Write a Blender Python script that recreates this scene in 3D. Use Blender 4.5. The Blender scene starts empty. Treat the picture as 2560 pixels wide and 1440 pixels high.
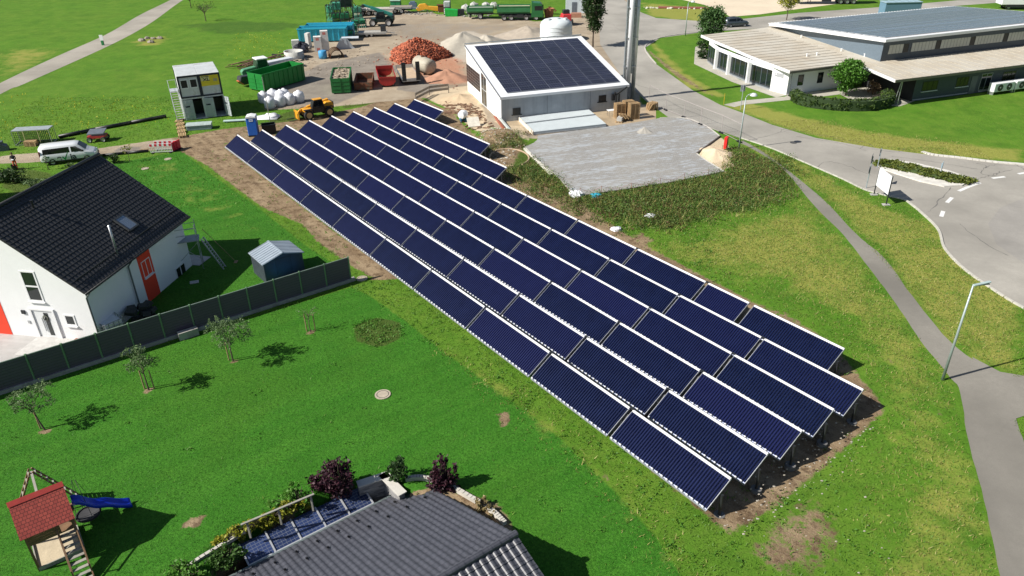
import bpy, math, random
import numpy as np
from mathutils import Vector, Matrix
random.seed(7); rng = np.random.default_rng(7)
R_ = math.radians
# ------------------------------------------------------------------ camera, sky, sun, exposure
sc = bpy.context.scene; COL = sc.collection
F_PX, PITCH, ROLL, CAM_H = 1884.6, 0.5110, -0.01555, 26.05
_c, _s = math.cos(PITCH), math.sin(PITCH)
_R0 = np.array([1., 0, 0]); _F = np.array([0, _c, -_s]); _U0 = np.array([0, _s, _c])
_R = math.cos(ROLL)*_R0 + math.sin(ROLL)*_U0; _U = -math.sin(ROLL)*_R0 + math.cos(ROLL)*_U0
cd = bpy.data.cameras.new('camera'); cam = bpy.data.objects.new('camera', cd); COL.objects.link(cam)
cd.sensor_width = 36; cd.lens = F_PX/2560*36; cd.clip_end = 2500; cd.clip_start = .1
m = Matrix(((_R[0], _U[0], -_F[0], 0), (_R[1], _U[1], -_F[1], 0), (_R[2], _U[2], -_F[2], CAM_H), (0, 0, 0, 1)))
cam.matrix_world = m; sc.camera = cam
SUN_AZ, SUN_EL = 19, 41          # shadows fall towards SUN_AZ (degrees from +x)
w = bpy.data.worlds.new('World'); sc.world = w; w.use_nodes = True
nt = w.node_tree; bg = nt.nodes['Background']; sky = nt.nodes.new('ShaderNodeTexSky')
sky.sky_type = 'NISHITA'; sky.sun_disc = False; sky.sun_elevation = R_(SUN_EL); sky.sun_rotation = R_(90-(SUN_AZ+180))
nt.links.new(sky.outputs[0], bg.inputs[0]); bg.inputs[1].default_value = .055
sd = bpy.data.lights.new('sun', 'SUN'); sun = bpy.data.objects.new('sun', sd); COL.objects.link(sun)
sd.energy = 5.0; sd.angle = R_(.5); sd.color = (1, .95, .87)
dv = Vector((math.cos(R_(SUN_AZ))*math.cos(R_(SUN_EL)), math.sin(R_(SUN_AZ))*math.cos(R_(SUN_EL)), -math.sin(R_(SUN_EL))))
sun.rotation_euler = dv.to_track_quat('-Z', 'Y').to_euler(); sun.location = (-60, -20, 80)
sc.view_settings.view_transform = 'Standard'; sc.view_settings.look = 'None'
sc.view_settings.exposure = .45; sc.view_settings.gamma = 1

def G(px, py, z=0.):
    "world point where the line of sight through a photo pixel meets height z"
    d = _F + _R*(px-1280)/F_PX - _U*(py-720)/F_PX
    return Vector(tuple(np.array([0, 0, CAM_H]) + d*(z-CAM_H)/d[2]))
def ang(a, b, z=0.):
    A = G(*a, z); B = G(*b, z); return math.degrees(math.atan2(B.y-A.y, B.x-A.x))
def dist(a, b, z=0.):
    return (G(*a, z)-G(*b, z)).length

# ------------------------------------------------------------------ materials
MATS = {}
def newmat(name):
    m = bpy.data.materials.new(name); m.use_nodes = True
    nt = m.node_tree; b = nt.nodes['Principled BSDF']; MATS[name] = m
    return m, nt, b
class NG:
    def __init__(s, nt): s.nt = nt
    def n(s, t, **k):
        o = s.nt.nodes.new(t)
        for a, v in k.items(): setattr(o, a, v)
        return o
    def l(s, a, b): s.nt.links.new(a, b)
    def coord(s, kind='Object'): return s.n('ShaderNodeTexCoord').outputs[kind]
    def noise(s, vec, scale, detail=3, rough=.6, stretch=None):
        if stretch:
            mp = s.n('ShaderNodeMapping'); mp.inputs['Scale'].default_value = stretch; s.l(vec, mp.inputs[0]); vec = mp.outputs[0]
        o = s.n('ShaderNodeTexNoise'); o.inputs['Scale'].default_value = scale; o.inputs['Detail'].default_value = detail
        o.inputs['Roughness'].default_value = rough; s.l(vec, o.inputs['Vector']); return o.outputs['Fac']
    def ramp(s, fac, a, b, ca=(0, 0, 0, 1), cb=(1, 1, 1, 1)):
        o = s.n('ShaderNodeValToRGB'); e = o.color_ramp.elements; e[0].position = a; e[1].position = b
        e[0].color = ca; e[1].color = cb; s.l(fac, o.inputs[0]); return o.outputs[0]
    def mix(s, fac, a, b, mode='MIX'):
        o = s.n('ShaderNodeMix', data_type='RGBA', blend_type=mode)
        for inp, v in ((o.inputs[0], fac), (o.inputs[6], a), (o.inputs[7], b)):
            if isinstance(v, (int, float)): inp.default_value = v
            elif isinstance(v, tuple): inp.default_value = v if len(v) == 4 else (*v, 1)
            else: s.l(v, inp)
        return o.outputs[2]
    def math(s, op, a, b=0., clamp=False):
        o = s.n('ShaderNodeMath', operation=op, use_clamp=clamp)
        for inp, v in ((o.inputs[0], a), (o.inputs[1], b)):
            if isinstance(v, (int, float)): inp.default_value = v
            else: s.l(v, inp)
        return o.outputs[0]
    def bump(s, h, strength, dist, b):
        o = s.n('ShaderNodeBump'); o.inputs['Strength'].default_value = strength; o.inputs['Distance'].default_value = dist
        s.l(h, o.inputs['Height']); s.l(o.outputs[0], b.inputs['Normal'])
def P(name, col, rough=.6, metal=0., var=.18, scale=2.5, bump=0., bscale=None, dirt=None, stretch=None, coat=0., spec=None):
    "painted / plain material: base colour broken up by two noises, optional dirt colour"
    if name in MATS: return MATS[name]
    m, nt, b = newmat(name); g = NG(nt); co = g.coord()
    n1 = g.noise(co, scale, 4, .65, stretch); n2 = g.noise(co, scale*7.3, 3, .6, stretch)
    lo = tuple(c*(1-var) for c in col); hi = tuple(min(1, c*(1+var)) for c in col)
    c = g.mix(g.ramp(n1, .3, .7), lo, hi)
    c = g.mix(g.math('MULTIPLY', g.ramp(n2, .35, .75), .35), c, tuple(x*(1-var*1.3) for x in col))
    if dirt:
        n3 = g.noise(co, scale*.9, 6, .75, stretch)
        c = g.mix(g.ramp(n3, dirt[1]-.08, dirt[1]+.12), c, dirt[0])
    g.l(c, b.inputs['Base Color'])
    b.inputs['Roughness'].default_value = rough; b.inputs['Metallic'].default_value = metal
    g.l(g.ramp(n1, 0, 1, (rough*.8,)*3+(1,), (min(1, rough*1.2),)*3+(1,)), b.inputs['Roughness'])
    if coat: b.inputs['Coat Weight'].default_value = coat; b.inputs['Coat Roughness'].default_value = .08
    if spec is not None: b.inputs['Specular IOR Level'].default_value = spec
    if bump: g.bump(g.noise(co, bscale or scale*12, 3, .6), bump, .02, b)
    return m
def leafmat(name, col, col2, trans=.25):
    if name in MATS: return MATS[name]
    m, nt, b = newmat(name); g = NG(nt)
    geo = g.n('ShaderNodeNewGeometry'); rnd = geo.outputs['Random Per Island']
    n = g.noise(g.coord(), 1.3, 3)
    c = g.mix(rnd, col, col2); c = g.mix(g.math('MULTIPLY', g.ramp(n, .4, .7), .5), c, tuple(x*.55 for x in col))
    g.l(c, b.inputs['Base Color']); b.inputs['Roughness'].default_value = .55
    b.inputs['Specular IOR Level'].default_value = .3
    tr = g.n('ShaderNodeBsdfTranslucent'); g.l(c, tr.inputs[0]); mx = g.n('ShaderNodeMixShader'); mx.inputs[0].default_value = trans
    out = nt.nodes['Material Output']; g.l(b.outputs[0], mx.inputs[1]); g.l(tr.outputs[0], mx.inputs[2]); g.l(mx.outputs[0], out.inputs[0])
    return m

# ------------------------------------------------------------------ mesh collector
class M:
    def __init__(s): s.v = []; s.f = []; s.mi = []; s.cur = 0
    def mat(s, i): s.cur = i; return s
    def add(s, vs, fs):
        o = len(s.v); s.v += [tuple(v) for v in vs]
        for f in fs: s.f.append([o+i for i in f]); s.mi.append(s.cur)
        return s
    def box(s, x0, x1, y0, y1, z0, z1):
        return s.add([(x0, y0, z0), (x1, y0, z0), (x1, y1, z0), (x0, y1, z0), (x0, y0, z1), (x1, y0, z1), (x1, y1, z1), (x0, y1, z1)],
                     [(0, 3, 2, 1), (4, 5, 6, 7), (0, 1, 5, 4), (1, 2, 6, 5), (2, 3, 7, 6), (3, 0, 4, 7)])
    def bar(s, a, b, w, h=None, up=(0, 0, 1)):
        "rectangular bar from a to b"
        a = Vector(a); b = Vector(b); h = h or w; d = (b-a).normalized(); u = Vector(up)
        if abs(d.dot(u)) > .99: u = Vector((1, 0, 0))
        x = d.cross(u).normalized()*w/2; y = x.cross(d).normalized()*h/2
        vs = [a-x-y, a+x-y, a+x+y, a-x+y, b-x-y, b+x-y, b+x+y, b-x+y]
        return s.add(vs, [(0, 3, 2, 1), (4, 5, 6, 7), (0, 1, 5, 4), (1, 2, 6, 5), (2, 3, 7, 6), (3, 0, 4, 7)])
    def cyl(s, a, b, r0, r1=None, n=10, caps=True):
        a = Vector(a); b = Vector(b); r1 = r0 if r1 is None else r1; d = (b-a).normalized()
        u = Vector((0, 0, 1)) if abs(d.z) < .9 else Vector((1, 0, 0)); x = d.cross(u).normalized(); y = d.cross(x)
        vs = []
        for c, r in ((a, r0), (b, r1)):
            for i in range(n):
                t = 2*math.pi*i/n; vs.append(c + x*math.cos(t)*r + y*math.sin(t)*r)
        fs = [(i, (i+1) % n, n+(i+1) % n, n+i) for i in range(n)]
        if caps: fs += [tuple(range(n-1, -1, -1)), tuple(range(n, 2*n))]
        return s.add(vs, fs)
    def tube(s, pts, r, n=6):
        for i in range(len(pts)-1):
            ra = r[i] if isinstance(r, (list, tuple)) else r; rb = r[i+1] if isinstance(r, (list, tuple)) else r
            s.cyl(pts[i], pts[i+1], ra, rb, n)
        return s
    def lathe(s, prof, n=20, c=(0, 0, 0), ax='z'):
        vs = []
        for r, z in prof:
            for i in range(n):
                t = 2*math.pi*i/n; p = (r*math.cos(t), r*math.sin(t), z)
                if ax == 'y': p = (p[0], p[2], p[1])
                if ax == 'x': p = (p[2], p[0], p[1])
                vs.append((p[0]+c[0], p[1]+c[1], p[2]+c[2]))
        fs = [(j*n+i, j*n+(i+1) % n, (j+1)*n+(i+1) % n, (j+1)*n+i) for j in range(len(prof)-1) for i in range(n)]
        return s.add(vs, fs)
    def prism(s, pts, a, b, ax='z'):
        "polygon (2-D) extruded from a to b along ax: z uses (x,y), y uses (x,z), x uses (y,z)"
        def q(p, t): return (p[0], p[1], t) if ax == 'z' else ((p[0], t, p[1]) if ax == 'y' else (t, p[0], p[1]))
        n = len(pts); vs = [q(p, a) for p in pts]+[q(p, b) for p in pts]
        return s.add(vs, [tuple(range(n-1, -1, -1)), tuple(range(n, 2*n))]+[(i, (i+1) % n, n+(i+1) % n, n+i) for i in range(n)])
    def quad(s, a, b, c, d): return s.add([a, b, c, d], [(0, 1, 2, 3)])
    def slab(s, pts, t):
        "3-D polygon given thickness t downwards"
        n = len(pts); vs = [tuple(p) for p in pts]+[(p[0], p[1], p[2]-t) for p in pts]
        return s.add(vs, [tuple(range(n)), tuple(range(2*n-1, n-1, -1))]+[(i, n+i, n+(i+1) % n, (i+1) % n) for i in range(n)])
    def blob(s, c, r, seed=0, n=10, m_=7, amp=.15, sq=(1, 1, 1)):
        rr = random.Random(seed); ph = [rr.uniform(0, 6.28) for _ in range(8)]
        vs = []
        for j in range(m_+1):
            th = math.pi*j/m_
            for i in range(n):
                t = 2*math.pi*i/n
                k = 1+amp*(math.sin(3*t+ph[0])*math.sin(2*th+ph[1])+.6*math.sin(5*t+ph[2]+3*th)+.4*math.sin(7*th+ph[3]))
                vs.append((c[0]+r*k*sq[0]*math.sin(th)*math.cos(t), c[1]+r*k*sq[1]*math.sin(th)*math.sin(t), c[2]+r*k*sq[2]*math.cos(th)))
        return s.add(vs, [(j*n+i, (j+1)*n+i, (j+1)*n+(i+1) % n, j*n+(i+1) % n) for j in range(m_) for i in range(n)])
    def build(s, name, mats, parent=None, smooth=False, bevel=0., loc=None, rz=0.):
        me = bpy.data.meshes.new(name); me.from_pydata(s.v, [], s.f)
        mats = mats if isinstance(mats, (list, tuple)) else [mats]
        for k in mats: me.materials.append(k)
        me.polygons.foreach_set('material_index', s.mi)
        if smooth: me.polygons.foreach_set('use_smooth', [True]*len(s.f))
        me.update()
        import bmesh
        bm = bmesh.new(); bm.from_mesh(me); bmesh.ops.recalc_face_normals(bm, faces=bm.faces)
        if bevel:
            es = [e for e in bm.edges if len(e.link_faces) == 2 and e.calc_face_angle(0) > .5]
            bmesh.ops.bevel(bm, geom=es, offset=bevel, segments=1, affect='EDGES', clamp_overlap=True)
        bm.to_mesh(me); bm.free()
        o = bpy.data.objects.new(name, me); COL.objects.link(o)
        if parent: o.parent = parent
        if loc is not None: o.location = loc
        if rz: o.rotation_euler.z = R_(rz)
        return o
def tag(o, label, cat, group=None):
    o['label'] = label; o['category'] = cat
    if group: o['group'] = group
    return o
def struct(o): o['kind'] = 'structure'; return o
def stuff(o, label, cat): o['kind'] = 'stuff'; o['label'] = label; o['category'] = cat; return o
def thing(name, label, cat, loc=(0, 0, 0), rz=0., group=None):
    o = bpy.data.objects.new(name, None); COL.objects.link(o); o.location = loc; o.rotation_euler.z = R_(rz)
    o.empty_display_size = .3
    return tag(o, label, cat, group)
def copy_tree(o, parent=None):
    c = o.copy(); COL.objects.link(c)
    if parent: c.parent = parent
    for ch in list(o.children): copy_tree(ch, c)
    return c
def dup(o, loc, rz, label, group=None):
    c = copy_tree(o); c.location = loc; c.rotation_euler.z = R_(rz); c['label'] = label
    if group: c['group'] = group
    return c
def text(name, body, size, parent, loc, rot, mat, ext=.004, align='CENTER', sx=1., shear=0.):
    cu = bpy.data.curves.new(name, 'FONT'); cu.body = body; cu.size = size; cu.extrude = ext; cu.align_x = align; cu.align_y = 'CENTER'; cu.offset = size*.028
    cu.shear = shear
    t = bpy.data.objects.new(name, cu); COL.objects.link(t)
    bpy.context.view_layer.update()
    me = bpy.data.meshes.new_from_object(t.evaluated_get(bpy.context.evaluated_depsgraph_get()))
    bpy.data.objects.remove(t)
    me.materials.clear(); me.materials.append(mat)
    o = bpy.data.objects.new(name, me); COL.objects.link(o); o.parent = parent; o.location = loc; o.rotation_euler = rot; o.scale = (sx, 1, 1)
    return o

# common materials
W_WHITE = P('white_paint', (.78, .79, .8), .45, 0, .04, 1.5)
RENDERW = P('white_render', (.8, .81, .82), .85, 0, .03, .8, .25, 60)
STEEL = P('galvanised_steel', (.5, .52, .54), .38, .75, .15, 4)
GREYM = P('grey_metal', (.34, .36, .38), .5, .3, .12, 3)
BLACK = P('black_plastic', (.012, .012, .014), .45, 0, .3, 3)
DARK = P('dark_metal', (.03, .033, .037), .5, .2, .3, 3)
RUBBER = P('rubber', (.02, .02, .02), .85, 0, .3, 6)
WOOD = P('weathered_wood', (.34, .23, .13), .8, 0, .25, 3, .2, None, None, (1, 1, 6))
PWOOD = P('pallet_wood', (.46, .31, .16), .8, 0, .3, 2.5)
DWOOD = P('dark_wood', (.11, .06, .03), .75, 0, .3, 3)
CONC = P('concrete', (.42, .41, .39), .85, 0, .15, 1.2, .3, 40)
RUST = P('rusty_steel', (.13, .045, .02), .85, 0, .4, 2.5, .2)
def glassmat():
    m, nt, b = newmat('window_glass'); g = NG(nt)
    b.inputs['Base Color'].default_value = (.012, .018, .02, 1); b.inputs['Roughness'].default_value = .04; b.inputs['Specular IOR Level'].default_value = .7
    return m
GLASS = glassmat()
# ------------------------------------------------------------------ ground
def world_poly(px): return np.array([[G(x, y).x, G(x, y).y] for x, y in px])
def sdist(X, Y, poly):
    "signed distance, positive inside"
    n = len(poly); d = np.full(X.shape, 1e9); ins = np.zeros(X.shape, bool)
    for i in range(n):
        ax, ay = poly[i]; bx, by = poly[(i+1) % n]; ex, ey = bx-ax, by-ay
        t = np.clip(((X-ax)*ex+(Y-ay)*ey)/(ex*ex+ey*ey+1e-9), 0, 1)
        d = np.minimum(d, np.hypot(X-ax-t*ex, Y-ay-t*ey))
        c = ((ay > Y) != (by > Y)) & (X < ex*(Y-ay)/(ey if abs(ey) > 1e-9 else 1e-9)+ax); ins ^= c
    return np.where(ins, d, -d)
Z = {}   # zone -> list of (pixel polygon, softness metres, strength)
Z['lawn'] = [([(-400, 1120), (0, 985), (878, 718), (925, 740), (1010, 800), (1110, 880), (1230, 965), (1400, 1095), (1540, 1230), (1640, 1340), (1730, 1480), (1800, 1600), (-500, 1700)], .5, 1),
             ([(225, 420), (330, 400), (455, 378), (520, 430), (640, 515), (760, 610), (880, 690), (880, 705), (-100, 1010), (-100, 800), (210, 740)], .6, 1)]
Z['dirt'] = [([(440, 372), (500, 352), (565, 345), (560, 368), (680, 460), (850, 590), (940, 650), (985, 690), (960, 700), (890, 672), (800, 610), (755, 560), (660, 520), (590, 470), (520, 415)], .5, 1),
             ([(0, 398), (240, 372), (450, 342), (560, 322), (740, 302), (900, 268), (1040, 225), (1060, 245), (900, 285), (780, 330), (600, 352), (450, 372), (250, 385), (0, 412)], .35, 1),
             ([(560, 365), (597, 333), (1041, 240), (1120, 275), (1280, 425), (1440, 500), (1600, 605), (2085, 858), (2222, 1022), (1995, 1215), (1830, 1335), (1770, 1290), (1320, 920), (940, 640)], .4, .8),
             ([(880, 650), (920, 636), (985, 672), (1000, 700), (930, 700)], .2, .9),
             ([(1240, 1035), (1252, 1018), (1275, 1045), (1262, 1070), (1245, 1060)], .16, 1), ([(460, 1312), (478, 1292), (508, 1290), (500, 1312), (470, 1325)], .14, 1),
             ([(570, 903), (600, 893), (605, 903), (578, 908)], .2, .9), ([(350, 985), (372, 968), (392, 978), (372, 988)], .2, .9), ([(88, 1085), (105, 1070), (135, 1070), (120, 1085)], .2, .9), ([(762, 832), (775, 822), (792, 826), (780, 838)], .2, .9),
             ([(1850, 1350), (1960, 1230), (2080, 1230), (2140, 1350), (2060, 1440), (1900, 1460)], 1.3, .6), ([(2200, 900), (2230, 890), (2250, 930)], .5, .6), ([(2330, 1010), (2370, 1030), (2350, 1060)], .5, .6), ([(2180, 1330), (2240, 1340), (2220, 1390)], .5, .55), ([(2340, 1270), (2370, 1280), (2350, 1330)], .4, .6), ([(1700, 1330), (1740, 1340), (1735, 1380)], .4, .55),
             ([(1000, 770), (1040, 775), (1190, 890), (1160, 895)], .5, .45), ([(1330, 1040), (1360, 1030), (1440, 1110), (1410, 1120)], .5, .4), ([(1480, 1170), (1530, 1180), (1545, 1225), (1520, 1225)], .4, .55),
             ([(1590, 570), (1640, 600), (1620, 620), (1580, 600)], .5, .7), ([(1890, 745), (1990, 790), (2080, 850), (2060, 860), (1960, 805)], .4, .6),
             ([(1190, 320), (1290, 330), (1310, 370), (1280, 430), (1230, 420)], .7, .75), ([(1400, 490), (1480, 500), (1460, 540)], .5, .8),
             ([(1620, 120), (1700, 180), (1790, 240), (1780, 244), (1690, 195), (1612, 128)], .5, .6),
             ([(560, 1430), (600, 1370), (700, 1340), (980, 1240), (1090, 1215), (1250, 1260), (1290, 1330), (1300, 1500), (560, 1500)], .3, .9)]
Z['yard'] = [([(660, 275), (690, 225), (700, 180), (745, 100), (830, 70), (880, 48), (885, 20), (1000, 26), (1180, 42), (1400, 55), (1450, 0), (1600, -5), (1600, 250), (1640, 330), (1300, 350), (1190, 300), (1110, 262), (1060, 245), (1000, 250), (800, 270)], .8, 1),
             ([(0, 388), (130, 380), (240, 372), (430, 345), (430, 362), (250, 388), (130, 402), (0, 412)], .35, 1)]
Z['grey'] = [([(690, 215), (800, 160), (950, 130), (1000, 175), (930, 225), (840, 262), (700, 262)], 1.2, .9), ([(1010, 170), (1050, 165), (1110, 225), (1060, 235), (990, 225)], .4, .8), ([(880, 60), (1100, 50), (1350, 60), (1200, 100), (1000, 110)], 3, .5), ([(280, 378), (300, 366), (360, 366), (340, 384), (290, 386)], .4, .8)]
Z['red'] = [([(960, 150), (1040, 100), (1110, 130), (1165, 150), (1180, 210), (1130, 215), (1060, 200), (1010, 180)], 1.8, .75)]
Z['sand'] = [([(1090, 225), (1190, 210), (1230, 330), (1190, 330), (1100, 262), (1060, 245)], 1, .9), ([(1750, 375), (1800, 340), (1822, 365), (1835, 415), (1800, 428), (1770, 400)], .4, 1), ([(1230, 300), (1300, 300), (1330, 360), (1290, 350)], .5, .8)]
Z['pale'] = [([(1090, 110), (1160, 75), (1260, 95), (1400, 110), (1400, 150), (1180, 160), (1110, 150)], 2.5, .9)]
Z['weed'] = [([(1225, 370), (1310, 345), (1334, 392), (1400, 450), (1440, 488), (1560, 475), (1665, 457), (1815, 428), (1840, 380), (1950, 402), (1985, 455), (1930, 505), (1800, 535), (1660, 572), (1560, 560), (1440, 520), (1310, 470)], 1.7, 1),
             ([(840, 255), (940, 232), (1030, 228), (1000, 250), (860, 272)], .5, .8), ([(660, 300), (740, 272), (770, 300), (680, 312)], .5, .8), ([(880, 815), (940, 793), (1000, 805), (1010, 845), (950, 870), (890, 855)], .35, .85),
             ([(0, 470), (0, 420), (60, 415), (130, 430), (150, 470), (60, 500)], .6, .7)]
Z['dry'] = [([(1560, 640), (1800, 560), (2000, 500), (2080, 560), (2200, 680), (2330, 870), (2420, 1100), (2520, 1440), (2500, 1500), (2200, 1480), (2230, 1200), (2260, 1000), (2100, 800), (1900, 700)], 3.5, .72),
            ([(1830, 345), (2000, 400), (2180, 500), (2330, 560), (2420, 640), (2560, 760), (2560, 950), (2450, 920), (2330, 840), (2200, 640), (2030, 470)], 1.2, .68),
            ([(1800, 262), (1960, 320), (2150, 372), (2330, 392), (2560, 405), (2560, 375), (2330, 350), (2150, 325), (1960, 280), (1870, 252)], 1.2, .85),
            ([(1620, 110), (1640, 105), (1720, 185), (1820, 240), (1800, 248), (1700, 215)], .8, .7), ([(1600, 5), (1760, 20), (1850, 60), (1740, 55), (1620, 42)], 2, .85),
            ([(300, 410), (455, 385), (640, 520), (760, 615), (640, 600), (480, 540)], 1.5, .38), ([(900, 700), (1100, 850), (1330, 990), (1500, 1130), (1700, 1330), (1760, 1440), (1650, 1440), (1500, 1230), (1300, 1060), (1000, 810)], .8, .4),
            ([(0, 130), (90, 118), (150, 128), (60, 175), (0, 200)], 4, .8), ([(0, 420), (120, 412), (240, 398), (280, 410), (200, 440)], .8, .4), ([(330, 105), (380, 88), (430, 95), (400, 112), (345, 118)], 1, .8),
            ([(700, 60), (560, 80), (560, 110), (720, 80)], 4, .3)]
Z['flower'] = [([(0, 240), (150, 240), (330, 250), (420, 290), (200, 330), (0, 350)], 3, .8), ([(560, 110), (640, 82), (730, 90), (700, 130), (600, 150)], 3, .9)]
Z['dark'] = [([(430, 60), (620, 50), (800, 60), (700, 78), (540, 90)], 4, .8), ([(200, 150), (400, 160), (420, 220), (250, 210)], 5, .45)]
POLY = {k: [(world_poly(p), s, a) for p, s, a in v] for k, v in Z.items()}
def zone(k, X, Y):
    w = np.zeros(X.shape)
    for poly, s, a in POLY[k]: w = np.maximum(w, a*np.clip(.5+sdist(X, Y, poly)/(2*s), 0, 1))
    return w
xs = np.unique(np.concatenate([np.arange(-900, -150, 50), np.arange(-150, -50, 2.5), np.arange(-50, 60, .5), np.arange(60, 200, 3), np.arange(200, 950, 50)]))
ys = np.unique(np.concatenate([np.arange(-60, 14, 6), np.arange(14, 75, .45), np.arange(75, 125, .8), np.arange(125, 260, 3), np.arange(260, 1500, 60)]))
XX, YY = np.meshgrid(xs, ys)
def wpt(x, y, z=0.): p = G(x, y, z); return [p.x, p.y]
_a = G(597, 1362, -.35); _b = G(905, 1215, -.35); _t = (_b-_a).normalized(); _n = Vector((-_t.y, _t.x, 0)); _a2 = _a+_n*.3-_t*.7; _b2 = _b+_n*.3
PIT = np.array([[_b2.x, _b2.y], wpt(893, 1210), wpt(966, 1187), wpt(1016, 1232), wpt(1090, 1268), wpt(1230, 1340), wpt(1280, 1440), wpt(1300, 1700), wpt(420, 1800), wpt(520, 1460), [_a2.x, _a2.y]])
POLY['dirt'].append((PIT, .15, 1))
def ground_z(X, Y):
    X = np.asarray(X, float); Y = np.asarray(Y, float)
    z = .05*np.sin(X*.35+1)*np.sin(Y*.31)*np.clip((60-Y)/30, 0, 0) + 0*X
    z = z - 3.0*np.clip(sdist(X, Y, PIT)/.35, 0, 1)
    for cx, cy, r, h in MOUNDS: z = z + h*np.exp(-((X-cx)**2+(Y-cy)**2)/(r*r))
    return z
g1 = G(1255, 345); g2 = G(1150, 285)
g3 = G(1990, 1150); MOUNDS = [(g1.x, g1.y, 2.3, .9), (g2.x, g2.y, 2.4, .45), (g3.x, g3.y, 6.5, -.42)]
ZZ = ground_z(XX, YY)
ny, nx = XX.shape
gm = bpy.data.meshes.new('ground')
idx = np.arange(nx*ny).reshape(ny, nx)
q = np.stack([idx[:-1, :-1], idx[:-1, 1:], idx[1:, 1:], idx[1:, :-1]], -1).reshape(-1, 4)
gm.vertices.add(nx*ny); gm.vertices.foreach_set('co', np.stack([XX, YY, ZZ], -1).astype('f').ravel())
gm.loops.add(q.size); gm.loops.foreach_set('vertex_index', q.ravel().astype('i'))
gm.polygons.add(len(q)); gm.polygons.foreach_set('loop_start', (np.arange(len(q))*4).astype('i')); gm.polygons.foreach_set('loop_total', np.full(len(q), 4, 'i'))
gm.update(); gm.validate()
for k in Z:
    a = gm.attributes.new(k, 'FLOAT', 'POINT'); a.data.foreach_set('value', zone(k, XX, YY).astype('f').ravel())
m, nt, b = newmat('grass_and_soil'); g = NG(nt); co = g.coord()
def att(k): return g.n('ShaderNodeAttribute', attribute_name=k).outputs['Fac']
nL = g.noise(co, .07, 4, .6); nM = g.noise(co, .45, 5, .65); nS = g.noise(co, 2.2, 5, .7); nF = g.noise(co, 11, 4, .75); nX = g.noise(co, 38, 2, .6)
def mask(k, amp=.55, noise=None, lo=.42, hi=.58):
    v = g.math('ADD', att(k), g.math('MULTIPLY', g.math('SUBTRACT', noise or nS, .5), amp))
    return g.ramp(v, lo, hi)
fine = g.ramp(nF, .34, .68); vfine = g.ramp(nX, .3, .7)
base = g.mix(g.ramp(nM, .3, .7), (.07, .175, .012), (.12, .225, .024))                # meadow
base = g.mix(g.math('MULTIPLY', g.ramp(nL, .35, .65), .5), base, (.065, .2, .012))
base = g.mix(g.math('MULTIPLY', g.ramp(nS, .5, .7), .45), base, (.12, .17, .03))
base = g.mix(g.math('MULTIPLY', g.ramp(g.noise(co, .28, 6, .75), .45, .65), .5), base, (.045, .115, .01)); base = g.mix(g.math('MULTIPLY', g.ramp(g.noise(co, .9, 4, .7, (1, .4, 1)), .5, .7), .4), base, (.15, .24, .03))
lawn = g.mix(g.ramp(nM, .3, .7), (.033, .155, .01), (.052, .2, .016)); mw = g.n('ShaderNodeMapping'); mw.inputs['Rotation'].default_value = (0, 0, R_(-35.8)); g.l(co, mw.inputs[0]); mow = g.noise(mw.outputs[0], 1.0, 2, .4, (.06, 1.1, 1)); lawn = g.mix(g.math('MULTIPLY', g.ramp(mow, .42, .58), .28), lawn, (.085, .25, .025))
lawn = g.mix(g.math('MULTIPLY', g.ramp(g.noise(co, .35, 5, .7), .48, .68), .4), lawn, (.03, .12, .008))
lawn = g.mix(g.math('MULTIPLY', g.ramp(nL, .5, .62), .4), lawn, (.07, .17, .014))
lawn = g.mix(g.math('MULTIPLY', g.ramp(g.noise(co, 7, 4, .8), .4, .62), .62), lawn, (.01, .06, .004)); lawn = g.mix(g.math('MULTIPLY', g.ramp(g.noise(co, 24, 3, .7), .52, .7), .5), lawn, (.11, .32, .04))
c = g.mix(mask('lawn', .3), base, lawn)
c = g.mix(g.math('MULTIPLY', mask('dark', .9, nM), .55), c, (.035, .085, .014))
dryc = g.mix(g.ramp(nF, .3, .7), (.2, .23, .035), (.38, .34, .1))
c = g.mix(g.math('MULTIPLY', mask('dry', 1.1, nM, .38, .72), .75), c, dryc)
c = g.mix(g.math('MULTIPLY', mask('weed', .6, nM), .8), c, g.mix(g.ramp(nF, .3, .7), (.035, .06, .012), (.1, .12, .03)))
fl = g.math('MULTIPLY', mask('flower', 1.2, nM, .45, .7), g.ramp(nF, .55, .66)); c = g.mix(g.math('MULTIPLY', fl, .55), c, (.34, .36, .015))
c = g.mix(g.math('MULTIPLY', fine, .3), c, g.mix(.5, c, (0., .01, 0.), 'MIX'))
c = g.mix(g.math('MULTIPLY', vfine, .5), c, g.mix(1., c, (1.7, 1.5, 1.6), 'MULTIPLY')); c = g.mix(g.math('MULTIPLY', g.ramp(g.noise(co, 5, 5, .75), .48, .66), .4), c, g.mix(1., c, (.55, .62, .5), 'MULTIPLY'))
mpr = g.n('ShaderNodeMapping'); mpr.inputs['Rotation'].default_value = (0, 0, R_(54)); g.l(co, mpr.inputs[0]); rut = g.ramp(g.noise(mpr.outputs[0], 1.6, 4, .6, (.12, 1.2, 1)), .42, .62)
soil = g.mix(g.ramp(nM, .3, .72), (.26, .18, .105), (.44, .34, .215)); soil = g.mix(g.math('MULTIPLY', rut, .5), soil, (.16, .11, .065)); soil = g.mix(g.math('MULTIPLY', fine, .5), soil, (.1, .062, .035)); soil = g.mix(g.math('MULTIPLY', g.ramp(g.noise(co, 1.1, 6, .8), .5, .6), .75), soil, (.09, .055, .03))
soil = g.mix(g.math('MULTIPLY', g.ramp(nX, .62, .68), .6), soil, (.45, .4, .32))
c = g.mix(mask('dirt', .9, nS), c, soil)
yard = g.mix(g.ramp(nM, .3, .7), (.33, .265, .19), (.47, .4, .3)); yard = g.mix(g.math('MULTIPLY', g.ramp(nL, .45, .6), .6), yard, (.24, .19, .14))
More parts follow.
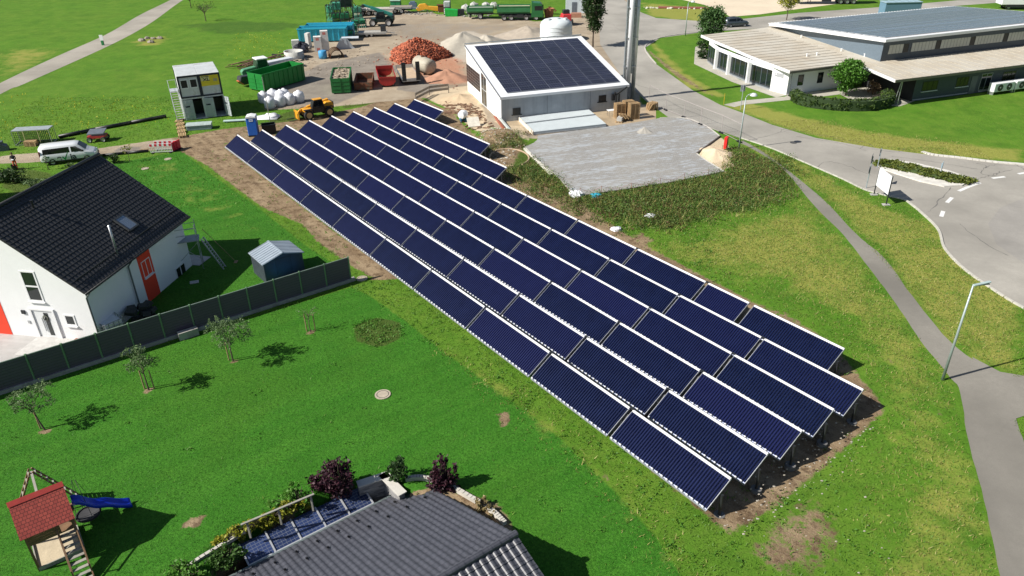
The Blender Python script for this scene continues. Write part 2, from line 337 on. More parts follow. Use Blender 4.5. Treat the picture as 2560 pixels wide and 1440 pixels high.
yard = g.mix(g.math('MULTIPLY', fine, .25), yard, (.23, .18, .13))
c = g.mix(mask('yard', .35, nM), c, yard)
c = g.mix(mask('grey', .5, nM), c, g.mix(g.ramp(nM, .3, .7), (.19, .165, .14), (.3, .265, .22)))
c = g.mix(g.math('MULTIPLY', mask('pale', .6, nM), .8), c, g.mix(fine, (.42, .37, .3), (.56, .51, .43)))
c = g.mix(g.math('MULTIPLY', mask('red', .7, nM, .35, .75), .85), c, g.mix(fine, (.4, .17, .1), (.5, .27, .17)))
c = g.mix(mask('sand', .5, nM), c, g.mix(fine, (.5, .39, .26), (.62, .52, .37)))
g.l(c, b.inputs['Base Color']); b.inputs['Roughness'].default_value = .9; b.inputs['Specular IOR Level'].default_value = .15
hgt = g.math('ADD', g.math('MULTIPLY', nF, .6), g.math('ADD', g.math('MULTIPLY', nX, .3), nS))
g.bump(hgt, .6, .12, b)
gm.materials.append(m)
ground = bpy.data.objects.new('ground', gm); COL.objects.link(ground); struct(ground)
gm.polygons.foreach_set('use_smooth', [True]*len(gm.polygons))

# ------------------------------------------------------------------ sheets: roads, path, paving
def asphalt(name, col, crack=0.):
    m, nt, b = newmat(name); g = NG(nt); co = g.coord()
    n1 = g.noise(co, .12, 4, .6); n2 = g.noise(co, 3., 4, .7); n3 = g.noise(co, 30, 2, .6)
    c = g.mix(g.ramp(n1, .35, .65), tuple(x*.74 for x in col), tuple(x*1.14 for x in col))
    c = g.mix(g.math('MULTIPLY', g.ramp(n2, .4, .7), .3), c, tuple(x*.7 for x in col)); c = g.mix(g.math('MULTIPLY', g.ramp(n3, .4, .6), .25), c, tuple(x*.6 for x in col))
    if crack:
        w = g.n('ShaderNodeTexNoise'); w.inputs['Scale'].default_value = .5; g.l(co, w.inputs['Vector'])
        ad = g.mix(.16, co, w.outputs['Color'], 'ADD')
        v = g.n('ShaderNodeTexVoronoi', feature='DISTANCE_TO_EDGE'); v.inputs['Scale'].default_value = .11; g.l(ad, v.inputs['Vector'])
        line = g.ramp(v.outputs[0], .006, .012, (1, 1, 1, 1), (0, 0, 0, 1))
        c = g.mix(g.math('MULTIPLY', g.math('MULTIPLY', line, g.ramp(g.noise(co, .07, 2), .44, .5)), crack), c, (.045, .045, .05))
    g.l(c, b.inputs['Base Color']); b.inputs['Roughness'].default_value = .85; g.bump(n3, .3, .01, b)
    return m
ROADM = asphalt('road_asphalt', (.36, .34, .3), 0); PATHM = asphalt('path_asphalt', (.235, .22, .19)); TRACKM = asphalt('field_path_asphalt', (.36, .33, .28))
def smooth_line(pts, n=6):
    out = []
    for i in range(len(pts)-1):
        p0 = pts[max(0, i-1)]; p1 = pts[i]; p2 = pts[i+1]; p3 = pts[min(len(pts)-1, i+2)]
        for k in range(n):
            t = k/n; out.append(tuple(.5*((2*p1[j])+(-p0[j]+p2[j])*t+(2*p0[j]-5*p1[j]+4*p2[j]-p3[j])*t*t+(-p0[j]+3*p1[j]-3*p2[j]+p3[j])*t**3) for j in range(2)))
    out.append(pts[-1]); return out
def strip_sheet(name, left, right, z, mat, n=6, rag=0.):
    L = smooth_line(left, n); Rr = smooth_line(right, n); k = min(len(L), len(Rr)); mm = M(); vs = []
    for i in range(k):
        a = G(*L[int(i*(len(L)-1)/(k-1))]); b_ = G(*Rr[int(i*(len(Rr)-1)/(k-1))]); j = random.uniform(-rag, rag); l = random.uniform(-rag, rag)
        d = (b_-a).normalized(); a = a-d*j; b_ = b_+d*l
        vs += [(a.x, a.y, z), (b_.x, b_.y, z)]
    mm.add(vs, [(2*i, 2*i+1, 2*i+3, 2*i+2) for i in range(k-1)])
    return mm.build(name, mat)
def poly_sheet(name, px, z, mat):
    mm = M(); v = [(G(*p).x, G(*p).y, z) for p in px]; mm.add(v, [tuple(range(len(v)))]); return mm.build(name, mat)
def kerb_line(name, px, w, h, mat, n=6, piece=None, gap=.015):
    pts = [G(*p) for p in smooth_line(px, n)]; mm = M()
    for a, b_ in zip(pts, pts[1:]):
        L = (b_-a).length; k = max(1, int(L/(piece or L))) if piece else 1
        for i in range(k):
            p = a.lerp(b_, i/k); q_ = a.lerp(b_, (i+1)/k); d = (q_-p).normalized()
            p = p+d*gap*(1 if piece else -1); q_ = q_-d*gap*(1 if piece else -1); s = Vector((-d.y, d.x, 0))*w/2
            mm.add([p-s+Vector((0, 0, -.05)), p+s+Vector((0, 0, -.05)), q_+s+Vector((0, 0, -.05)), q_-s+Vector((0, 0, -.05)), p-s+Vector((0, 0, h)), p+s+Vector((0, 0, h)), q_+s+Vector((0, 0, h)), q_-s+Vector((0, 0, h))],
                   [(0, 3, 2, 1), (4, 5, 6, 7), (0, 1, 5, 4), (1, 2, 6, 5), (2, 3, 7, 6), (3, 0, 4, 7)])
    return mm.build(name, mat)
# field path top left
struct(strip_sheet('field_path', [(-300, 360), (0, 208), (140, 142), (262, 88), (345, 40), (410, 8), (470, -22), (620, -95)], [(-300, 398), (0, 236), (60, 210), (265, 118), (370, 62), (450, 5), (520, -35), (680, -95)], .012, TRACKM))
# main road: one sheet from the crossing at the top down to the roundabout
ROAD = [(1500, -30), (1498, 60), (1500, 110), (1560, 200), (1612, 250), (1680, 300), (1770, 318), (1850, 345), (1930, 372), (2030, 415), (2110, 450), (2170, 478), (2262, 500), (2300, 530), (2345, 575), (2360, 620), (2400, 665), (2460, 710), (2560, 772), (3300, 1000), (3600, 560), (3000, 420), (2560, 410), (2470, 405), (2330, 388), (2200, 372), (2040, 345), (1930, 312), (1850, 280), (1800, 262), (1730, 225), (1640, 160), (1612, 120), (1650, 95), (1760, 80), (1930, 70), (1950, 58), (2400, 14), (2560, 2), (2900, -35), (2900, -48), (2560, -14), (2200, 18), (2000, 32), (1850, 48), (1740, 52), (1640, 45), (1600, 30), (1560, 0), (1550, -30)]
struct(poly_sheet('road', ROAD, .012, ROADM))
# darker worn oval on the roundabout
struct(strip_sheet('footpath', [(1846, 357), (1880, 372), (1960, 425), (2040, 520), (2110, 590), (2180, 680), (2240, 760), (2300, 850), (2368, 935), (2400, 980), (2420, 1100), (2460, 1250), (2500, 1440), (2530, 1560)],
       [(1858, 352), (1920, 388), (2000, 450), (2075, 515), (2140, 585), (2215, 650), (2280, 740), (2370, 850), (2440, 905), (2530, 975), (2540, 1050), (2575, 1150), (2610, 1300), (2640, 1560)], .016, PATHM, 6, .03))
struct(poly_sheet('footpath', [(2430, 893), (2500, 930), (2560, 940), (2700, 965), (2700, 1035), (2560, 1040), (2525, 1052), (2500, 1080), (2470, 1000)], .02, PATHM))
# narrow path to the office door and forecourts
CONCP = P('pale_paving', (.42, .4, .34), .85, 0, .12, .8)
struct(poly_sheet('footpath', [(1808, 262), (1855, 252), (1962, 242), (1975, 236), (2010, 238), (2012, 246), (1860, 262), (1836, 268)], .02, CONCP))
struct(poly_sheet('terrace', [(1962, 236), (2245, 208), (2330, 238), (2250, 266), (2150, 262), (2100, 236), (1990, 250)], .02, CONCP))
struct(poly_sheet('terrace', [(1738, 118), (1760, 108), (1776, 160), (1850, 200), (1968, 238), (1940, 244), (1830, 205), (1735, 160)], .018, CONCP))
SANDM = P('crushed_stone', (.66, .56, .42), .95, 0, .1, .15, .4, 3)
struct(poly_sheet('gravel_lot', [(1620, -20), (1760, 12), (1800, 26), (1825, 42), (1900, 36), (2000, 22), (2130, 5), (2200, -20)], .016, SANDM))
struct(poly_sheet('driveway', [(-250, 780), (30, 800), (235, 850), (238, 878), (150, 912), (60, 943), (0, 963), (-250, 1050)], .03, CONCP)) if 0 else None
# small circular flower-bed edge seen behind the back rows
# paved pad
def paver_mat(name, c1, c2, sx, sy, mortar, rot=0., streak=False):
    m, nt, b = newmat(name); g = NG(nt); co = g.coord()
    mp = g.n('ShaderNodeMapping'); mp.inputs['Rotation'].default_value = (0, 0, R_(rot)); g.l(co, mp.inputs[0])
    br = g.n('ShaderNodeTexBrick'); g.l(mp.outputs[0], br.inputs['Vector']); br.inputs['Scale'].default_value = 1
    br.inputs['Brick Width'].default_value = sx; br.inputs['Row Height'].default_value = sy; br.inputs['Mortar Size'].default_value = .012
    br.inputs['Color1'].default_value = (*c1, 1); br.inputs['Color2'].default_value = (*c2, 1); br.inputs['Mortar'].default_value = (*mortar, 1)
    c = br.outputs['Color']
    if streak:
        n = g.noise(mp.outputs[0], 1.5, 6, .75, (.6, 2.6, 1)); n = g.math('ADD', n, g.math('MULTIPLY', g.math('SUBTRACT', g.noise(mp.outputs[0], .5, 2, .5, (.25, 1.6, 1)), .5), .5)); c = g.mix(g.math('MULTIPLY', g.ramp(n, .53, .56), .75), c, (.42, .46, .5))
        n2 = g.noise(co, .2, 3); c = g.mix(g.math('MULTIPLY', g.ramp(n2, .4, .65), .4), c, (.33, .31, .27))
    n = g.noise(co, 2, 4); c = g.mix(g.math('MULTIPLY', g.ramp(n, .4, .7), .25), c, mortar)
    g.l(c, b.inputs['Base Color']); b.inputs['Roughness'].default_value = .8; g.bump(br.outputs['Fac'], -.4, .01, b)
    return m
PADROT = -18.7
struct(poly_sheet('concrete_slab', [(1256, 306), (1300, 354), (1345, 341), (1515, 318), (1640, 300), (1640, 262), (1600, 262), (1547, 272)], .02, P('wet_concrete', (.42, .33, .22), .45, 0, .25, .5)))
struct(poly_sheet('paved_yard', [(1296, 347), (1330, 342), (1520, 317), (1600, 305), (1650, 296), (1712, 296), (1762, 314), (1800, 342), (1742, 385), (1765, 402), (1812, 430), (1665, 459), (1455, 490), (1431, 484), (1400, 448), (1334, 392)], .05, paver_mat('grey_pavers', (.27, .265, .25), (.33, .325, .31), .24, .16, (.2, .19, .18), PADROT, True)))
KERB = P('kerb_stone', (.5, .48, .43), .85, 0, .15, 1.5)
struct(kerb_line('kerb', [(1296, 347), (1334, 392), (1400, 448), (1431, 484), (1455, 490)], .1, .09, KERB, 2))
struct(kerb_line('kerb', [(1455, 490), (1665, 459), (1812, 430)], .1, .09, P('dark_kerb', (.12, .1, .09), .8), 2))
struct(kerb_line('kerb', [(1650, 296), (1712, 296), (1762, 314), (1800, 342)], .12, .1, KERB, 3))
struct(kerb_line('kerb', [(1800, 342), (1742, 385)], .12, .16, P('dark_kerb', (.12, .1, .09), .8), 2))
struct(kerb_line('kerb', [(1742, 385), (1765, 402), (1815, 432)], .1, .1, KERB, 2))
struct(kerb_line('kerb', [(1850, 345), (1930, 372), (2030, 415), (2110, 450), (2170, 478), (2262, 500)], .12, .1, KERB, 5, 1.))
struct(kerb_line('kerb', [(2262, 500), (2300, 530), (2345, 575), (2360, 620), (2400, 665), (2460, 710), (2560, 772), (2760, 870)], .16, .12, KERB, 5, .9))
struct(kerb_line('kerb', [(2305, 380), (2335, 388), (2400, 395), (2480, 405), (2560, 412), (2760, 430)], .42, .1, P('pale_kerb', (.62, .6, .55), .85), 5, 1.))
struct(kerb_line('kerb', [(1640, 160), (1612, 120), (1650, 95), (1760, 80), (1930, 70)], .14, .1, KERB, 4, 1.))
# traffic island
ISL = [(2200, 405), (2193, 414), (2200, 422), (2240, 436), (2300, 455), (2360, 468), (2405, 466), (2420, 456), (2405, 440), (2370, 428), (2280, 408), (2225, 400)]
isl = M(); isl.prism([(G(*p).x, G(*p).y) for p in ISL], 0, .12); struct(isl.build('traffic_island', P('pale_kerb', (.62, .6, .55), .85)))
# road markings
MARK = P('road_paint', (.72, .72, .7), .7, 0, .1, 3)
def dash(pts):
    for a, b_ in pts:
        A = G(*a); B = G(*b_); d = (B-A).normalized(); s = Vector((-d.y, d.x, 0))*.16
        mm = M(); mm.add([(p.x, p.y, .018) for p in (A-s, B-s, B+s, A+s)], [(0, 1, 2, 3)]); struct(mm.build('road_marking', MARK))
dash([((2397, 478), (2422, 467)), ((2422, 467), (2450, 457)), ((2480, 446), (2512, 442)), ((2545, 435), (2580, 430)), ((2367, 507), (2380, 494)), ((2353, 542), (2358, 528))])
# roundabout centre wear
struct(poly_sheet('road_surface_patch', [(2470, 560), (2500, 520), (2560, 495), (2700, 480), (2900, 520), (2900, 640), (2700, 700), (2560, 660), (2490, 610)], .017, asphalt('worn_asphalt', (.335, .318, .29))))

# open cracks in the road surface
CRK = P('crack_tar', (.13, .125, .12), .8)
for pl_ in ([(1855, 352), (1900, 345), (1950, 332), (1990, 322)], [(1945, 333), (1960, 322), (1985, 326), (2040, 336), (2110, 345)], [(1990, 341), (2060, 352), (2110, 360), (2170, 378)], [(2085, 346), (2120, 356), (2155, 362), (2150, 372)], [(2120, 351), (2160, 355), (2185, 368)],
            [(2230, 392), (2290, 398), (2350, 408), (2440, 422)], [(2440, 408), (2465, 416), (2452, 432), (2480, 440), (2500, 428)], [(2460, 420), (2490, 412), (2560, 418)], [(2320, 530), (2345, 505), (2380, 470)], [(2040, 420), (2070, 405), (2120, 415), (2180, 440)], [(1640, 270), (1700, 262), (1760, 280)], [(2510, 400), (2540, 412), (2560, 425)],
            [(2180, 372), (2240, 380), (2262, 372)], [(2425, 452), (2450, 445), (2480, 438), (2530, 425)], [(2400, 560), (2450, 600), (2520, 640)], [(1560, 190), (1600, 215), (1650, 225)], [(1530, 60), (1560, 80), (1600, 75)]):
    L = smooth_line(pl_, 6); q_ = []
    for x, y in L: p = G(x, y); q_.append(Vector((p.x+random.uniform(-.12, .12), p.y+random.uniform(-.12, .12), .0175)))
    mm = M(); vs = []
    for i_, p in enumerate(q_):
        d = (q_[min(i_+1, len(q_)-1)]-q_[max(0, i_-1)]).normalized(); n_ = Vector((-d.y, d.x, 0))*random.uniform(.008, .04); vs += [p-n_, p+n_]
    mm.add(vs, [(2*i_, 2*i_+1, 2*i_+3, 2*i_+2) for i_ in range(len(q_)-1)]); struct(mm.build('road_crack', CRK))
# ------------------------------------------------------------------ solar collector field
def tube_mat():
    m, nt, b = newmat('vacuum_tube_glass'); g = NG(nt)
    n = g.noise(g.coord(), .6, 3); oi = g.n('ShaderNodeObjectInfo')
    c = g.mix(g.ramp(n, .3, .7), (.003, .006, .028), (.007, .013, .052))
    c = g.mix(g.math('MULTIPLY', oi.outputs['Random'], .6), c, (.012, .014, .075))
    g.l(c, b.inputs['Base Color']); b.inputs['Roughness'].default_value = .22; b.inputs['Specular IOR Level'].default_value = .45
    return m
TUBE = tube_mat(); REFL = P('reflector_sheet', (.38, .43, .58), .5, .3, .1, 2)
CAPM = P('tube_cap', (.75, .76, .78), .5, 0, .1, 6); HEADW = P('header_white', (.84, .84, .85), .4, 0, .03, 1)
RAILM = P('collector_rail', (.38, .4, .44), .4, .4, .1, 2)
FS = 1.36
HD = math.degrees(-.9331)                   # direction of the rows
PITCHU, ROWS, SLX, SLZ, TOPZ = 4.7864*FS, 1.9899*FS, 1.1681*FS, .7742*FS, 26.05-18*FS
eA = Vector((math.cos(R_(HD)), math.sin(R_(HD)), 0)); eB = Vector((-eA.y, eA.x, 0))
O0 = Vector((-21.184*FS, 57.2429*FS, 0))
def collector_parts(root, L, n):
    # local x along the row, y towards the back; the top edge stands at y=0, z=TOPZ
    th = math.atan2(SLZ, SLX); SL = math.hypot(SLX, SLZ)
    def pt(x, s, h):   # s up the slope from the lower edge, h above the glass plane
        return (x, -SLX+s*math.cos(th)-h*math.sin(th), TOPZ-SLZ+s*math.sin(th)+h*math.cos(th))
    mm = M()
    p = [pt(0, .05, -.07), pt(L, .05, -.07), pt(L, SL-.02, -.07), pt(0, SL-.02, -.07)]; q_ = [pt(0, .05, -.1), pt(L, .05, -.1), pt(L, SL-.02, -.1), pt(0, SL-.02, -.1)]
    mm.add(p+q_, [(0, 1, 2, 3), (7, 6, 5, 4), (0, 4, 5, 1), (1, 5, 6, 2), (2, 6, 7, 3), (3, 7, 4, 0)]); mm.build('reflector', REFL, root)
    mm = M(); pi = L/n
    for i in range(n):
        x = (i+.5)*pi; mm.cyl(pt(x, .1, -.005), pt(x, SL-.14, -.005), pi*.41, None, 8, False)
    mm.mat(1)
    for i in range(n):
        if i % 2 == 0: mm.cyl(pt((i+1)*pi-pi*.5, .035, -.005), pt((i+1)*pi-pi*.5, .1, -.005), pi*.42, None, 6)
    mm.build('tube_bank', [TUBE, CAPM], root, True)
    mm = M(); mm.bar(pt(0, SL-.05, -.02), pt(L, SL-.05, -.02), .12, .1, (0, 0, 1)); mm.build('header_box', HEADW, root, bevel=.02)
    mm = M(); mm.bar(pt(0, 0, -.03), pt(L, 0, -.03), .05, .07)
    for x in (0, L): mm.bar(pt(x, 0, -.03), pt(x, SL-.12, -.03), .025, .08)
    mm.build('frame', RAILM, root)
    mm = M()
    mm.bar((0, -.15, TOPZ-.3), (L, -.15, TOPZ-.3), .08); mm.bar((0, -SLX+.35, TOPZ-SLZ+.1), (L, -SLX+.35, TOPZ-SLZ+.1), .08)
    mm.build('support_beam', DARK, root)
    for x in (-.12, L*.5): add_leg(root, x)
def add_leg(root, x, zg=0.):
    mm = M(); mm.cyl((x, -.68, .1+zg), (x, -.68, TOPZ-.55), .07, None, 8); 
    if not zg: mm.bar((x, -.68, TOPZ-.75), (x, -.2, TOPZ-.3), .06); mm.bar((x, -.68, .55), (x, -SLX+.4, TOPZ-SLZ+.05), .06)
    lg = mm.build('leg', DARK, root)
    mm = M(); mm.cyl((x, -.68, zg-.1), (x, -.68, zg+.12), .28, .26, 16); mm.build('footing', P('footing_shade_tone', (.14, .14, .14), .85), lg); return lg  # footing concrete darkened: shade under the collectors is put into its colour
def make_collector(L, n, label, grp):
    r = thing('solar_collector', label, 'solar collector', rz=HD, group=grp); collector_parts(r, L, n); return r
grp = 'vacuum tube collectors of the solar field'
GAPU = .3
ordn = ['first', 'second', 'third', 'fourth', 'fifth', 'sixth', 'seventh', 'eighth', 'ninth', 'tenth']
rown = ['front row by the lawn', 'second row', 'third row', 'fourth row', 'fifth row', 'sixth row', 'short seventh row', 'short eighth row', 'ninth row']
full = make_collector(PITCHU-GAPU, 40, 'x', grp); half = None
SEAM = {1: [594, 649.3, 714.4, 787.9, 873, 970, 1081.8, 1216, 1377.4, 1580.8, 1837.9]}
spots = []
for r in range(9):
    us = [(u, 1.) for u in range(10)]
    if r == 5: us = [(u, 1.) for u in range(8)]+[(8, .55), (8.57, 1.)]
    if r == 6: us = us[:4]
    if r == 7: us = us[:3]
    if r == 8: us = us[:1]
    for i, (u, fr) in enumerate(us): spots.append((r, i, u, fr, len(us)))
def stretch(u): return u   # seams as measured
first = True
for r, i, u, fr, n in spots:
    loc = O0+eA*(PITCHU*u+GAPU/2)+eB*(ROWS*r)
    if n == 1: lab = 'lone dark blue tube collector making up the ninth row behind the others'
    else: lab = 'blue tube collector, %s from the muddy far end of the %s' % (ordn[i], rown[r])
    if i == n-1 and n > 1: lab = 'blue tube collector closing the near right end of the %s' % rown[r]
    if i == 0 and n > 1: lab = 'blue tube collector starting the %s at its muddy far end' % rown[r]
    if fr < 1:
        half = make_collector(PITCHU*fr-GAPU, 22, 'half-width blue vacuum tube collector, ninth from the muddy end of the sixth row', grp); half.location = loc; continue
    gap = .05+.2*u/9; sx = (PITCHU-gap)/(PITCHU-GAPU); loc = loc-eA*(GAPU/2-gap/2)
    if first: full.location = loc; full['label'] = lab; first = False; full.scale.x = sx
    else: dup(full, loc, HD, lab).scale.x = sx
# pipe joints between neighbouring collectors belong to the left collector
JM = M(); L = PITCHU-GAPU; JM.bar((L, .03, TOPZ-.03), (L+GAPU, .03, TOPZ-.03), .09); jm = None; el = None
for o in [o for o in bpy.data.objects if o.name.startswith('solar_collector')]:
    if o is half: continue
    lab = o['label']
    if 'closing' in lab or 'lone' in lab:
        if el is None: el = add_leg(o, L+.12, -.3)
        else: copy_tree(el, o)
        continue
    if jm is None: jm = JM.build('pipe_joint', DARK, o)
    else: c_ = jm.copy(); COL.objects.link(c_); c_.parent = o
# ------------------------------------------------------------------ buildings
def to_local(root, p):
    root_m = Matrix.Translation(root.location) @ Matrix.Rotation(root.rotation_euler.z, 4, 'Z')
    return root_m.inverted() @ Vector((p[0], p[1], p[2] if len(p) > 2 else 0))
def wallbox(mm, A, B, s0, s1, z0, z1, d0, d1):
    "box on the wall A->B (outside on the right of A->B), s along it, d = distance out"
    A = Vector((A[0], A[1], 0)); B = Vector((B[0], B[1], 0)); t = (B-A).normalized(); n = Vector((t.y, -t.x, 0)); z = Vector((0, 0, 1)); vs = []
    for zz in (z0, z1):
        for (s, d) in ((s0, d0), (s1, d0), (s1, d1), (s0, d1)): vs.append(A+t*s+n*d+z*zz)
    return mm.add(vs, [(0, 3, 2, 1), (4, 5, 6, 7), (0, 1, 5, 4), (1, 2, 6, 5), (2, 3, 7, 6), (3, 0, 4, 7)])
def window(root, A, B, s0, s1, z0, z1, fm=None, mull=1, name='window', sill=True, fw=.07, gl=None, label=None, trans=0):
    mm = M(); fm = fm or W_WHITE
    for a, b_, c, d in ((s0, s1, z0, z0+fw), (s0, s1, z1-fw, z1), (s0, s0+fw, z0+fw, z1-fw), (s1-fw, s1, z0+fw, z1-fw)): wallbox(mm, A, B, a, b_, c, d, -.05, .035)
    for i in range(1, mull):
        x = s0+(s1-s0)*i/mull; wallbox(mm, A, B, x-fw/2, x+fw/2, z0+fw, z1-fw, -.05, .033)
    for i in range(1, trans+1):
        z = z0+(z1-z0)*i/(trans+1); wallbox(mm, A, B, s0+fw, s1-fw, z-fw/2, z+fw/2, -.05, .031)
    o = mm.build(name, fm, root)
    mm = M(); wallbox(mm, A, B, s0+fw, s1-fw, z0+fw, z1-fw, -.04, .012); mm.build('pane', gl or GLASS, o)
    if sill: mm = M(); wallbox(mm, A, B, s0-.06, s1+.06, z0-.07, z0-.005, -.02, .13); mm.build('sill', W_WHITE, o)
    if label: o['label'] = label
    return o
def tile_roof(P0, U, V, nu, nv, across=6, hp=.035, step=.03, flat=False):
    "interlocking tiles: P0 eave corner, U along the eave, V up the slope; returns an M"
    P0 = Vector(P0); U = Vector(U); V = Vector(V); N = U.cross(V).normalized()
    if N.z < 0: N = -N
    mm = M(); vs = []; row = nu*across+1
    prof = [0, .75, 1, .8, .25, .02][:across] if across == 6 else [0, 1, .9, .1]
    for j in range(nv):
        for k, (v, h) in enumerate(((j, step), (j+.97, 0.))):
            for i in range(row):
                vs.append(P0+U*(i/(nu*across))+V*(v/nv)+N*(prof[i % across]*hp+h))
    fs = []
    for r in range(nv*2-1):
        for i in range(row-1):
            a = r*row+i; fs.append((a, a+1, a+row+1, a+row))
    mm.add(vs, fs)
    # side/underside skirt
    e = -N*.08
    q_ = [P0+e, P0+U+e, P0+U+V+e, P0+V+e]; t = [p-e for p in q_]
    mm.add(q_+t, [(0, 3, 2, 1), (0, 1, 5, 4), (1, 2, 6, 5), (2, 3, 7, 6), (3, 0, 4, 7)])
    return mm
TILE_B = P('anthracite_roof_tile', (.032, .033, .036), .4, 0, .3, 5, 0, None, None, None, 0, .45)
def tile_g():
    m, nt, b = newmat('grey_roof_tile'); g = NG(nt); co = g.coord(); sp = g.n('ShaderNodeSeparateXYZ'); g.l(co, sp.inputs[0])
    fy = g.math('FRACT', g.math('MULTIPLY', sp.outputs[1], 24/7.923)); fx = g.math('FRACT', g.math('MULTIPLY', sp.outputs[0], 48/13.5))
    n = g.noise(co, 3, 4); c = g.mix(g.ramp(n, .3, .7), (.062, .065, .08), (.092, .095, .115))
    wn = g.n('ShaderNodeTexWhiteNoise', noise_dimensions='2D'); cb = g.n('ShaderNodeCombineXYZ'); g.l(g.math('FLOOR', g.math('MULTIPLY', sp.outputs[0], 48/13.5)), cb.inputs[0]); g.l(g.math('FLOOR', g.math('MULTIPLY', sp.outputs[1], 24/7.923)), cb.inputs[1]); g.l(cb.outputs[0], wn.inputs[0])
    c = g.mix(g.math('MULTIPLY', wn.outputs[0], .35), c, (.045, .047, .058))
    ln = g.math('MAXIMUM', g.math('LESS_THAN', fy, .1), g.math('MULTIPLY', g.math('LESS_THAN', fx, .09), .6)); c = g.mix(g.math('MULTIPLY', ln, .75), c, (.018, .018, .022))
    g.l(c, b.inputs['Base Color']); b.inputs['Roughness'].default_value = .42; return m
TILE_G = tile_g()
# --- white house on the left
HE = 3.9
house = thing('house', 'white rendered house with black tiled roof and red wall stripes', 'house', (-25.76, 39.646, 0), 79.645)
HL, HR, HZ = 11.64, 5.95, 8.31
tile_roof((0, 0, HE), (HL, 0, 0), (0, HR, HZ-HE), 40, 24).build('roof', TILE_B, house)
tile_roof((HL, 2*HR, HE), (-HL, 0, 0), (0, -HR, HZ-HE), 38, 20).build('roof', TILE_B, house)
mm = M(); mm.cyl((-.02, HR, HZ+.04), (HL+.02, HR, HZ+.04), .13, None, 10); mm.build('ridge', TILE_B, house, True)
a0, a1, b0, b1 = .45, HL-.45, .4, 2*HR-.4
sl = (HZ-HE)/HR
mm = M(); mm.prism([(b0, -.6), (b1, -.6), (b1, HE+b0*sl-.14), (HR, HZ-.17), (b0, HE+b0*sl-.14)], a0, a1, 'x'); mm.build('wall', RENDERW, house)
RED = P('red_render', (.78, .055, .02), .8, 0, .06, 1)
LA = (a1, b0); LB = (a0, b0)     # long side: outside is y<b0 -> go from +x to -x ; s measured from far corner
Lw = a1-a0
def fs(x): return a1-x
# pixel guided positions along the side wall: stripe between x=6.1 and 7.4
mm = M(); wallbox(mm, LB, LA, 5.15, 6.55, 0, HE-.06, -.02, .02); mm.build('wall_panel', RED, house)['label'] = 'red vertical wall stripe'
window(house, LB, LA, 5.4, 6.35, 1.75, 2.95, mull=2, fw=.05)
window(house, LB, LA, 8.7, 9.9, -.25, .75, mull=2, sill=False, name='basement_window')
# gable wall facing the camera (x=a0), outside is x<a0: from high y to low y
GA = (a0, b1); GB = (a0, b0)
def gy(y): return b1-y
window(house, GA, GB, gy(4.5), gy(3.45), 2.75, 4.9, mull=1, trans=1, fw=.1)
window(house, GA, GB, gy(2.45), gy(1.7), 1.15, 1.95, mull=1, fw=.1)
dr = M()
for a, b_, c, d in ((gy(4.75), gy(4.62), 0, 2.25), (gy(3.15), gy(3.02), 0, 2.25), (gy(4.62), gy(3.15), 2.12, 2.25)): wallbox(dr, GA, GB, a, b_, c, d, -.05, .1)
dr = dr.build('door_frame', W_WHITE, house)
mm = M(); wallbox(mm, GA, GB, gy(4.6), gy(3.17), .02, 2.12, -.05, .03); door = mm.build('door', P('door_panel', (.7, .72, .73), .4, 0, .03), house)
mm = M(); wallbox(mm, GA, GB, gy(3.85), gy(3.55), .3, 1.95, .0, .045); mm.build('pane', GLASS, door)
mm = M(); wallbox(mm, GA, GB, gy(4.05), gy(4.0), .6, 1.6, .06, .1); mm.build('handle', STEEL, door)
mm = M(); mm.lathe([(.13, -.02), (.2, 0), (.13, .03), (.12, 0)], 14, (a0-.09, 3.75, 1.6), 'x'); mm.build('door_wreath', P('wreath', (.12, .13, .1), .9), door)
mm = M(); wallbox(mm, GA, GB, gy(5.4), gy(5.15), 1.75, 2.0, 0, .08); mm.build('wall_lamp', DARK, house)
mm = M(); wallbox(mm, GA, GB, gy(5.2), gy(5.05), 1.05, 1.25, 0, .05); mm.build('letter_box', STEEL, house)
mm = M(); wallbox(mm, GA, GB, gy(8.6), gy(6.75), 0, 2.9, -.02, .02); mm.build('wall_panel', RED, house)['label'] = 'red wall panel left of the door'
# skylight, flues, gutter, downpipes
N = Vector((0, -(HZ-HE), HR)).normalized()
def onroof(x, y, h=.06): return Vector((x, y, HE+y*sl))+N*h
mm = M()
for a, b_ in (((6.7, 1.25), (7.65, 1.25)), ((6.7, 2.2), (7.65, 2.2)), ((6.7, 1.25), (6.7, 2.2)), ((7.65, 1.25), (7.65, 2.2))): mm.bar(onroof(*a, .1), onroof(*b_, .1), .12, .12, N)
sk = mm.build('skylight', P('skylight_frame', (.06, .065, .07), .4), house)
mm = M(); mm.add([onroof(6.75, 1.3, .13), onroof(7.6, 1.3, .13), onroof(7.6, 2.15, .13), onroof(6.75, 2.15, .13)], [(0, 1, 2, 3)])
gs, nt2, bb = newmat('skylight_glass'); bb.inputs['Base Color'].default_value = (.35, .42, .5, 1); bb.inputs['Roughness'].default_value = .1; bb.inputs['Metallic'].default_value = .6
mm.build('pane', gs, sk)
mm = M(); mm.cyl(onroof(4.3, .9, -.3)-Vector((0, .45, 0)), onroof(4.3, .9, -.3)+Vector((0, -.45, 2.1)), .07, None, 10); mm.build('flue_pipe', STEEL, house, True)
mm = M(); mm.cyl(onroof(3.6, 5.0, 0), onroof(3.6, 5.0, 0)+Vector((0, 0, .5)), .07, None, 8); mm.cyl(onroof(3.6, 5.0, 0)+Vector((0, 0, .5)), onroof(3.6, 5.0, 0)+Vector((0, 0, .56)), .1, None, 8); mm.build('vent_pipe', BLACK, house)
mm = M()
for i in range(9): mm.cyl(onroof(.6+i*1.25, .75, 0), onroof(.6+i*1.25, .75, .14), .03, None, 5)
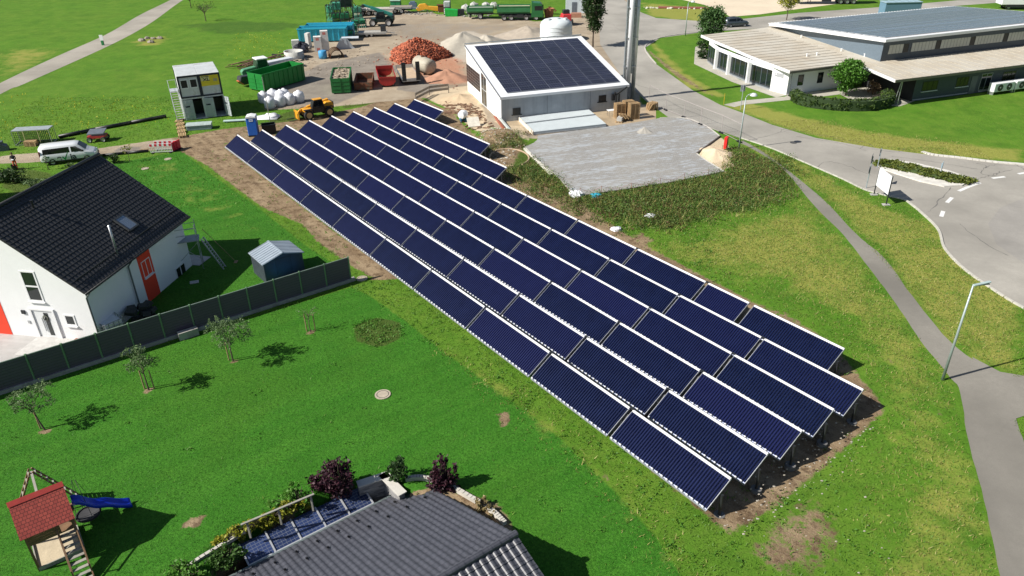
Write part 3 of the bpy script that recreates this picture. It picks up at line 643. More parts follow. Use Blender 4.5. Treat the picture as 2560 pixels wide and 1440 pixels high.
mm.bar(onroof(.4, .75, .12), onroof(HL-.4, .75, .12), .03, .05); mm.build('snow_guard', DARK, house)
mm = M(); mm.cyl((0, -.07, HE-.06), (HL, -.07, HE-.06), .075, None, 8); mm.build('gutter', DARK, house, True)
ZINC = P('zinc', (.16, .18, .19), .45, .6, .15, 3)
for x in (.35, 4.55):
    mm = M(); mm.tube([(x, -.07, HE-.1), (x, b0-.1, HE-.55), (x, b0-.1, 0)], .05, 8); mm.build('downpipe', ZINC, house)
# terrace, entrance step and cellar pit edge
def local_sheet(root, pts, z, mat, name):
    R2 = Matrix.Translation(root.location) @ Matrix.Rotation(root.rotation_euler.z, 4, 'Z'); mm = M()
    mm.add([(R2 @ Vector((x, y, z))) for x, y in pts], [tuple(range(len(pts)))]); return struct(mm.build(name, mat))
PAVE = paver_mat('light_pavers', (.36, .35, .34), (.43, .42, .41), .4, .25, (.4, .39, .37), 10)
struct(poly_sheet('driveway', [(-250, 770), (30, 790), (235, 842), (238, 878), (150, 912), (60, 943), (0, 963), (-250, 1050)], .03, PAVE))
local_sheet(house, [(11.2, -.2), (11.2, 3), (12.9, 3), (12.7, -.3)], .03, PAVE, 'terrace')
st = M(); st.box(-1.7, a0, 2.0, 4.8, 0, .14); o = st.build('entrance_step', P('white_stone', (.5, .49, .47), .8), None, bevel=.02); o.location = house.location; o.rotation_euler = house.rotation_euler
tag(o, 'broad pale entrance step in front of the white house door', 'step')
mm = M(); Wb = (.2, .1)
for i in range(5): mm.box(-1.9+i*.45, -1.55+i*.45, 1.5, 1.7+.06*i, 0, .35+.04*(i % 2))
o = mm.build('palisade_edging', P('red_block', (.28, .09, .05), .85), None); o.location = house.location; o.rotation_euler = house.rotation_euler
tag(o, 'row of reddish edging blocks beside the pale entrance step', 'edging')
# neighbouring carport roof at the left picture edge
nb = thing('carport', 'grey tiled low carport roof at the left edge behind the house', 'carport', G(-60, 500, 0))
mm = tile_roof((-4.2, -2.6, 2.3), (6.5, 1.1, 0), (-.35, 2.6, .7), 22, 7); mm.build('roof', TILE_G, nb)
mm = M()
for x, y in ((-3.6, -2), (1.8, -1.2), (-3.8, .6), (1.4, 1.2)): mm.box(x-.07, x+.07, y-.07, y+.07, 0, 2.2)
mm.build('post', WOOD, nb)
# --- concrete hall with roof panels
hall = thing('hall', 'white and grey concrete hall with a single-pitch roof covered in solar panels', 'hall', (-.83, 85.946, 0), 17.413)
CL, CD, Z0, Z1 = 15.84, 15.08, 2.98, 5.81
def concrete_mat():
    m, nt, b = newmat('fair_faced_concrete'); g = NG(nt); co = g.coord()
    n = g.noise(co, .5, 4); st_ = g.noise(co, 2.2, 4, .6, (1, 1, .06)); f = g.noise(co, 20, 2)
    c = g.mix(g.ramp(n, .3, .7), (.3, .33, .36), (.42, .45, .48)); c = g.mix(g.math('MULTIPLY', g.ramp(st_, .45, .7), .35), c, (.22, .24, .26)); c = g.mix(g.math('MULTIPLY', g.ramp(f, .4, .7), .12), c, (.2, .2, .2))
    g.l(c, b.inputs['Base Color']); b.inputs['Roughness'].default_value = .8; return m
FCON = concrete_mat()
mm = M(); mm.prism([(.02, 0), (CD-.02, 0), (CD-.02, Z1-.3), (.02, Z0-.3)], .02, CL-.02, 'x'); mm.build('wall', FCON, hall)
mm = M(); mm.prism([(0, 0), (CD, 0), (CD, Z1-.3), (0, Z0-.3)], -.12, .0, 'x'); mm.build('wall', RENDERW, hall)['label'] = 'white rendered gable wall'
cs = (Z1-Z0)/CD
mm = M(); mm.prism([(-.15, Z0-.3-.15*cs), (CD+.15, Z1-.3+.15*cs), (CD+.15, Z1+.15*cs), (-.15, Z0-.15*cs)], -.25, CL+.15, 'x'); mm.build('roof', P('white_roof_sheet', (.74, .76, .78), .6, 0, .04, 1), hall)
mm = M(); mm.bar((-.25, CD+.2, Z1+.2), (CL+.15, CD+.2, Z1+.2), .08, .12); mm.bar((-.3, -.15, Z0+.03), (-.3, CD+.15, Z1+.06), .07, .1)
for i in range(12): mm.bar((i*1.4, CD+.2, Z1-.05), (i*1.4, CD+.2, Z1+.2), .05)
mm.build('roof_edge_rail', STEEL, hall)
def pv_mat(name, line, cell, lw=.035, nxr=6, nyr=10, basec=(.012, .014, .028)):
    m, nt, b = newmat(name); g = NG(nt); co = g.coord('UV')
    sp = g.n('ShaderNodeSeparateXYZ'); g.l(co, sp.inputs[0])
    def ln(o, n, w_):
        f = g.math('FRACT', g.math('MULTIPLY', o, n)); return g.math('LESS_THAN', f, w_)
    l = g.math('MAXIMUM', ln(sp.outputs[0], nxr, lw*nxr), ln(sp.outputs[1], nyr, lw*nyr))
    oi = g.n('ShaderNodeObjectInfo')
    c = g.mix(oi.outputs['Random'], basec, tuple(x*1.7 for x in basec)); c = g.mix(g.math('MULTIPLY', l, cell), c, line)
    g.l(c, b.inputs['Base Color']); b.inputs['Roughness'].default_value = .18; b.inputs['Specular IOR Level'].default_value = .55; return m
PV1 = pv_mat('pv_black', (.16, .17, .2), .8, .012, 6, 2, (.012, .013, .026))
ALU = P('aluminium_frame', (.6, .62, .65), .4, .5, .08, 3)
def uv_quad(name, pts, mat, parent, thick=.035, frame=None, fw=.03):
    "solar module: slab with a UV mapped top"
    p = [Vector(x) for x in pts]; n = (p[1]-p[0]).cross(p[3]-p[0]).normalized()
    if n.z < 0: n = -n
    vs = [*p, *[x-n*thick for x in p]]; fsx = [(0, 1, 2, 3), (7, 6, 5, 4), (0, 4, 5, 1), (1, 5, 6, 2), (2, 6, 7, 3), (3, 7, 4, 0)]
    me = bpy.data.meshes.new(name); me.from_pydata([tuple(v) for v in vs], [], fsx); me.materials.append(mat); me.materials.append(frame or ALU)
    for i in range(1, 6): me.polygons[i].material_index = 1
    uv = me.uv_layers.new(name='UVMap'); cc = [(0, 0), (1, 0), (1, 1), (0, 1)]
    for li in range(4): uv.data[li].uv = cc[li]
    o = bpy.data.objects.new(name, me); COL.objects.link(o)
    if parent: o.parent = parent
    return o
nr, ncc = 12, 8; y0, y1, x0, x1 = .6, CD-.65, .8, CL-.75
def hz(y, h): return Z0+y*cs+h
for r in range(nr):
    for c_ in range(ncc):
        ya = y0+(y1-y0)*r/nr+.03; yb = y0+(y1-y0)*(r+1)/nr-.03; xa = x0+(x1-x0)*c_/ncc+.015; xb = x0+(x1-x0)*(c_+1)/ncc-.015
        uv_quad('solar_panel', [(xa, ya, hz(ya, .12)), (xb, ya, hz(ya, .12)), (xb, yb, hz(yb, .12)), (xa, yb, hz(yb, .12))], PV1, hall, .04, P('dark_aluminium', (.42, .44, .48), .4, .3))
# gable: panel wall and tall window (gable outside is x<-.12; wall from high y to low y)
GA2 = (-.12, CD); GB2 = (-.12, 0)
mm = M(); wallbox(mm, GA2, GB2, .05, 6.3, 1.35, 3.55, .0, .06)
pvw = mm.build('wall_solar_panels', P('pv_wall', (.012, .013, .02), .25), hall)
mm = M()
for i in range(7): wallbox(mm, GA2, GB2, .05+i*6.25/6-.02, .05+i*6.25/6+.02, 1.35, 3.55, .05, .075)
for i in range(7): wallbox(mm, GA2, GB2, .05, 6.3, 1.35+i*2.2/6-.015, 1.35+i*2.2/6+.015, .05, .075)
mm.build('grid_frame', P('brown_frame', (.2, .17, .15), .5), pvw)
window(hall, GA2, GB2, 6.9, 9.2, .1, 4.0, P('pale_frame', (.4, .42, .42), .5), 2, 'tall_window', False, .1, None, None, 1)
# openings in the front wall
FA = (0, 0); FB = (CL, 0)
for s, z in ((1.3, .75), (12.1, 1.2)):
    mm = M(); wallbox(mm, FA, FB, s, s+.95, z, z+.75, -.05, .03); o = mm.build('wall_opening', BLACK, hall)
    mm = M(); wallbox(mm, FA, FB, s-.15, s+1.1, z-.1, z-.02, -.05, .1); mm.build('sill', DARK, o)
mm = M()
for a, b_ in (((14.05, -.1, 1.5), (14.05, -.35, 2.3)), ((14.2, -.35, .1), (14.2, -.35, 1.9)), ((14.2, -.3, 1.9), (15.6, -.3, 2.75)), ((14.6, -.35, .1), (14.6, -.35, 2.0))): mm.bar(a, b_, .14)
mm.box(13.75, 14.3, -.25, 0, 1.25, 2.0); mm.build('wall_duct', DARK, hall)
for s in (5.55, 11.0):
    mm = M(); wallbox(mm, FA, FB, s, s+.03, .0, Z0-.35, -.02, .006); mm.build('wall_joint', P('joint', (.2, .21, .22), .8), hall)
# --- chimney mast beside the hall
ch = thing('chimney', 'tall triple chimney of bare and white steel pipes at the hall corner', 'chimney', G(1572, 247), 17.4)
CHH = 18
mm = M(); mm.cyl((.5, .0, 0), (.5, 0, CHH), .25, None, 20); mm.build('flue_pipe', P('shiny_flue', (.6, .63, .6), .35, .5, .1, 2), ch, True)
mm = M(); mm.cyl((-.36, -.1, 2), (-.36, -.1, CHH), .32, None, 20); mm.build('flue_pipe', W_WHITE, ch, True)['label'] = 'white middle pipe'
for x in (-.86, .12):
    mm = M(); mm.box(x-.1, x+.1, -.15, .1, 2.6 if x < 0 else 3.2, CHH)
    o = mm.build('ladder_mast', P('mast_steel', (.32, .35, .37), .45, .5, .3, 4), ch)
    mm = M()
    for i in range(26): mm.cyl((x, -.17, 3.4+i*.55), (x, -.14, 3.4+i*.55), .045, None, 8)
    mm.build('bolts', STEEL, o)
for z in (4, 7.5, 11, 14.5): mm = M(); mm.box(-.9, .65, -.3, .4, z, z+.08); mm.build('bracket', STEEL, ch)
# --- office and workshop building on the right
off = thing('office_building', 'low office with curved glazed front, cream metal roof and slate workshop hall', 'office building', G(1975, 238), 0)
OL = off.location
def W(px, py, z=0.): return G(px, py, z)-OL
def roofmat():
    m, nt, b = newmat('cream_sheet_roof'); g = NG(nt); co = g.coord()
    n = g.noise(co, .25, 4, .65); n2 = g.noise(co, 3, 4, .6, (1, .2, 1)); c = g.mix(g.ramp(n, .35, .7), (.55, .52, .45), (.46, .4, .31)); c = g.mix(g.math('MULTIPLY', g.ramp(n2, .5, .8), .25), c, (.34, .29, .22))
    g.l(c, b.inputs['Base Color']); b.inputs['Roughness'].default_value = .6; return m
CREAM = roofmat(); ZL = 3.3
curve = smooth_line([(1753, 88), (1790, 104), (1835, 122.5), (1880, 142), (1930, 161), (1975, 178)], 4)
rp = [W(x, y, ZL) for x, y in curve]+[W(2141, 158, ZL), W(2239, 200, ZL), W(2560, 161, ZL)]
rdir = (W(2560, 161, ZL)-W(2239, 200, ZL)).normalized()
rp.append(rp[-1]+rdir*14); bk = W(1922, 68, ZL)
rp += [rp[-1]+Vector((-9, 30, 0)), bk+rdir*2+Vector((-.5, 3.5, 0)), bk]
mm = M(); mm.slab(rp, .28); roof = mm.build('roof', CREAM, off)
mm = M(); c3 = [W(x, y, ZL) for x, y in curve]
for a, b_ in zip(c3, c3[1:]): mm.bar(a+Vector((0, 0, -.12)), b_+Vector((0, 0, -.12)), .08, .36)
mm.build('roof_edge', W_WHITE, roof)
mm = M(); mm.bar(W(2141, 158, ZL)-Vector((0, 0, .14)), W(2239, 200, ZL)-Vector((0, 0, .14)), .1, .34); mm.build('roof_edge', W_WHITE, roof)
mm = M()
for a, b_ in ((W(1975, 178, ZL), W(2141, 158, ZL)), (W(2239, 200, ZL), rp[-4])): mm.bar(a+Vector((0, 0, -.16)), b_+Vector((0, 0, -.16)), .12, .3)
mm.build('gutter', P('brown_gutter', (.2, .17, .15), .5), roof)
# seams on the roof
mm = M(); cdir = (W(1975, 178, ZL)-W(1753, 88, ZL)).normalized()
pa, pb = W(2239, 200, ZL), rp[-4]; q0 = W(2159, 165, ZL); q0 = W(2200, 154, ZL)+rdir*0
back = (W(1945, 69, ZL)-W(2200, 154, ZL)).normalized()
for i in range(24):
    a = pa+rdir*(1.1+i*1.45); b_ = a+back*9.6; mm.bar(a+Vector((0, 0, .02)), b_+Vector((0, 0, .02)), .06, .05)
for i in range(17):
    t = (i+.8)/17; j = int(t*(len(c3)-1)); a = c3[j].lerp(c3[min(j+1, len(c3)-1)], t*(len(c3)-1)-j)
    b_ = a+rdir*(12.2-6*(abs(t-.6))**1.5); mm.bar(a+rdir*.1+Vector((0, 0, .02)), b_+Vector((0, 0, .02)), .05, .05)
mm.build('roof_seams', P('seam_dirt', (.38, .35, .29), .6), roof)
for px, py in ((2017, 141), (2042, 138), (2103, 128), (2161, 141), (2003, 94)):
    mm = M(); p = W(px, py, ZL); mm.cyl(p, p+Vector((0, 0, .3)), .09, None, 8); mm.cyl(p+Vector((0, 0, .3)), p+Vector((0, 0, .36)), .15, None, 8); mm.build('roof_vent', W_WHITE, roof)
# front wing: white corner wall, columns, glazing
def wall_run(px, z0, z1, th, mat, name, parent=off, inn=None):
    pts = [W(x, y) for x, y in px]; mm = M()
    for a, b_ in zip(pts, pts[1:]):
        L = (b_-a).length; wallbox(mm, a, b_, 0, L, z0, z1, -th, 0)
    return mm.build(name, mat, parent)
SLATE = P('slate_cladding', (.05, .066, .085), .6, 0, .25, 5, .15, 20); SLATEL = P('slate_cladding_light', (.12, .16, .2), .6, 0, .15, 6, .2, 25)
gp = [(1768, 155), (1789, 172), (1820, 186), (1869, 207), (1924, 226)]
wall_run([(1924, 226), (1965, 237)], 0, ZL-.28, .2, RENDERW, 'wall'); wall_run([(1965, 237), (2087, 221), (2110, 218)], 0, ZL-.28, .2, RENDERW, 'wall')
wall_run(gp, ZL-.75, ZL-.28, .15, RENDERW, 'wall')['label'] = 'white strip above the glazing'
gl = wall_run(gp, .25, ZL-.75, .06, GLASS, 'glass_front'); wall_run(gp, 0, .25, .12, GREYM, 'wall')['label'] = 'grey plinth below the glazing'
for i, (x, y) in enumerate([(1789, 172), (1820, 186), (1869, 207)]):
    p = W(x, y); mm = M(); mm.box(p.x-.3, p.x+.12, p.y-.35, p.y+.2, 0, ZL-.5); mm.build('column', W_WHITE, off)
mm = M()
for (a, b_) in zip(gp, gp[1:]):
    A = W(*a); B = W(*b_); L = (B-A).length
    for k in range(4): wallbox(mm, A, B, L*(k+.15)/4, L*(k+.15)/4+.1, .25, ZL-.75, -.02, .05)
    wallbox(mm, A, B, 0, L, .25, .38, -.02, .045)
mm.build('glazing_frame', P('glazing_bars', (.08, .1, .12), .4), gl)
A = W(1924, 226); B = W(1965, 237); Lq = (B-A).length
mm = M(); wallbox(mm, A, B, .45, 1.85, 1.95, 2.45, 0, .03); sg = mm.build('wall_sign', P('sign_grey', (.38, .39, .42), .5), off)
mm = M(); mm.blob((A+(B-A).normalized()*.65+Vector((0, 0, 2.2)))+Vector((.03, -.05, 0)), .11, 1, 8, 5, 0); mm.build('round_emblem', W_WHITE, sg)
A = W(1965, 237); B = W(2087, 221)
for s in (1.5, 4.6): window(off, A, B, s, s+.85, 1.0, 2.35, BLACK, 1, 'window', False, .05)
mm = M(); p = W(1968, 238); mm.tube([p+Vector((.1, -.15, ZL-.35)), p+Vector((.15, -.1, ZL-.8)), p+Vector((.15, -.1, 0))], .05, 8); mm.build('downpipe', ZINC, off)
# right wing: dark wall under the canopy
wall_run([(2155, 215), (2239, 242), (2278, 254)], 0, ZL-.28, .2, P('recess_wall', (.02, .022, .025), .8), 'wall')['label'] = 'dark wall of the covered entrance'
A = W(2278, 254); B = A+rdir*32; mm = M(); wallbox(mm, A, B, 0, 32, 0, ZL-.28, -.25, 0); mm.build('wall', SLATE, off)['label'] = 'dark slate wall of the right wing'
mm = M(); wallbox(mm, A, B, .1, 8.9, .12, .24, 0, .05); wallbox(mm, A, B, 10.7, 32, .12, .24, 0, .05); mm.build('plinth_strip', P('plinth_grey', (.35, .37, .4), .6), off)
dg = P('dark_frame', (.015, .017, .018), .4); dgl = P('olive_glass', (.03, .035, .018), .15)
window(off, A, B, 1.2, 3.6, 1.1, 2.3, dg, 3, 'window', True, .06, dgl); window(off, A, B, 6.6, 8.6, 1.1, 2.3, dg, 3, 'window', True, .06, dgl); window(off, A, B, 14.2, 16.4, 1.0, 2.3, dg, 3, 'window', True, .06, dgl); window(off, A, B, 18.5, 20.5, 1.0, 2.3, dg, 3, 'window', True, .06, dgl)
mm = M(); wallbox(mm, A, B, 9.0, 10.0, .05, 2.25, 0, .04); mm.build('door', P('door_slate', (.1, .12, .14), .5), off); window(off, A, B, 10.6, 12.4, .3, 2.4, GREYM, 2, 'window', False, .07)
p = W(2243, 262)
for d in (0, .35):
    mm = M(); mm.cyl(p+Vector((-d, d*.6, 0)), p+Vector((-d*.2, d*.2, ZL-.3)), .05, None, 8); mm.build('post', STEEL, off)
# workshop hall rising out of the low roof
c0 = W(2200, 154, ZL); cB = W(1945, 69, ZL); ZN, ZB = 6.0, 3.95
mm = M(); inn = rdir*.2
w4 = [c0, c0+rdir*36, cB+rdir*36, cB]
zt = [ZN-.2, ZN-.2, ZB-.1, ZB-.1]
vs = [Vector((v.x, v.y, ZL-.1)) for v in w4]+[Vector((v.x, v.y, z)) for v, z in zip(w4, zt)]
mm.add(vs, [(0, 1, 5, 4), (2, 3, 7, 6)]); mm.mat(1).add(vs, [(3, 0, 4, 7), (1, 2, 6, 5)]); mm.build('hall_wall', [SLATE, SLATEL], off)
mm = M(); lw = P('translucent_panel', (.42, .43, .38), .5, 0, .08, 2)
C0 = c0; C1 = c0+rdir*36
pos = [(1.0, 3.3), (4.7, 8.7), (9.6, 14.6), (15.5, 20.5), (21.4, 26.4), (27.3, 32)]
for s0, s1 in pos:
    n_ = max(1, round((s1-s0)/.55)); mm = M(); wallbox(mm, C0, C1, s0, s1, ZL+.85, ZL+1.95, 0, .03); o = mm.build('light_band', lw, off)
    mm = M()
    for k in range(n_+1): x = s0+(s1-s0)*k/n_; wallbox(mm, C0, C1, x-.02, x+.02, ZL+.85, ZL+1.95, .03, .05)
    mm.build('glazing_bar', P('bar_grey', (.22, .23, .22), .5), o)
for s in (3.4, 8.8, 14.7, 20.6): window(off, C0, C1, s, s+.8, ZL+.85, ZL+1.95, dg, 1, 'window', False, .05, BLACK)
# hall roof with panels
rA = W(2215, 99, 6.25); rB = W(1923, 58, 3.95); rC = W(2399, 16, 3.95)
u = (W(2560, 62, 6.25)-rA).normalized(); rD = rA+u*38; rC = rB+u*38
mm = M(); mm.slab([rA, rD, rC, rB], .35); hr = mm.build('hall_roof', W_WHITE, off)
PV2 = pv_mat('pv_blue', (.2, .26, .34), .8, .006, 22, 2, (.05, .085, .15))
nrm = (rD-rA).cross(rB-rA).normalized(); nrm = nrm if nrm.z > 0 else -nrm
vv = rB-rA
for k in range(16):
    f0, f1 = .04+.92*k/16+.004, .04+.92*(k+1)/16-.004
    uv_quad('solar_panel_row', [rA+vv*f0+u*.9+nrm*.1, rA+vv*f0+u*37+nrm*.1, rA+vv*f1+u*37+nrm*.1, rA+vv*f1+u*.9+nrm*.1], PV2, hr, .04)
mm = M()
for i in range(62): mm.bar(rB+u*(i*.6)-nrm*.02, rB+u*(i*.6)+vv.normalized()*.12-nrm*.02, .2, .12)
mm.build('corrugated_edge', W_WHITE, hr)
# --- tiled house at the bottom edge, standing in its sunken plot
bh = thing('bungalow', 'grey tiled bungalow roof with solar pergola at the bottom edge', 'house', (-4.673, 27.923, 0), 36.225)
BE, BR, BZ = -.6, 7.923, 2.669; bs = (BZ-BE)/BR; BLn = 13.5
tile_roof((0, 0, BE), (-BLn, 0, 0), (0, -BR, BZ-BE), 48, 24, 6, .026, .06).build('roof', TILE_G, bh)
tile_roof((-BLn, -2*BR, BE), (BLn, 0, 0), (0, BR, BZ-BE), 42, 22, 6, .05, .035).build('roof', TILE_G, bh)
for i in range(int(BLn/.42)):
    mm = M(); mm.cyl((-i*.42+.02, -BR, BZ+.03), (-(i+1)*.42, -BR, BZ+.03), .16, .145, 12); mm.build('ridge_tile', TILE_G, bh)
mm = M(); mm.prism([(-.5, -3), (-2*BR+.5, -3), (-2*BR+.5, BE+.5*bs-.12), (-BR, BZ-.15), (-.5, BE+.5*bs-.12)], -BLn+.4, -.4, 'x'); mm.build('wall', RENDERW, bh)
mm = M(); mm.bar((.03, .08, BE-.02), (-BLn, .08, BE-.02), .14, .12); mm.build('gutter', P('green_zinc', (.22, .27, .27), .4, .5), bh)
Nb = Vector((0, -(-1)*(BZ-BE), BR)).normalized(); Nb = Vector((0, (BZ-BE), BR)).normalized()
def onb(x, d, h=.0): return Vector((x, -d, BE+d*bs))+Nb*h
for k in range(11):
    for dd in (.75, 1.75):
        x = -.85-k*.98-(0.0 if dd < 1 else -.12)
        mm = M(); mm.bar(onb(x, dd, .08), onb(x, dd, .14), .09, .1); mm.bar(onb(x, dd, .1), onb(x-.02, dd+.22, .09), .02); mm.build('snow_hook', BLACK, bh)
# pergola with glass solar modules beside it
pg = thing('solar_pergola', 'pergola roofed with five glass solar modules beside the grey tiled roof', 'pergola', (-4.673, 27.923, 0), 36.225)
pa_ = to_local(pg, G(905, 1215, -.35)); pb_ = to_local(pg, G(597, 1362, -.35)); 
xa, xb, ya_ = pb_.x, pa_.x, (pa_.y+pb_.y)/2; yin = -.25
PV3 = pv_mat('pv_glass', (.2, .22, .25), .85, .01, 6, 10, (.02, .032, .085))
for k in range(5):
    x_0 = xa+(xb-xa)*k/5; x_1 = xa+(xb-xa)*(k+1)/5
    uv_quad('solar_panel', [(x_0+.05, yin, -.72), (x_1-.05, yin, -.72), (x_1-.05, ya_, -.35), (x_0+.05, ya_, -.35)], PV3, pg, .03)
for k in range(6):
    mm = M(); x = xa+(xb-xa)*k/5; mm.bar((x, yin, -.72), (x, ya_+.03, -.33), .07, .1); mm.build('rafter', ALU, pg)
mm = M(); f_ = .28; y_ = yin+(ya_-yin)*f_; mm.bar((xa, y_, -.72+.37*f_+.03), (xb, y_, -.72+.37*f_+.03), .07, .02); mm.build('cross_bar', ALU, pg)
for x in (xa+.1, xb-.1):
    mm = M(); mm.box(x-.06, x+.06, ya_-.2, ya_-.08, -3, -.42); mm.build('post', DARK, pg)
# stone clad wall of the sunken terrace
gw = thing('garden_wall', 'stone clad garden wall with pale coping between the dark red shrubs', 'wall', G(966, 1190), 0)
def gpw(x, y): p = G(x, y)-gw.location; return (p.x, p.y)
STONE = paver_mat('stacked_stone', (.2, .2, .2), (.1, .1, .105), .35, .09, (.03, .03, .03)); 
mst, ntt, bbb = newmat('stone_face'); g = NG(ntt); vo = g.n('ShaderNodeTexVoronoi'); vo.inputs['Scale'].default_value = 5
mp = g.n('ShaderNodeMapping'); mp.inputs['Scale'].default_value = (.5, .5, 2.2); g.l(g.coord(), mp.inputs[0]); g.l(mp.outputs[0], vo.inputs['Vector'])
g.l(g.mix(g.ramp(vo.outputs['Color'], .1, .9), (.16, .16, .165), (.38, .37, .36)), bbb.inputs['Base Color']); bbb.inputs['Roughness'].default_value = .9; g.bump(vo.outputs['Distance'], .8, .05, bbb)
COP = P('coping_stone', (.55, .53, .48), .85, 0, .12, 2)
for (p, q_), nm in ((((893, 1212), (966, 1188)), 'l'), (((966, 1188), (1012, 1234)), 'r')):
    A = gpw(*p); B = gpw(*q_); L_ = math.hypot(B[0]-A[0], B[1]-A[1])
    mm = M(); wallbox(mm, A, B, 0, L_, -3, .16, 0, .3); o = mm.build('wall', mst, gw)
    mm = M(); wallbox(mm, A, B, -.02, L_+.14, .16, .22, -.04, .42); mm.build('coping', COP, o)
# low kerb wall curving round the sunken garden
pts = [(470, 1420), (500, 1398), (560, 1362), (612, 1330)]
struct(kerb_line('kerb', pts, .16, .12, KERB, 4)); 
struct(kerb_line('kerb', [(1015, 1202), (1050, 1198), (1090, 1206), (1130, 1222), (1180, 1250), (1215, 1270), (1240, 1290), (1262, 1312)], .2, .22, KERB, 5))
# ------------------------------------------------------------------ containers, fences and equipment
# --- stacked site containers
CX, CY, CRZ = -38.54, 88.477, 25.
cw, cdp, chh = 2.36, 6.2, 2.61
CPAINT = P('container_white', (.62, .64, .65), .5, 0, .08, 1.2, .1, 8, ((.4, .38, .34), .62)); CBLUE = P('container_frame', (.012, .018, .035), .5)
CG = P('container_door', (.42, .46, .48), .55, 0, .12, 1.5, 0, None, ((.25, .2, .16), .68))
def cont(k, lvl, label):
    t = thing('site_container', label, 'container', (0, 0, 0), CRZ, 'stacked site containers')
    o = Vector((CX, CY, 0)); r = R_(CRZ); o += Vector((math.cos(r), math.sin(r), 0))*k*(cw+.01); o.z = lvl*(chh+.005); t.location = o; return t
for k in (0, 1):
    lab = ['white office container above the left storage container, with twin windows', 'white office container above the right storage container, with a yellow banner'][k]
    t = cont(k, 1, lab)
    mm = M(); mm.box(.06, cw-.06, .05, cdp-.05, .05, chh-.12); mm.build('wall', CPAINT, t)
    mm = M(); mm.box(0, cw, 0, cdp, chh-.14, chh); mm.build('roof', P('container_roof', (.5, .53, .54), .6, 0, .12, .9, 0, None, ((.33, .32, .3), .62)), t, bevel=.03)
    mm = M()
    for x in (-.01, cw-.17):
        for y in (-.01, cdp-.17): mm.box(x, x+.18, y, y+.18, .14, chh-.14)
    mm.box(0, cw, -.004, .14, .0, .17); mm.box(0, cw, -.016, .1, chh-.24, chh-.02); mm.box(0, .1, .14, cdp, 0, .14); mm.box(cw-.1, cw, .14, cdp, 0, .14); mm.build('frame', CBLUE, t)
    A = (.06, .05); B = (cw-.06, .05)
    if k == 0:
        for s in (.18, 1.22): window(t, A, B, s, s+.85, 1.1, 2.15, W_WHITE, 1, 'window', False, .09, BLACK)
    else:
        mm = M(); wallbox(mm, A, B, .08, 2.16, 1.15, 2.36, 0, .03); bn = mm.build('banner', P('banner_yellow', (.75, .6, .03), .55, 0, .04, 1), t)
        mm = M(); wallbox(mm, A, B, .12, 1.1, 1.75, 2.3, .03, .034); mm.build('banner_panel', P('banner_pale', (.75, .68, .3), .5), bn)
        text('lettering', 'RITTER', .24, bn, (.72, .012, 2.2), (R_(90), 0, 0), DARK, .004, 'CENTER', 1.1)
        text('lettering', 'XL', .46, bn, (.8, .012, 1.88), (R_(90), 0, 0), DARK, .004, 'CENTER', 1.35)
        mm = M(); wallbox(mm, A, B, 1.5, 1.95, 1.6, 1.95, .03, .036); mm.build('banner_text_block', P('banner_grey', (.45, .42, .2), .5), bn)
for k in (0, 1):
    lab = ['white storage container on the grass at the bottom left, left door ajar', 'white storage container at the bottom right, its door leaf swung wide open'][k]
    t = cont(k, 0, lab)
    mm = M(); mm.box(0, .06, 0, cdp, .1, chh-.04); mm.box(cw-.06, cw, 0, cdp, .1, chh-.04); mm.box(.06, cw-.06, cdp-.06, cdp, .1, chh-.04); mm.box(.06, cw-.06, .02, cdp-.06, .02, .1); mm.box(0, cw, 0, cdp, chh-.04, chh)
    for i in range(20):
        y = .2+i*.3; mm.box(-.03, 0, y, y+.16, .15, chh-.1); mm.box(cw, cw+.0, y, y+.16, .15, chh-.1)
    mm.build('wall', CPAINT, t)
    mm = M(); mm.box(0, .1, -.02, .08, 0, chh-.15); mm.box(cw-.1, cw, -.02, .08, 0, chh-.15); mm.box(0, cw, -.02, .08, chh-.15, chh); mm.build('frame', CPAINT, t)
    def leaf(x0, y0, a, w_=1.1):
        mm = M(); mm.box(0, w_, -.03, .03, .12, chh-.2)
        for z in (.35, .9, 1.45, 2.0): mm.box(.05, w_-.05, -.06, -.03, z, z+.06)
        for x in (.3, .7): mm.cyl((x, -.06, .15), (x, -.06, chh-.25), .02, None, 6)
        o = mm.build('door', CG, t); o.location = (x0, y0, 0); o.rotation_euler.z = R_(a)
        mm = M(); mm.box(.2, .7, -.075, -.062, 1.55, 1.72); mm.build('label', CBLUE, o)
    if k == 0: leaf(.08, -.02, 0)
    else: leaf(.05, -.03, -12, 1.1); leaf(cw-.1, -.05, -62)
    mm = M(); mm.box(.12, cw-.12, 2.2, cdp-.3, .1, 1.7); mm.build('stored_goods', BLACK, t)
# steel stair
st = thing('steel_stair', 'galvanised steel stair climbing the left side of the stacked containers', 'stair', (CX, CY, 0), CRZ)
LT = P('light_steel', (.55, .58, .6), .4, .4, .1, 4)
for x in (-.95, -.12):
    mm = M(); mm.bar((x, .2, .1), (x, 3.6, 2.75), .05, .2); mm.build('stringer', LT, st)
for i in range(12):
    mm = M(); f = (i+.5)/12; mm.box(-.93, -.14, .2+3.4*f-.13, .2+3.4*f+.13, .1+2.65*f, .14+2.65*f); mm.build('tread', P('tread_steel', (.4, .42, .36), .5, .3), st)
mm = M(); mm.box(-1.0, -.05, 3.6, 5.2, 2.68, 2.75); mm.build('landing', LT, st)
mm = M(); hr_ = 1.0
for x in (-.98,):
    for f in (0, .33, .66, 1): mm.bar((x, .2+3.4*f, .1+2.65*f), (x, .2+3.4*f, .1+2.65*f+hr_), .045)
    mm.bar((x, .2, 1.1), (x, 3.6, 3.75), .045); mm.bar((x, .2, .65), (x, 3.6, 3.3), .03)
for y in (3.6, 4.4, 5.2): mm.bar((-.98, y, 2.75), (-.98, y, 3.75), .045)
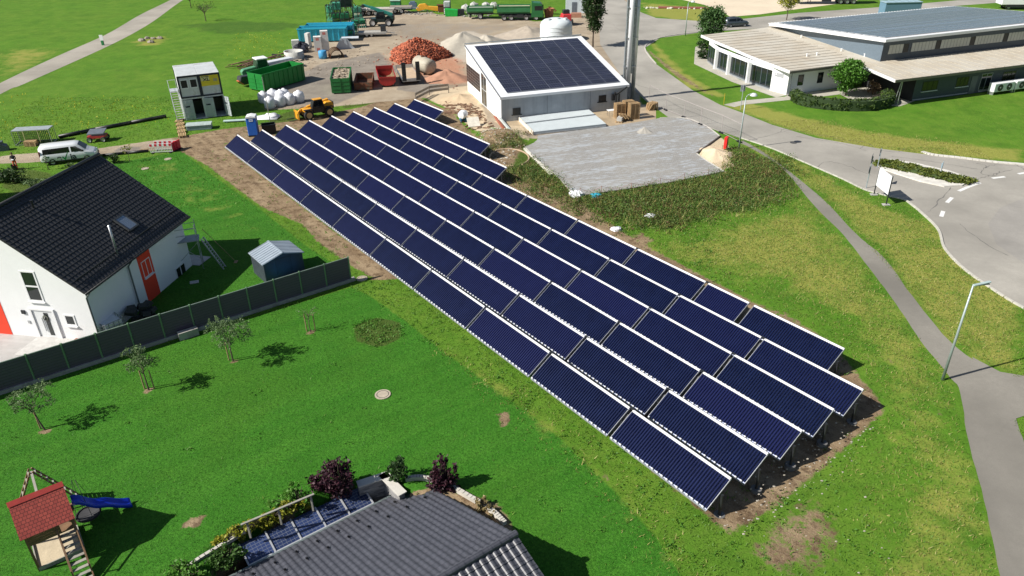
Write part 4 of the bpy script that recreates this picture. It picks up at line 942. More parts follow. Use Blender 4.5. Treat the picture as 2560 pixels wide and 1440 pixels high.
mm.bar((-.98, 3.6, 3.75), (-.98, 5.2, 3.75), .045); mm.bar((-.98, 3.6, 3.3), (-.98, 5.2, 3.3), .03); mm.bar((-.98, 5.2, 3.75), (-.1, 5.2, 3.75), .045); mm.bar((-.1, 5.2, 2.75), (-.1, 5.2, 3.75), .045)
for x in (-.95, -.12): mm.bar((x, 5.1, 0), (x, 5.1, 2.7), .06)
mm.build('railing', LT, st)
# --- pallets
def pallet(root, z=0, L=1.2, Wd=.8, ox=0, oy=0, name='pallet'):
    mm = M()
    for i in range(5): y = oy-Wd/2+i*(Wd-.1)/4; mm.box(ox-L/2, ox+L/2, y, y+.1, z+.12, z+.144)
    for i in range(3):
        x = ox-L/2+i*(L-.1)/2; mm.box(x, x+.1, oy-Wd/2, oy+Wd/2, z+.1, z+.12)
        for y in (oy-Wd/2, oy-.05, oy+Wd/2-.1): mm.box(x, x+.1, y, y+.1, z+.02, z+.1)
    for y in (oy-Wd/2, oy-.05, oy+Wd/2-.1): mm.box(ox-L/2, ox+L/2, y, y+.1, z, z+.02)
    return mm.build(name, PWOOD, root)
pproto = pallet(None); tag(pproto, 'wooden pallet at the foot of the stair, first of the walkway', 'pallet', 'loose wooden pallets')
pproto.location = G(449, 303); pproto.rotation_euler.z = R_(CRZ+72)
def pal(loc, rz, label, grp='loose wooden pallets', tilt=0):
    o = pproto.copy(); COL.objects.link(o); o.location = loc; o.rotation_euler = (0, tilt, R_(rz)); tag(o, label, 'pallet', grp); return o
for k_ in range(1, 5): pal(G(449+k_*1.8, 303+k_*9.6)+Vector((0, 0, .03*k_)), CRZ+72+k_*3, 'wooden pallet %s in the walkway below the stair' % ('', 'second', 'third', 'fourth', 'fifth and lowest')[k_])
for i in range(4): pal(G(80, 364)+Vector((0, 0, .144*i)), 5, 'weathered pallet in the low pile behind the white van', 'pallets behind the van')
# big stack beside the hall
ps = G(1583, 297); hrz = 17.4
for col, (dx, dy, n) in enumerate(((0, 0, 13), (-.2, 1.05, 13), (-1.35, .9, 12))):
    for i in range(n):
        r = R_(hrz); p = ps+Vector((dx*math.cos(r)-dy*math.sin(r), dx*math.sin(r)+dy*math.cos(r), .146*i))
        pal(p+Vector((random.uniform(-.02, .02), random.uniform(-.02, .02), 0)), hrz+random.uniform(-1.5, 1.5), ['pallet in the tall front stack at the hall corner', 'pallet in the tall rear stack at the hall corner', 'pallet in the stack next to the hall wall'][col], ['front pallet stack', 'rear pallet stack', 'wall side pallet stack'][col])
for i in range(5):
    pal(G(1564, 301)+Vector((-.1*i, 0, .12+.13*i)), hrz+60, 'splayed pallet leaning against the tall pallet stack', 'leaning pallets', .35)
for i in range(6): pal(G(1630, 274)+Vector((0, 0, .146*i)), hrz+6*i, 'dark weathered pallet stacked alone by the site fence', 'dark pallets by the site fence')
tb = thing('white_table', 'white folding table with papers beside the pallet stacks', 'table', G(1530, 290), hrz)
mm = M(); mm.box(-.6, .6, -.35, .35, .7, .74); mm.build('tabletop', W_WHITE, tb)
for x in (-.5, .5):
    for y in (-.28, .28): mm = M(); mm.bar((x, y, 0), (x*.9, y, .7), .035); mm.build('leg', STEEL, tb)
for i in range(2):
    bx = M(); bx.box(-.45, .45, -.3, .3, 0, .2); o = bx.build('stone_slab_pack', P('grey_stone_pack', (.42, .42, .4), .8), None, bevel=.01); o.location = G(1550, 304)+Vector((0, 0, .15+.2*i)); o.rotation_euler.z = R_(hrz+50)
    tag(o, ['grey slab pack lying on a pallet before the pallet stacks', 'grey slab pack on top of the lower pack'][i], 'slab pack')
pal(G(1550, 304), hrz+50, 'pallet carrying grey slab packs in front of the stacks')
# --- white grating platform in front of the hall
pf = thing('roof_element', 'long pale corrugated roof element lying on the slab before the hall', 'roof element', G(1333, 339), 0)
A = Vector((0, 0, 0)); B = G(1515, 318)-pf.location; Cc = G(1470, 280)-pf.location; D = G(1298, 303)-pf.location
mm = M(); mm.slab([v+Vector((0, 0, .38)) for v in (A, B, Cc, D)], .33); mm.build('body', P('pale_panel', (.4, .44, .46), .5, 0, .05, 1), pf)
mm = M(); n = 56
for i in range(n):
    t = (i+.5)/n; a = A.lerp(B, t); b_ = D.lerp(Cc, t); m1 = a.lerp(b_, .55); mm.bar(a+Vector((0, 0, .4)), m1+Vector((0, 0, .4)), .1, .05); mm.bar(m1.lerp(b_, .1)+Vector((0, 0, .4)), b_+Vector((0, 0, .4)), .1, .05)
mm.build('ribs', P('pale_ribs', (.52, .57, .59), .5, 0, .05, 1), pf)
mm = M(); mm.bar(A+Vector((0, 0, .1)), B+Vector((0, 0, .1)), .12, .2); mm.bar(A.lerp(D, .58)+Vector((0, 0, .45)), B.lerp(Cc, .58)+Vector((0, 0, .45)), .12, .1); mm.build('edge_beam', STEEL, pf)
mm = M(); mm.bar(A+Vector((0, 0, .25)), D+Vector((0, 0, .25)), .1, .45); mm.build('end_board', P('cream_board', (.72, .68, .58), .7), pf)
# --- grey lidded box, light blue panels, portable toilet, black bin
bx = thing('lidded_box', 'grey-blue lidded metal box on the grass before the storage containers', 'box', G(500, 322), 12)
mm = M(); mm.box(-1.35, 1.35, -.55, .55, 0, .55); mm.build('body', P('box_grey', (.25, .3, .34), .5, 0, .12), bx, bevel=.03)
mm = M(); mm.prism([(-.6, .55), (.6, .55), (.5, .68), (-.5, .68)], -1.4, 1.4, 'x'); mm.build('lid', P('lid_green', (.42, .5, .48), .5), bx)
tl = thing('portable_toilet', 'blue portable toilet with white roof at the end of the collector rows', 'portable toilet', G(636, 338), 8)
TB = P('toilet_blue', (.015, .12, .5), .4, 0, .08, 2); TB2 = P('toilet_blue_light', (.02, .25, .6), .4)
mm = M(); mm.box(-.53, .53, -.55, .55, .12, 2.1); mm.build('cabin', TB, tl, bevel=.05)
mm = M(); mm.box(-.55, .55, -.57, .57, 0, .12); mm.build('base', BLACK, tl)
mm = M(); mm.prism([(-.58, 2.1), (.58, 2.1), (.5, 2.25), (0, 2.34), (-.5, 2.25)], -.6, .6, 'y'); mm.build('roof', W_WHITE, tl)
mm = M(); mm.box(-.555, -.535, -.4, .4, .2, 2.0); mm.build('door', TB2, tl)
mm = M(); mm.box(-.2, .22, -.575, -.555, 1.72, 1.98); sg = mm.build('sign', W_WHITE, tl); text('lettering', 'WC', .18, sg, (.01, -.578, 1.85), (R_(90), 0, 0), TB, .002)
bn = thing('black_bin', 'open black skip bin behind the second collector row', 'bin', G(674, 332), 20)
mm = M(); 
for a in ((-.75, .75, -.5, -.44), (-.75, .75, .44, .5), (-.75, -.69, -.44, .44), (.69, .75, -.44, .44)): mm.box(*a, .1, 1.0)
mm.box(-.75, .75, -.5, .5, 0, .1); mm.build('body', BLACK, bn); mm = M(); mm.box(-.8, .8, -.55, -.44, 1.0, 1.06); mm.box(-.8, .8, .44, .55, 1.0, 1.06); mm.build('rim', DARK, bn)
lb = M(); lb.box(-1.5, 1.5, -.3, .3, .12, .2); lb.box(-1.2, -1.05, -.25, .25, 0, .12); lb.box(.9, 1.05, -.25, .25, 0, .12); o = lb.build('ramp_board', P('pale_teal', (.45, .58, .56), .5), None, loc=G(592, 304), rz=8); tag(o, 'pale turquoise ramp board lying in the grass left of the toilet', 'ramp board')
# --- big bags
BAG = P('white_fabric', (.74, .75, .79), .8, 0, .05, 3, .35, 7)
def bag(px, py, s, label, i):
    mm = M(); n = 14; prof = [(.42, 0), (.52, .12), (.56, .5), (.53, .9), (.42, 1.08), (.2, 1.16), (.12, 1.28), (.0, 1.26)]
    rr = random.Random(i); ph = rr.uniform(0, 6)
    vs = []
    for r_, z in prof:
        for k in range(n):
            t = 2*math.pi*k/n; kk = 1+.1*abs(math.sin(2*t+ph))+.05*math.sin(5*t+z*6+ph); vs.append((r_*s*kk*math.cos(t), r_*s*kk*math.sin(t), z*s))
    mm.add(vs, [(j*n+k, j*n+(k+1) % n, (j+1)*n+(k+1) % n, (j+1)*n+k) for j in range(len(prof)-1) for k in range(n)])
    o = mm.build('big_bag', BAG, None, True, loc=G(px, py)); tag(o, label, 'big bag', 'white big bags by the green container')
    return o
for i, (px, py, lab) in enumerate([(660, 256, 'white big bag at the left end of the back row'), (683, 250, 'white big bag second from the left in the back row'), (703, 252, 'white big bag third from left in the back row'), (676, 270, 'white big bag at the left end of the front row'),
        (702, 264, 'white big bag second from left in the front row'), (725, 260, 'white big bag third from left in the front row'), (749, 254, 'white big bag at the right end of the front row'), (712, 249, 'small white big bag half hidden behind the front row')]): bag(px, py, 1.15, lab, i)
mm = M(); mm.slab([(-1.6, -.9, .06), (1.4, -1.0, .05), (1.6, .2, .25), (.6, .9, .3), (-1.2, .3, .15)], .05); mm.blob((.6, 0, .15), .7, 3, 10, 6, .2, (1.2, .8, .5)); o = mm.build('white_sheet', BAG, None, True, loc=G(668, 294)); tag(o, 'crumpled white sheet on the bank behind the toilet', 'sheet')
pl = M(); pl.cyl((0, 0, 0), (-.05, .0, 5.2), .05, .035, 8); o = pl.build('thin_pole', STEEL, None, loc=G(675, 303)); tag(o, 'thin grey pole rising in front of the white big bags', 'pole')
# --- roll-off containers
def skip(label, p0, p1, D, H, col, incol=None, group='skips and roll-off containers in the yard', load=None, ribs=9, name='skip', sloped=0., rz=None):
    t = thing(name, label, 'skip', G(*p0), ang(p0, p1) if rz is None else rz, group); L = D; Wd = dist(p0, p1)
    # local x across the front, y backwards
    mm = M(); a = .07
    mm.box(0, a, 0, L, .15, H); mm.box(Wd-a, Wd, 0, L, .15, H); mm.box(a, Wd-a, L-a, L, .15, H); mm.box(a, Wd-a, 0, L-a, .15, .3); mm.build('body', col, t)
    mm = M(); mm.box(a, Wd-a, 0, a, .3, H-.02)
    for z in (.6, 1.1, 1.6): 
        if z < H-.1: mm.box(a, Wd-a, -.04, 0, z, z+.07)
    mm.box(Wd/2-.05, Wd/2+.05, -.07, 0, .3, H-.1); mm.build('tailgate', col, t)
    mm = M()
    for i in range(ribs):
        y = L*(i+.5)/ribs
        for x in (-.07, Wd): mm.box(x, x+.07, y-.05, y+.05, .15, H-.05)
    mm.box(-.08, .0, 0, L, H-.1, H+.03); mm.box(Wd, Wd+.08, 0, L, H-.1, H+.03); mm.box(0, Wd, L, L+.07, H-.1, H+.03)
    mm.build('ribs', col, t)
    for x in (.3, Wd-.45):
        mm = M(); mm.box(x, x+.15, .05, L-.1, 0, .15); mm.build('skid', DARK, t)
    if load: load(t, Wd, L, H)
    return t
GRN = P('skip_green', (.01, .2, .035), .45, 0, .15, 1.2, 0, None, ((.02, .1, .03), .66)); 
skip('long empty bright green roll-off container behind the white big bags', (625, 224), (643, 235), 7.4, 2.35, GRN, rz=-34)
RUB = P('rubble', (.4, .33, .25), .9, 0, .4, 6)
def rubble(t, Wd, L, H):
    mm = M(); rr = random.Random(5)
    for i in range(150):
        x, y = rr.uniform(.15, Wd-.15), rr.uniform(.15, L-.15); s = rr.uniform(.08, .25); z = H-.25+rr.uniform(0, .35)*(1-abs(2*x/Wd-1))
        mm.blob((x, y, z), s, i, 5, 3, .3, (1, rr.uniform(.5, 1.3), .5))
    mm.box(.08, Wd-.08, .08, L-.08, H-.5, H-.2); o = mm.build('rubble_load', RUB, t); o['kind'] = 'stuff'
skip('green container heaped with rubble beside the rusty skip', (831, 236), (877, 234), 6.2, 2.05, P('skip_green_dark', (.012, .14, .03), .5, 0, .15, 1.5), load=rubble, rz=8)
skip('low rusty brown skip between the rubble container and the red tipper body', (887, 228), (931, 225), 5.4, 1.1, P('skip_rust', (.16, .055, .025), .8, 0, .3, 2, .2, 10, ((.07, .1, .07), .55)), rz=6, ribs=6)
# red tipper body (half round)
rt = thing('tipper_tub', 'red tipper body standing on the ground with its inside worn bare', 'tipper body', G(970, 218), 12)
mm = M(); prof = [(-1.15, 1.35), (-1.1, .7), (-.8, .35), (-.3, .2), (.3, .2), (.8, .35), (1.1, .7), (1.15, 1.35)]
out = prof; inn = [(x*.93, z*.93+.1) for x, z in prof]; n = len(prof); L = 5.2
vs = [(x, y, z) for y in (0, L) for x, z in out]+[(x, y, z) for y in (.05, L-.05) for x, z in inn]; f = []
for i in range(n-1): f += [(i, i+1, n+i+1, n+i), (2*n+i, 3*n+i, 3*n+i+1, 2*n+i+1)]
for o_ in (0, n): f.append((o_, 2*n+o_, 3*n-1+o_, n-1+o_)) if False else None
f = [x for x in f if x]; f += [(0, n, 3*n, 2*n), (n-1, 2*n-1, 4*n-1, 3*n-1), tuple(range(n))]
TR = P('tipper_red', (.38, .02, .02), .45, 0, .15, 2); mm.add(vs, f)
mm.add([(x, L, z) for x, z in prof]+[(x*.9, L+.5, z+.35) for x, z in prof if 1][:0], [tuple(range(n))]); mm.box(-1.2, -1.08, 0, L, 1.3, 1.42); mm.box(1.08, 1.2, 0, L, 1.3, 1.42); mm.box(-1.2, 1.2, L-.05, L+.05, 1.3, 1.75); mm.box(-1.2, 1.2, -.06, .02, 1.25, 1.4); mm.build('tub', TR, rt)
mm = M(); mm.add([(x*.92, y, z*.92+.16) for y in (.08, L-.1) for x, z in prof], [(i, i+1, n+i+1, n+i) for i in range(n-1)]); mm.build('worn_lining', P('worn_steel', (.3, .22, .13), .5, .4, .35, 1.5), rt)
for x in (-.8, .65): mm = M(); mm.box(x, x+.15, .1, L-.2, 0, .3); mm.build('skid', DARK, rt)
# low loader trailer with raised ramps
def wheel(root, x, y, r, w_, hub=STEEL, name='wheel', tyre=RUBBER, hr=.55):
    mm = M(); prof = [(r*.6, -w_/2), (r*.93, -w_/2), (r, -w_*.3), (r, w_*.3), (r*.93, w_/2), (r*.6, w_/2)]; mm.lathe(prof, 18, (x, y, r), 'y'); o = mm.build(name, tyre, root, True)
    mm = M(); mm.lathe([(0, -w_*.36), (r*hr, -w_*.4), (r*.62, -w_*.46), (r*.62, w_*.46), (r*hr, w_*.4), (0, w_*.36)], 14, (x, y, r), 'y'); mm.build('rim', hub, o); return o
ll = thing('low_loader', 'flatbed trailer with two dark loading ramps standing upright', 'trailer', G(1030, 213), 105)
mm = M(); mm.box(.3, 6.6, -1.15, 1.15, .75, .87); mm.build('bed', P('sandy_planks', (.5, .38, .26), .85, 0, .15, 2), ll)
mm = M(); mm.box(.3, 6.6, -1.25, -1.15, .6, .92); mm.box(.3, 6.6, 1.15, 1.25, .6, .92); mm.box(6.6, 6.7, -1.25, 1.25, .6, 1.35); mm.box(.1, .3, -1.25, 1.25, .5, .87); mm.bar((6.7, 0, .6), (8.6, 0, .6), .2); mm.build('frame', STEEL, ll)
for y in (-.95, .95):
    mm = M(); mm.box(.0, .12, y-.28, y+.28, .6, 3.1)
    for i in range(8): mm.box(-.06, 0, y-.26, y+.26, .7+i*.3, .76+i*.3)
    mm.build('ramp', DARK, ll)
for x in (1.6, 2.6, 3.6):
    for y in (-1.08, 1.08): wheel(ll, x, y, .4, .25)
# drum tank
dt = thing('water_tank', 'dirty beige cylindrical tank lying before the brick heap', 'tank', G(1062, 182), 125)
mm = M(); mm.lathe([(0, -2), (.7, -1.95), (1.05, -1.7), (1.1, 0), (1.05, 1.7), (.7, 1.95), (0, 2)], 20, (0, 0, 1.15), 'x'); mm.build('shell', P('dirty_beige', (.42, .38, .3), .6, 0, .15, 1, 0, None, ((.18, .15, .1), .6)), dt, True)
mm = M(); mm.cyl((.3, 0, 2.2), (.3, 0, 2.4), .25, None, 12); mm.build('manhole', RUST, dt)
for x in (-1.1, 1.1): mm = M(); mm.box(x-.1, x+.1, -.8, .8, 0, .35); mm.build('cradle', DARK, dt)
# --- heaps
from mathutils import noise as mnoise
def heap(name, px, py, rx, ry, h, mat, label, cat, seed=0, lumps=0, lump=.3, sharp=1.5, lumpmat=None):
    c0 = G(px, py); rr = random.Random(seed); mm = M(); nr_, na = 14, 40; vs = [(0, 0, h*.93)]
    for j in range(1, nr_+1):
        f = j/nr_
        for i in range(na):
            t = 2*math.pi*i/na; k = 1+.12*math.sin(3*t+seed)+.07*math.sin(7*t+seed*2)
            z = h*(1-f)**sharp*(1+.1*math.sin(3*t+seed)*f)+h*.16*mnoise.noise(Vector((rx*f*math.cos(t)*1.1+seed*9, ry*f*math.sin(t)*1.1, 0)))*(1-f); z = z if j < nr_ else -.05
            vs.append((rx*f*k*math.cos(t), ry*f*k*math.sin(t), z))
    fs_ = [(0, 1+i, 1+(i+1) % na) for i in range(na)]+[(1+(j-1)*na+i, 1+j*na+i, 1+j*na+(i+1) % na, 1+(j-1)*na+(i+1) % na) for j in range(1, nr_) for i in range(na)]
    mm.add(vs, fs_)
    if lumps: mm.mat(1)
    for i in range(lumps):
        f = math.sqrt(rr.random()); t = rr.uniform(0, 6.283); k = 1+.12*math.sin(3*t+seed)+.07*math.sin(7*t+seed*2); x, y = rx*f*k*math.cos(t), ry*f*k*math.sin(t)
        z = h*(1-f)**sharp*(1+.1*math.sin(3*t+seed)*f)+h*.16*mnoise.noise(Vector((rx*f*math.cos(t)*1.1+seed*9, ry*f*math.sin(t)*1.1, 0)))*(1-f)
        s = lump*rr.uniform(.4, 1.2); a = Vector((rr.uniform(-1, 1), rr.uniform(-1, 1), rr.uniform(-.6, .6))).normalized()*s; mm.bar(Vector((x, y, z+.05))-a, Vector((x, y, z+.05))+a, s*rr.uniform(.5, 1.1), s*rr.uniform(.3, .6))
    o = mm.build(name, [mat, lumpmat or mat], None, True, loc=c0); o['kind'] = 'stuff'; o['label'] = label; o['category'] = cat; return o
BR1 = P('broken_brick', (.3, .08, .04), .9, 0, .3, 3)
mtb, ntb, bb2 = newmat('brick_pieces'); g = NG(ntb); ge = g.n('ShaderNodeNewGeometry')
cr = g.n('ShaderNodeValToRGB'); g.l(ge.outputs['Random Per Island'], cr.inputs[0]); el = cr.color_ramp.elements; el[0].color = (.3, .07, .03, 1); el[1].color = (.6, .2, .11, 1); e3 = el.new(.15); e3.color = (.08, .03, .025, 1); e4 = el.new(.6); e4.color = (.5, .13, .06, 1)
g.l(cr.outputs[0], bb2.inputs['Base Color']); bb2.inputs['Roughness'].default_value = .9
heap('brick_heap', 1045, 142, 4.6, 5.2, 2.8, BR1, 'large heap of broken red bricks in the yard', 'rubble heap', 1, 3000, .2, .68, mtb)
GRV = P('pale_gravel', (.42, .385, .32), .95, 0, .12, 1.5, .5, 9); 
heap('gravel_heap', 1160, 118, 5.2, 6.5, 2.6, GRV, 'large pale gravel heap behind the concrete hall', 'gravel heap', 2, 0, .1, 1.1)
heap('gravel_heap', 1215, 112, 4.5, 5, 1.7, GRV, 'lower pale gravel heap between the big one and the white tank', 'gravel heap', 5, 0, .1, 1.2)
heap('gravel_heap', 1320, 92, 5.5, 6, 1.9, P('brown_gravel', (.36, .31, .25), .95, 0, .15, 1.5, .5, 9), 'brownish gravel heap just left of the white tank', 'gravel heap', 6, 0, .1, 1.2)
heap('sand_heap', 1115, 196, 3.2, 3.4, 1.3, P('red_sand', (.42, .22, .14), .95, 0, .2, 1.5, .4, 9), 'reddish brown earth heap right of the beige tank', 'earth heap', 9, 0, .1, 1.1)
heap('gravel_heap', 1611, 330, 1.0, 1.1, .65, P('grit', (.37, .35, .31), .95, 0, .12, 2, .5, 12), 'small heap of grit on the grey pavers', 'gravel heap', 3)
heap('earth_heap', 1150, 250, 2.8, 3.2, .8, P('sand_soil', (.52, .4, .26), .95, 0, .15, 1, .5, 8), 'sandy spoil heap beside the hall excavation', 'earth heap', 4)
heap('sand_heap', 1788, 385, 1.9, 2.6, .55, P('cream_sand', (.68, .55, .38), .95, 0, .1, 1.2, .5, 9), 'cream coloured sand heap spilling beside the paved yard', 'sand heap', 8)
# --- concrete ring, drum, culvert, block stacks
cr_ = M(); cr_.lathe([(1.5, 0), (1.5, 1.05), (1.36, 1.05), (1.36, .05), (0, .05)], 36); o = cr_.build('concrete_ring', P('pale_concrete', (.5, .5, .47), .8), None, True, loc=G(736, 144)); tag(o, 'wide open concrete ring standing behind the green container', 'concrete ring')
dr_ = M(); dr_.lathe([(0, 0), (.62, 0), (.66, .5), (.62, 1.15), (.55, 1.2), (0, 1.22)], 20); o = dr_.build('blue_drum', P('drum_blue', (.06, .32, .6), .45), None, True, loc=G(808, 146)); tag(o, 'blue round drum standing before the white block stacks', 'drum')
cv = thing('barrel_half', 'rusty half-round steel culvert right of the blue drum', 'culvert', G(840, 142), 20)
mm = M(); n = 12; pr_ = [(1.05*math.cos(math.pi*i/n), 1.25*math.sin(math.pi*i/n)) for i in range(n+1)]
mm.add([(x, y, z) for y in (-1.2, 1.2) for x, z in pr_]+[(x*.95, y, z*.95) for y in (-1.2, 1.2) for x, z in pr_], [(i, i+1, n+2+i, n+1+i) for i in range(n)]+[(2*n+2+i, 3*n+3+i, 3*n+4+i, 2*n+3+i) for i in range(n)]); mm.build('shell', P('culvert_rust', (.2, .16, .1), .7, .2, .35, 2), cv)
for y in (-1.15, -.4, .4, 1.15): mm = M(); mm.tube([(x*1.03, y, z*1.03) for x, z in pr_], .05, 5); mm.build('hoop', RUST, cv)
BLK = P('white_block', (.66, .65, .62), .85, 0, .06, 1.5)
bk = M(); bk.box(-.6, .6, -.45, .45, 0, .78); bproto = bk.build('block_pack', BLK, None, bevel=.015); bproto.location = G(797, 128); tag(bproto, 'x', 'block pack', 'packs of white building blocks'); brz = 12; bproto.rotation_euler.z = R_(brz)
bl = [('white block pack at the bottom left of the tall stack', 797, 128, 0), ('white block pack at the bottom right of the tall stack', 815, 126, 0), ('white block pack in the left middle layer of the tall stack', 797, 128, 1), ('white block pack in the right middle layer of the tall stack', 815, 126, 1),
      ('white block pack third from the ground on the tall right column', 815, 126, 2), ('topmost white block pack with red print', 815, 126, 3), ('white block pack on top of the left column', 797, 128, 2), ('tall pale block pack at the left end of the yard', 741, 124, 0), ('upper pale block pack at the left end', 741, 124, 1), ('pale block pack behind the black tarpaulin', 757, 124, 0)]
for i, (lab, px, py, l) in enumerate(bl):
    o = bproto if i == 0 else bproto.copy()
    if i: COL.objects.link(o)
    o.location = G(px, py)+Vector((0, 0, .785*l)); o['label'] = lab
    if i in (0, 5, 6):
        mm = M(); mm.box(-.25, .25, -.456, -.449, .2, .6); mm.build('red_print', P('red_print', (.6, .2, .17), .7), o)
for (px, py, l) in ((757, 124, 0),): pass
mm = M(); mm.box(-.08, .5, -.5, .5, 0, 2.3); o = mm.build('precast_wall', BLK, None, loc=G(770, 118), rz=-15); tag(o, 'upright pale precast wall piece before the turquoise skip', 'precast element')
tp = M(); tp.blob((0, 0, .5), 1.2, 4, 14, 8, .25, (1.1, .8, .8)); o = tp.build('black_tarpaulin', P('black_sheet', (.02, .022, .035), .4, 0, .3, 3, .5, 5), None, loc=G(754, 130)); tag(o, 'black tarpaulin heap behind the concrete ring', 'tarpaulin')
# timber pile behind
tm = M(); rr = random.Random(3)
for i in range(26):
    a = rr.uniform(-.5, .5); x, y = rr.uniform(-3.5, 3.5), rr.uniform(-1.2, 1.2); L = rr.uniform(1, 2.5); z = rr.uniform(.1, .7); tm.bar((x-L*math.cos(a), y-L*math.sin(a), z), (x+L*math.cos(a), y+L*math.sin(a), z+rr.uniform(-.1, .3)), .14, .1)
o = tm.build('timber_pile', P('old_timber', (.22, .13, .08), .85, 0, .4, 2), None, loc=G(655, 160), rz=48); o['kind'] = 'stuff'; o['label'] = 'untidy pile of old boards along the yard edge'; o['category'] = 'timber pile'
tm = M()
for i in range(22):
    a = rr.uniform(-.3, .3); x, y = rr.uniform(-1.2, 1.2), rr.uniform(-.9, .9); L = rr.uniform(.7, 1.4); z = rr.uniform(.05, .45); tm.bar((x-L*math.cos(a), y-L*math.sin(a), z), (x+L*math.cos(a), y+L*math.sin(a), z+rr.uniform(-.05, .1)), .12, .08)
o = tm.build('timber_pile', P('old_timber', (.22, .13, .08), .85, 0, .4, 2), None, loc=G(1150, 288), rz=-8); o['kind'] = 'stuff'; o['label'] = 'scattered boards and scrap beside the gable of the hall'; o['category'] = 'timber pile'
for i, (px0, py0, px1, py1, col, nm, lab) in enumerate([(1236, 302, 1272, 345, (.38, .12, .07), 'steel_beam', 'red-brown steel beam leaning on the earth mound'), (1246, 304, 1292, 350, (.55, .6, .58), 'steel_beam', 'long pale steel beam beside the red-brown one'), (1310, 374, 1377, 440, (.7, .68, .6), 'timber_beam', 'pale timber beam along the left edge of the pavers')]):
    a, b_ = G(px0, py0), G(px1, py1); mm = M(); c_ = (a+b_)/2; mm.bar(a-c_+Vector((0, 0, .55 if i < 2 else .1)), b_-c_+Vector((0, 0, .12)), .14, .18); mm.bar(a-c_+Vector((.2, 0, .5 if i < 2 else .1)), b_-c_+Vector((.2, .1, .1)), .08, .1); o = mm.build(nm, P('beam_%d' % i, col, .6), None, loc=c_); tag(o, lab, 'beam')
# turquoise skips
TQ = P('skip_turquoise', (.03, .4, .56), .5, 0, .1, 1.5)
for k, (dx, lab) in enumerate(((0, 'turquoise roll-off skip standing behind the white block stacks'), (1, 'second turquoise skip just behind the first one'))):
    t = thing('skip', lab, 'skip', G(748, 107)+Vector((.6*k, 2.7*k, 0)), 3, 'skips and roll-off containers in the yard'); L = 8.2
    mm = M(); mm.prism([(-.25, 2.3), (0, .2), (2.2, .2), (2.4, 2.3), (2.32, 2.3), (2.12, .3), (.08, .3), (-.17, 2.3)], 0, L, 'x'); mm.add([(0, 0, .2), (0, 2.2, .2), (0, 2.4, 2.3), (0, -.25, 2.3)], [(0, 1, 2, 3)]); mm.add([(L, 0, .2), (L, 2.2, .2), (L, 2.4, 2.3), (L, -.25, 2.3)], [(0, 1, 2, 3)]); mm.build('body', TQ, t)
    mm = M()
    for i in range(9): x = .3+i*(L-.6)/8; mm.bar((x, -.06, .25), (x, -.3, 2.2), .12, .12, (1, 0, 0))
    mm.box(-.05, L+.05, -.38, -.24, 2.2, 2.38); mm.box(-.05, L+.05, 2.36, 2.48, 2.2, 2.36); mm.build('ribs', TQ, t)
    mm = M(); mm.box(.2, L-.2, .4, .55, 0, .2); mm.box(.2, L-.2, 1.6, 1.75, 0, .2); mm.build('skid', DARK, t)
# grey hopper lying
hp = thing('hopper', 'pale grey steel hopper lying on its side behind the culvert', 'hopper', G(862, 122), 10)
mm = M(); mm.prism([(-1.6, 0), (1.6, 0), (.5, 1.7), (-.5, 1.7)], -.05, .05, 'y'); mm.box(-1.7, 1.7, -.1, .0, 0, .1); mm.add([(-.5, 0, 1.7), (.5, 0, 1.7), (1.6, 1.6, 1.3), (-.2, 1.6, 1.3)], [(0, 1, 2, 3)]); mm.bar((-.6, -.06, 0), (-.3, -.06, 1.6), .08); mm.bar((.6, -.06, 0), (.3, -.06, 1.6), .08); mm.build('body', P('hopper_grey', (.45, .5, .55), .45, .1, .1, 1), hp)
mm = M(); mm.box(-.4, 2.4, 1.0, 2.6, 1.35, 1.45); mm.build('cover_plate', P('hopper_lid', (.62, .66, .7), .4), hp)
# ------------------------------------------------------------------ vehicles and machines
CARW = P('car_white', (.74, .76, .78), .25, 0, .02, 1, coat=.6); CARG = P('car_grey', (.09, .11, .13), .25, .4, .05, 1, coat=.6)
TINT = P('tinted_glass', (.008, .011, .014), .06, 0, .05); LAMPR = P('tail_lamp', (.4, .01, .01), .3); LAMPW = P('head_lamp', (.6, .62, .65), .15)
def loft(mm, secs):
    "closed sections (same point count) joined into one skin"
    n = len(secs[0]); vs = [p for s in secs for p in s]
    fs = [(j*n+i, j*n+(i+1) % n, (j+1)*n+(i+1) % n, (j+1)*n+i) for j in range(len(secs)-1) for i in range(n)]
    fs += [tuple(range(n-1, -1, -1)), tuple((len(secs)-1)*n+i for i in range(n))]
    return mm.add(vs, fs)
def car_body(t, prof_lo, prof_hi, Wd, mat, roofw=.72, beltz=1.0):
    "x stations: (x, z_bottom, z_belt, z_top, half width, half width top)"
    mm = M(); secs = []
    for x, zb, zm, zt, hw, ht in prof_lo:
        secs.append([(x, -hw*.94, zb), (x, -hw, zb+.15), (x, -hw, zm-.06), (x, -hw*.96, zm), (x, -ht, zt-.06), (x, -ht*.85, zt), (x, ht*.85, zt), (x, ht, zt-.06), (x, hw*.96, zm), (x, hw, zm-.06), (x, hw, zb+.15), (x, hw*.94, zb)])
    loft(mm, secs); return mm.build('body', mat, t, True)
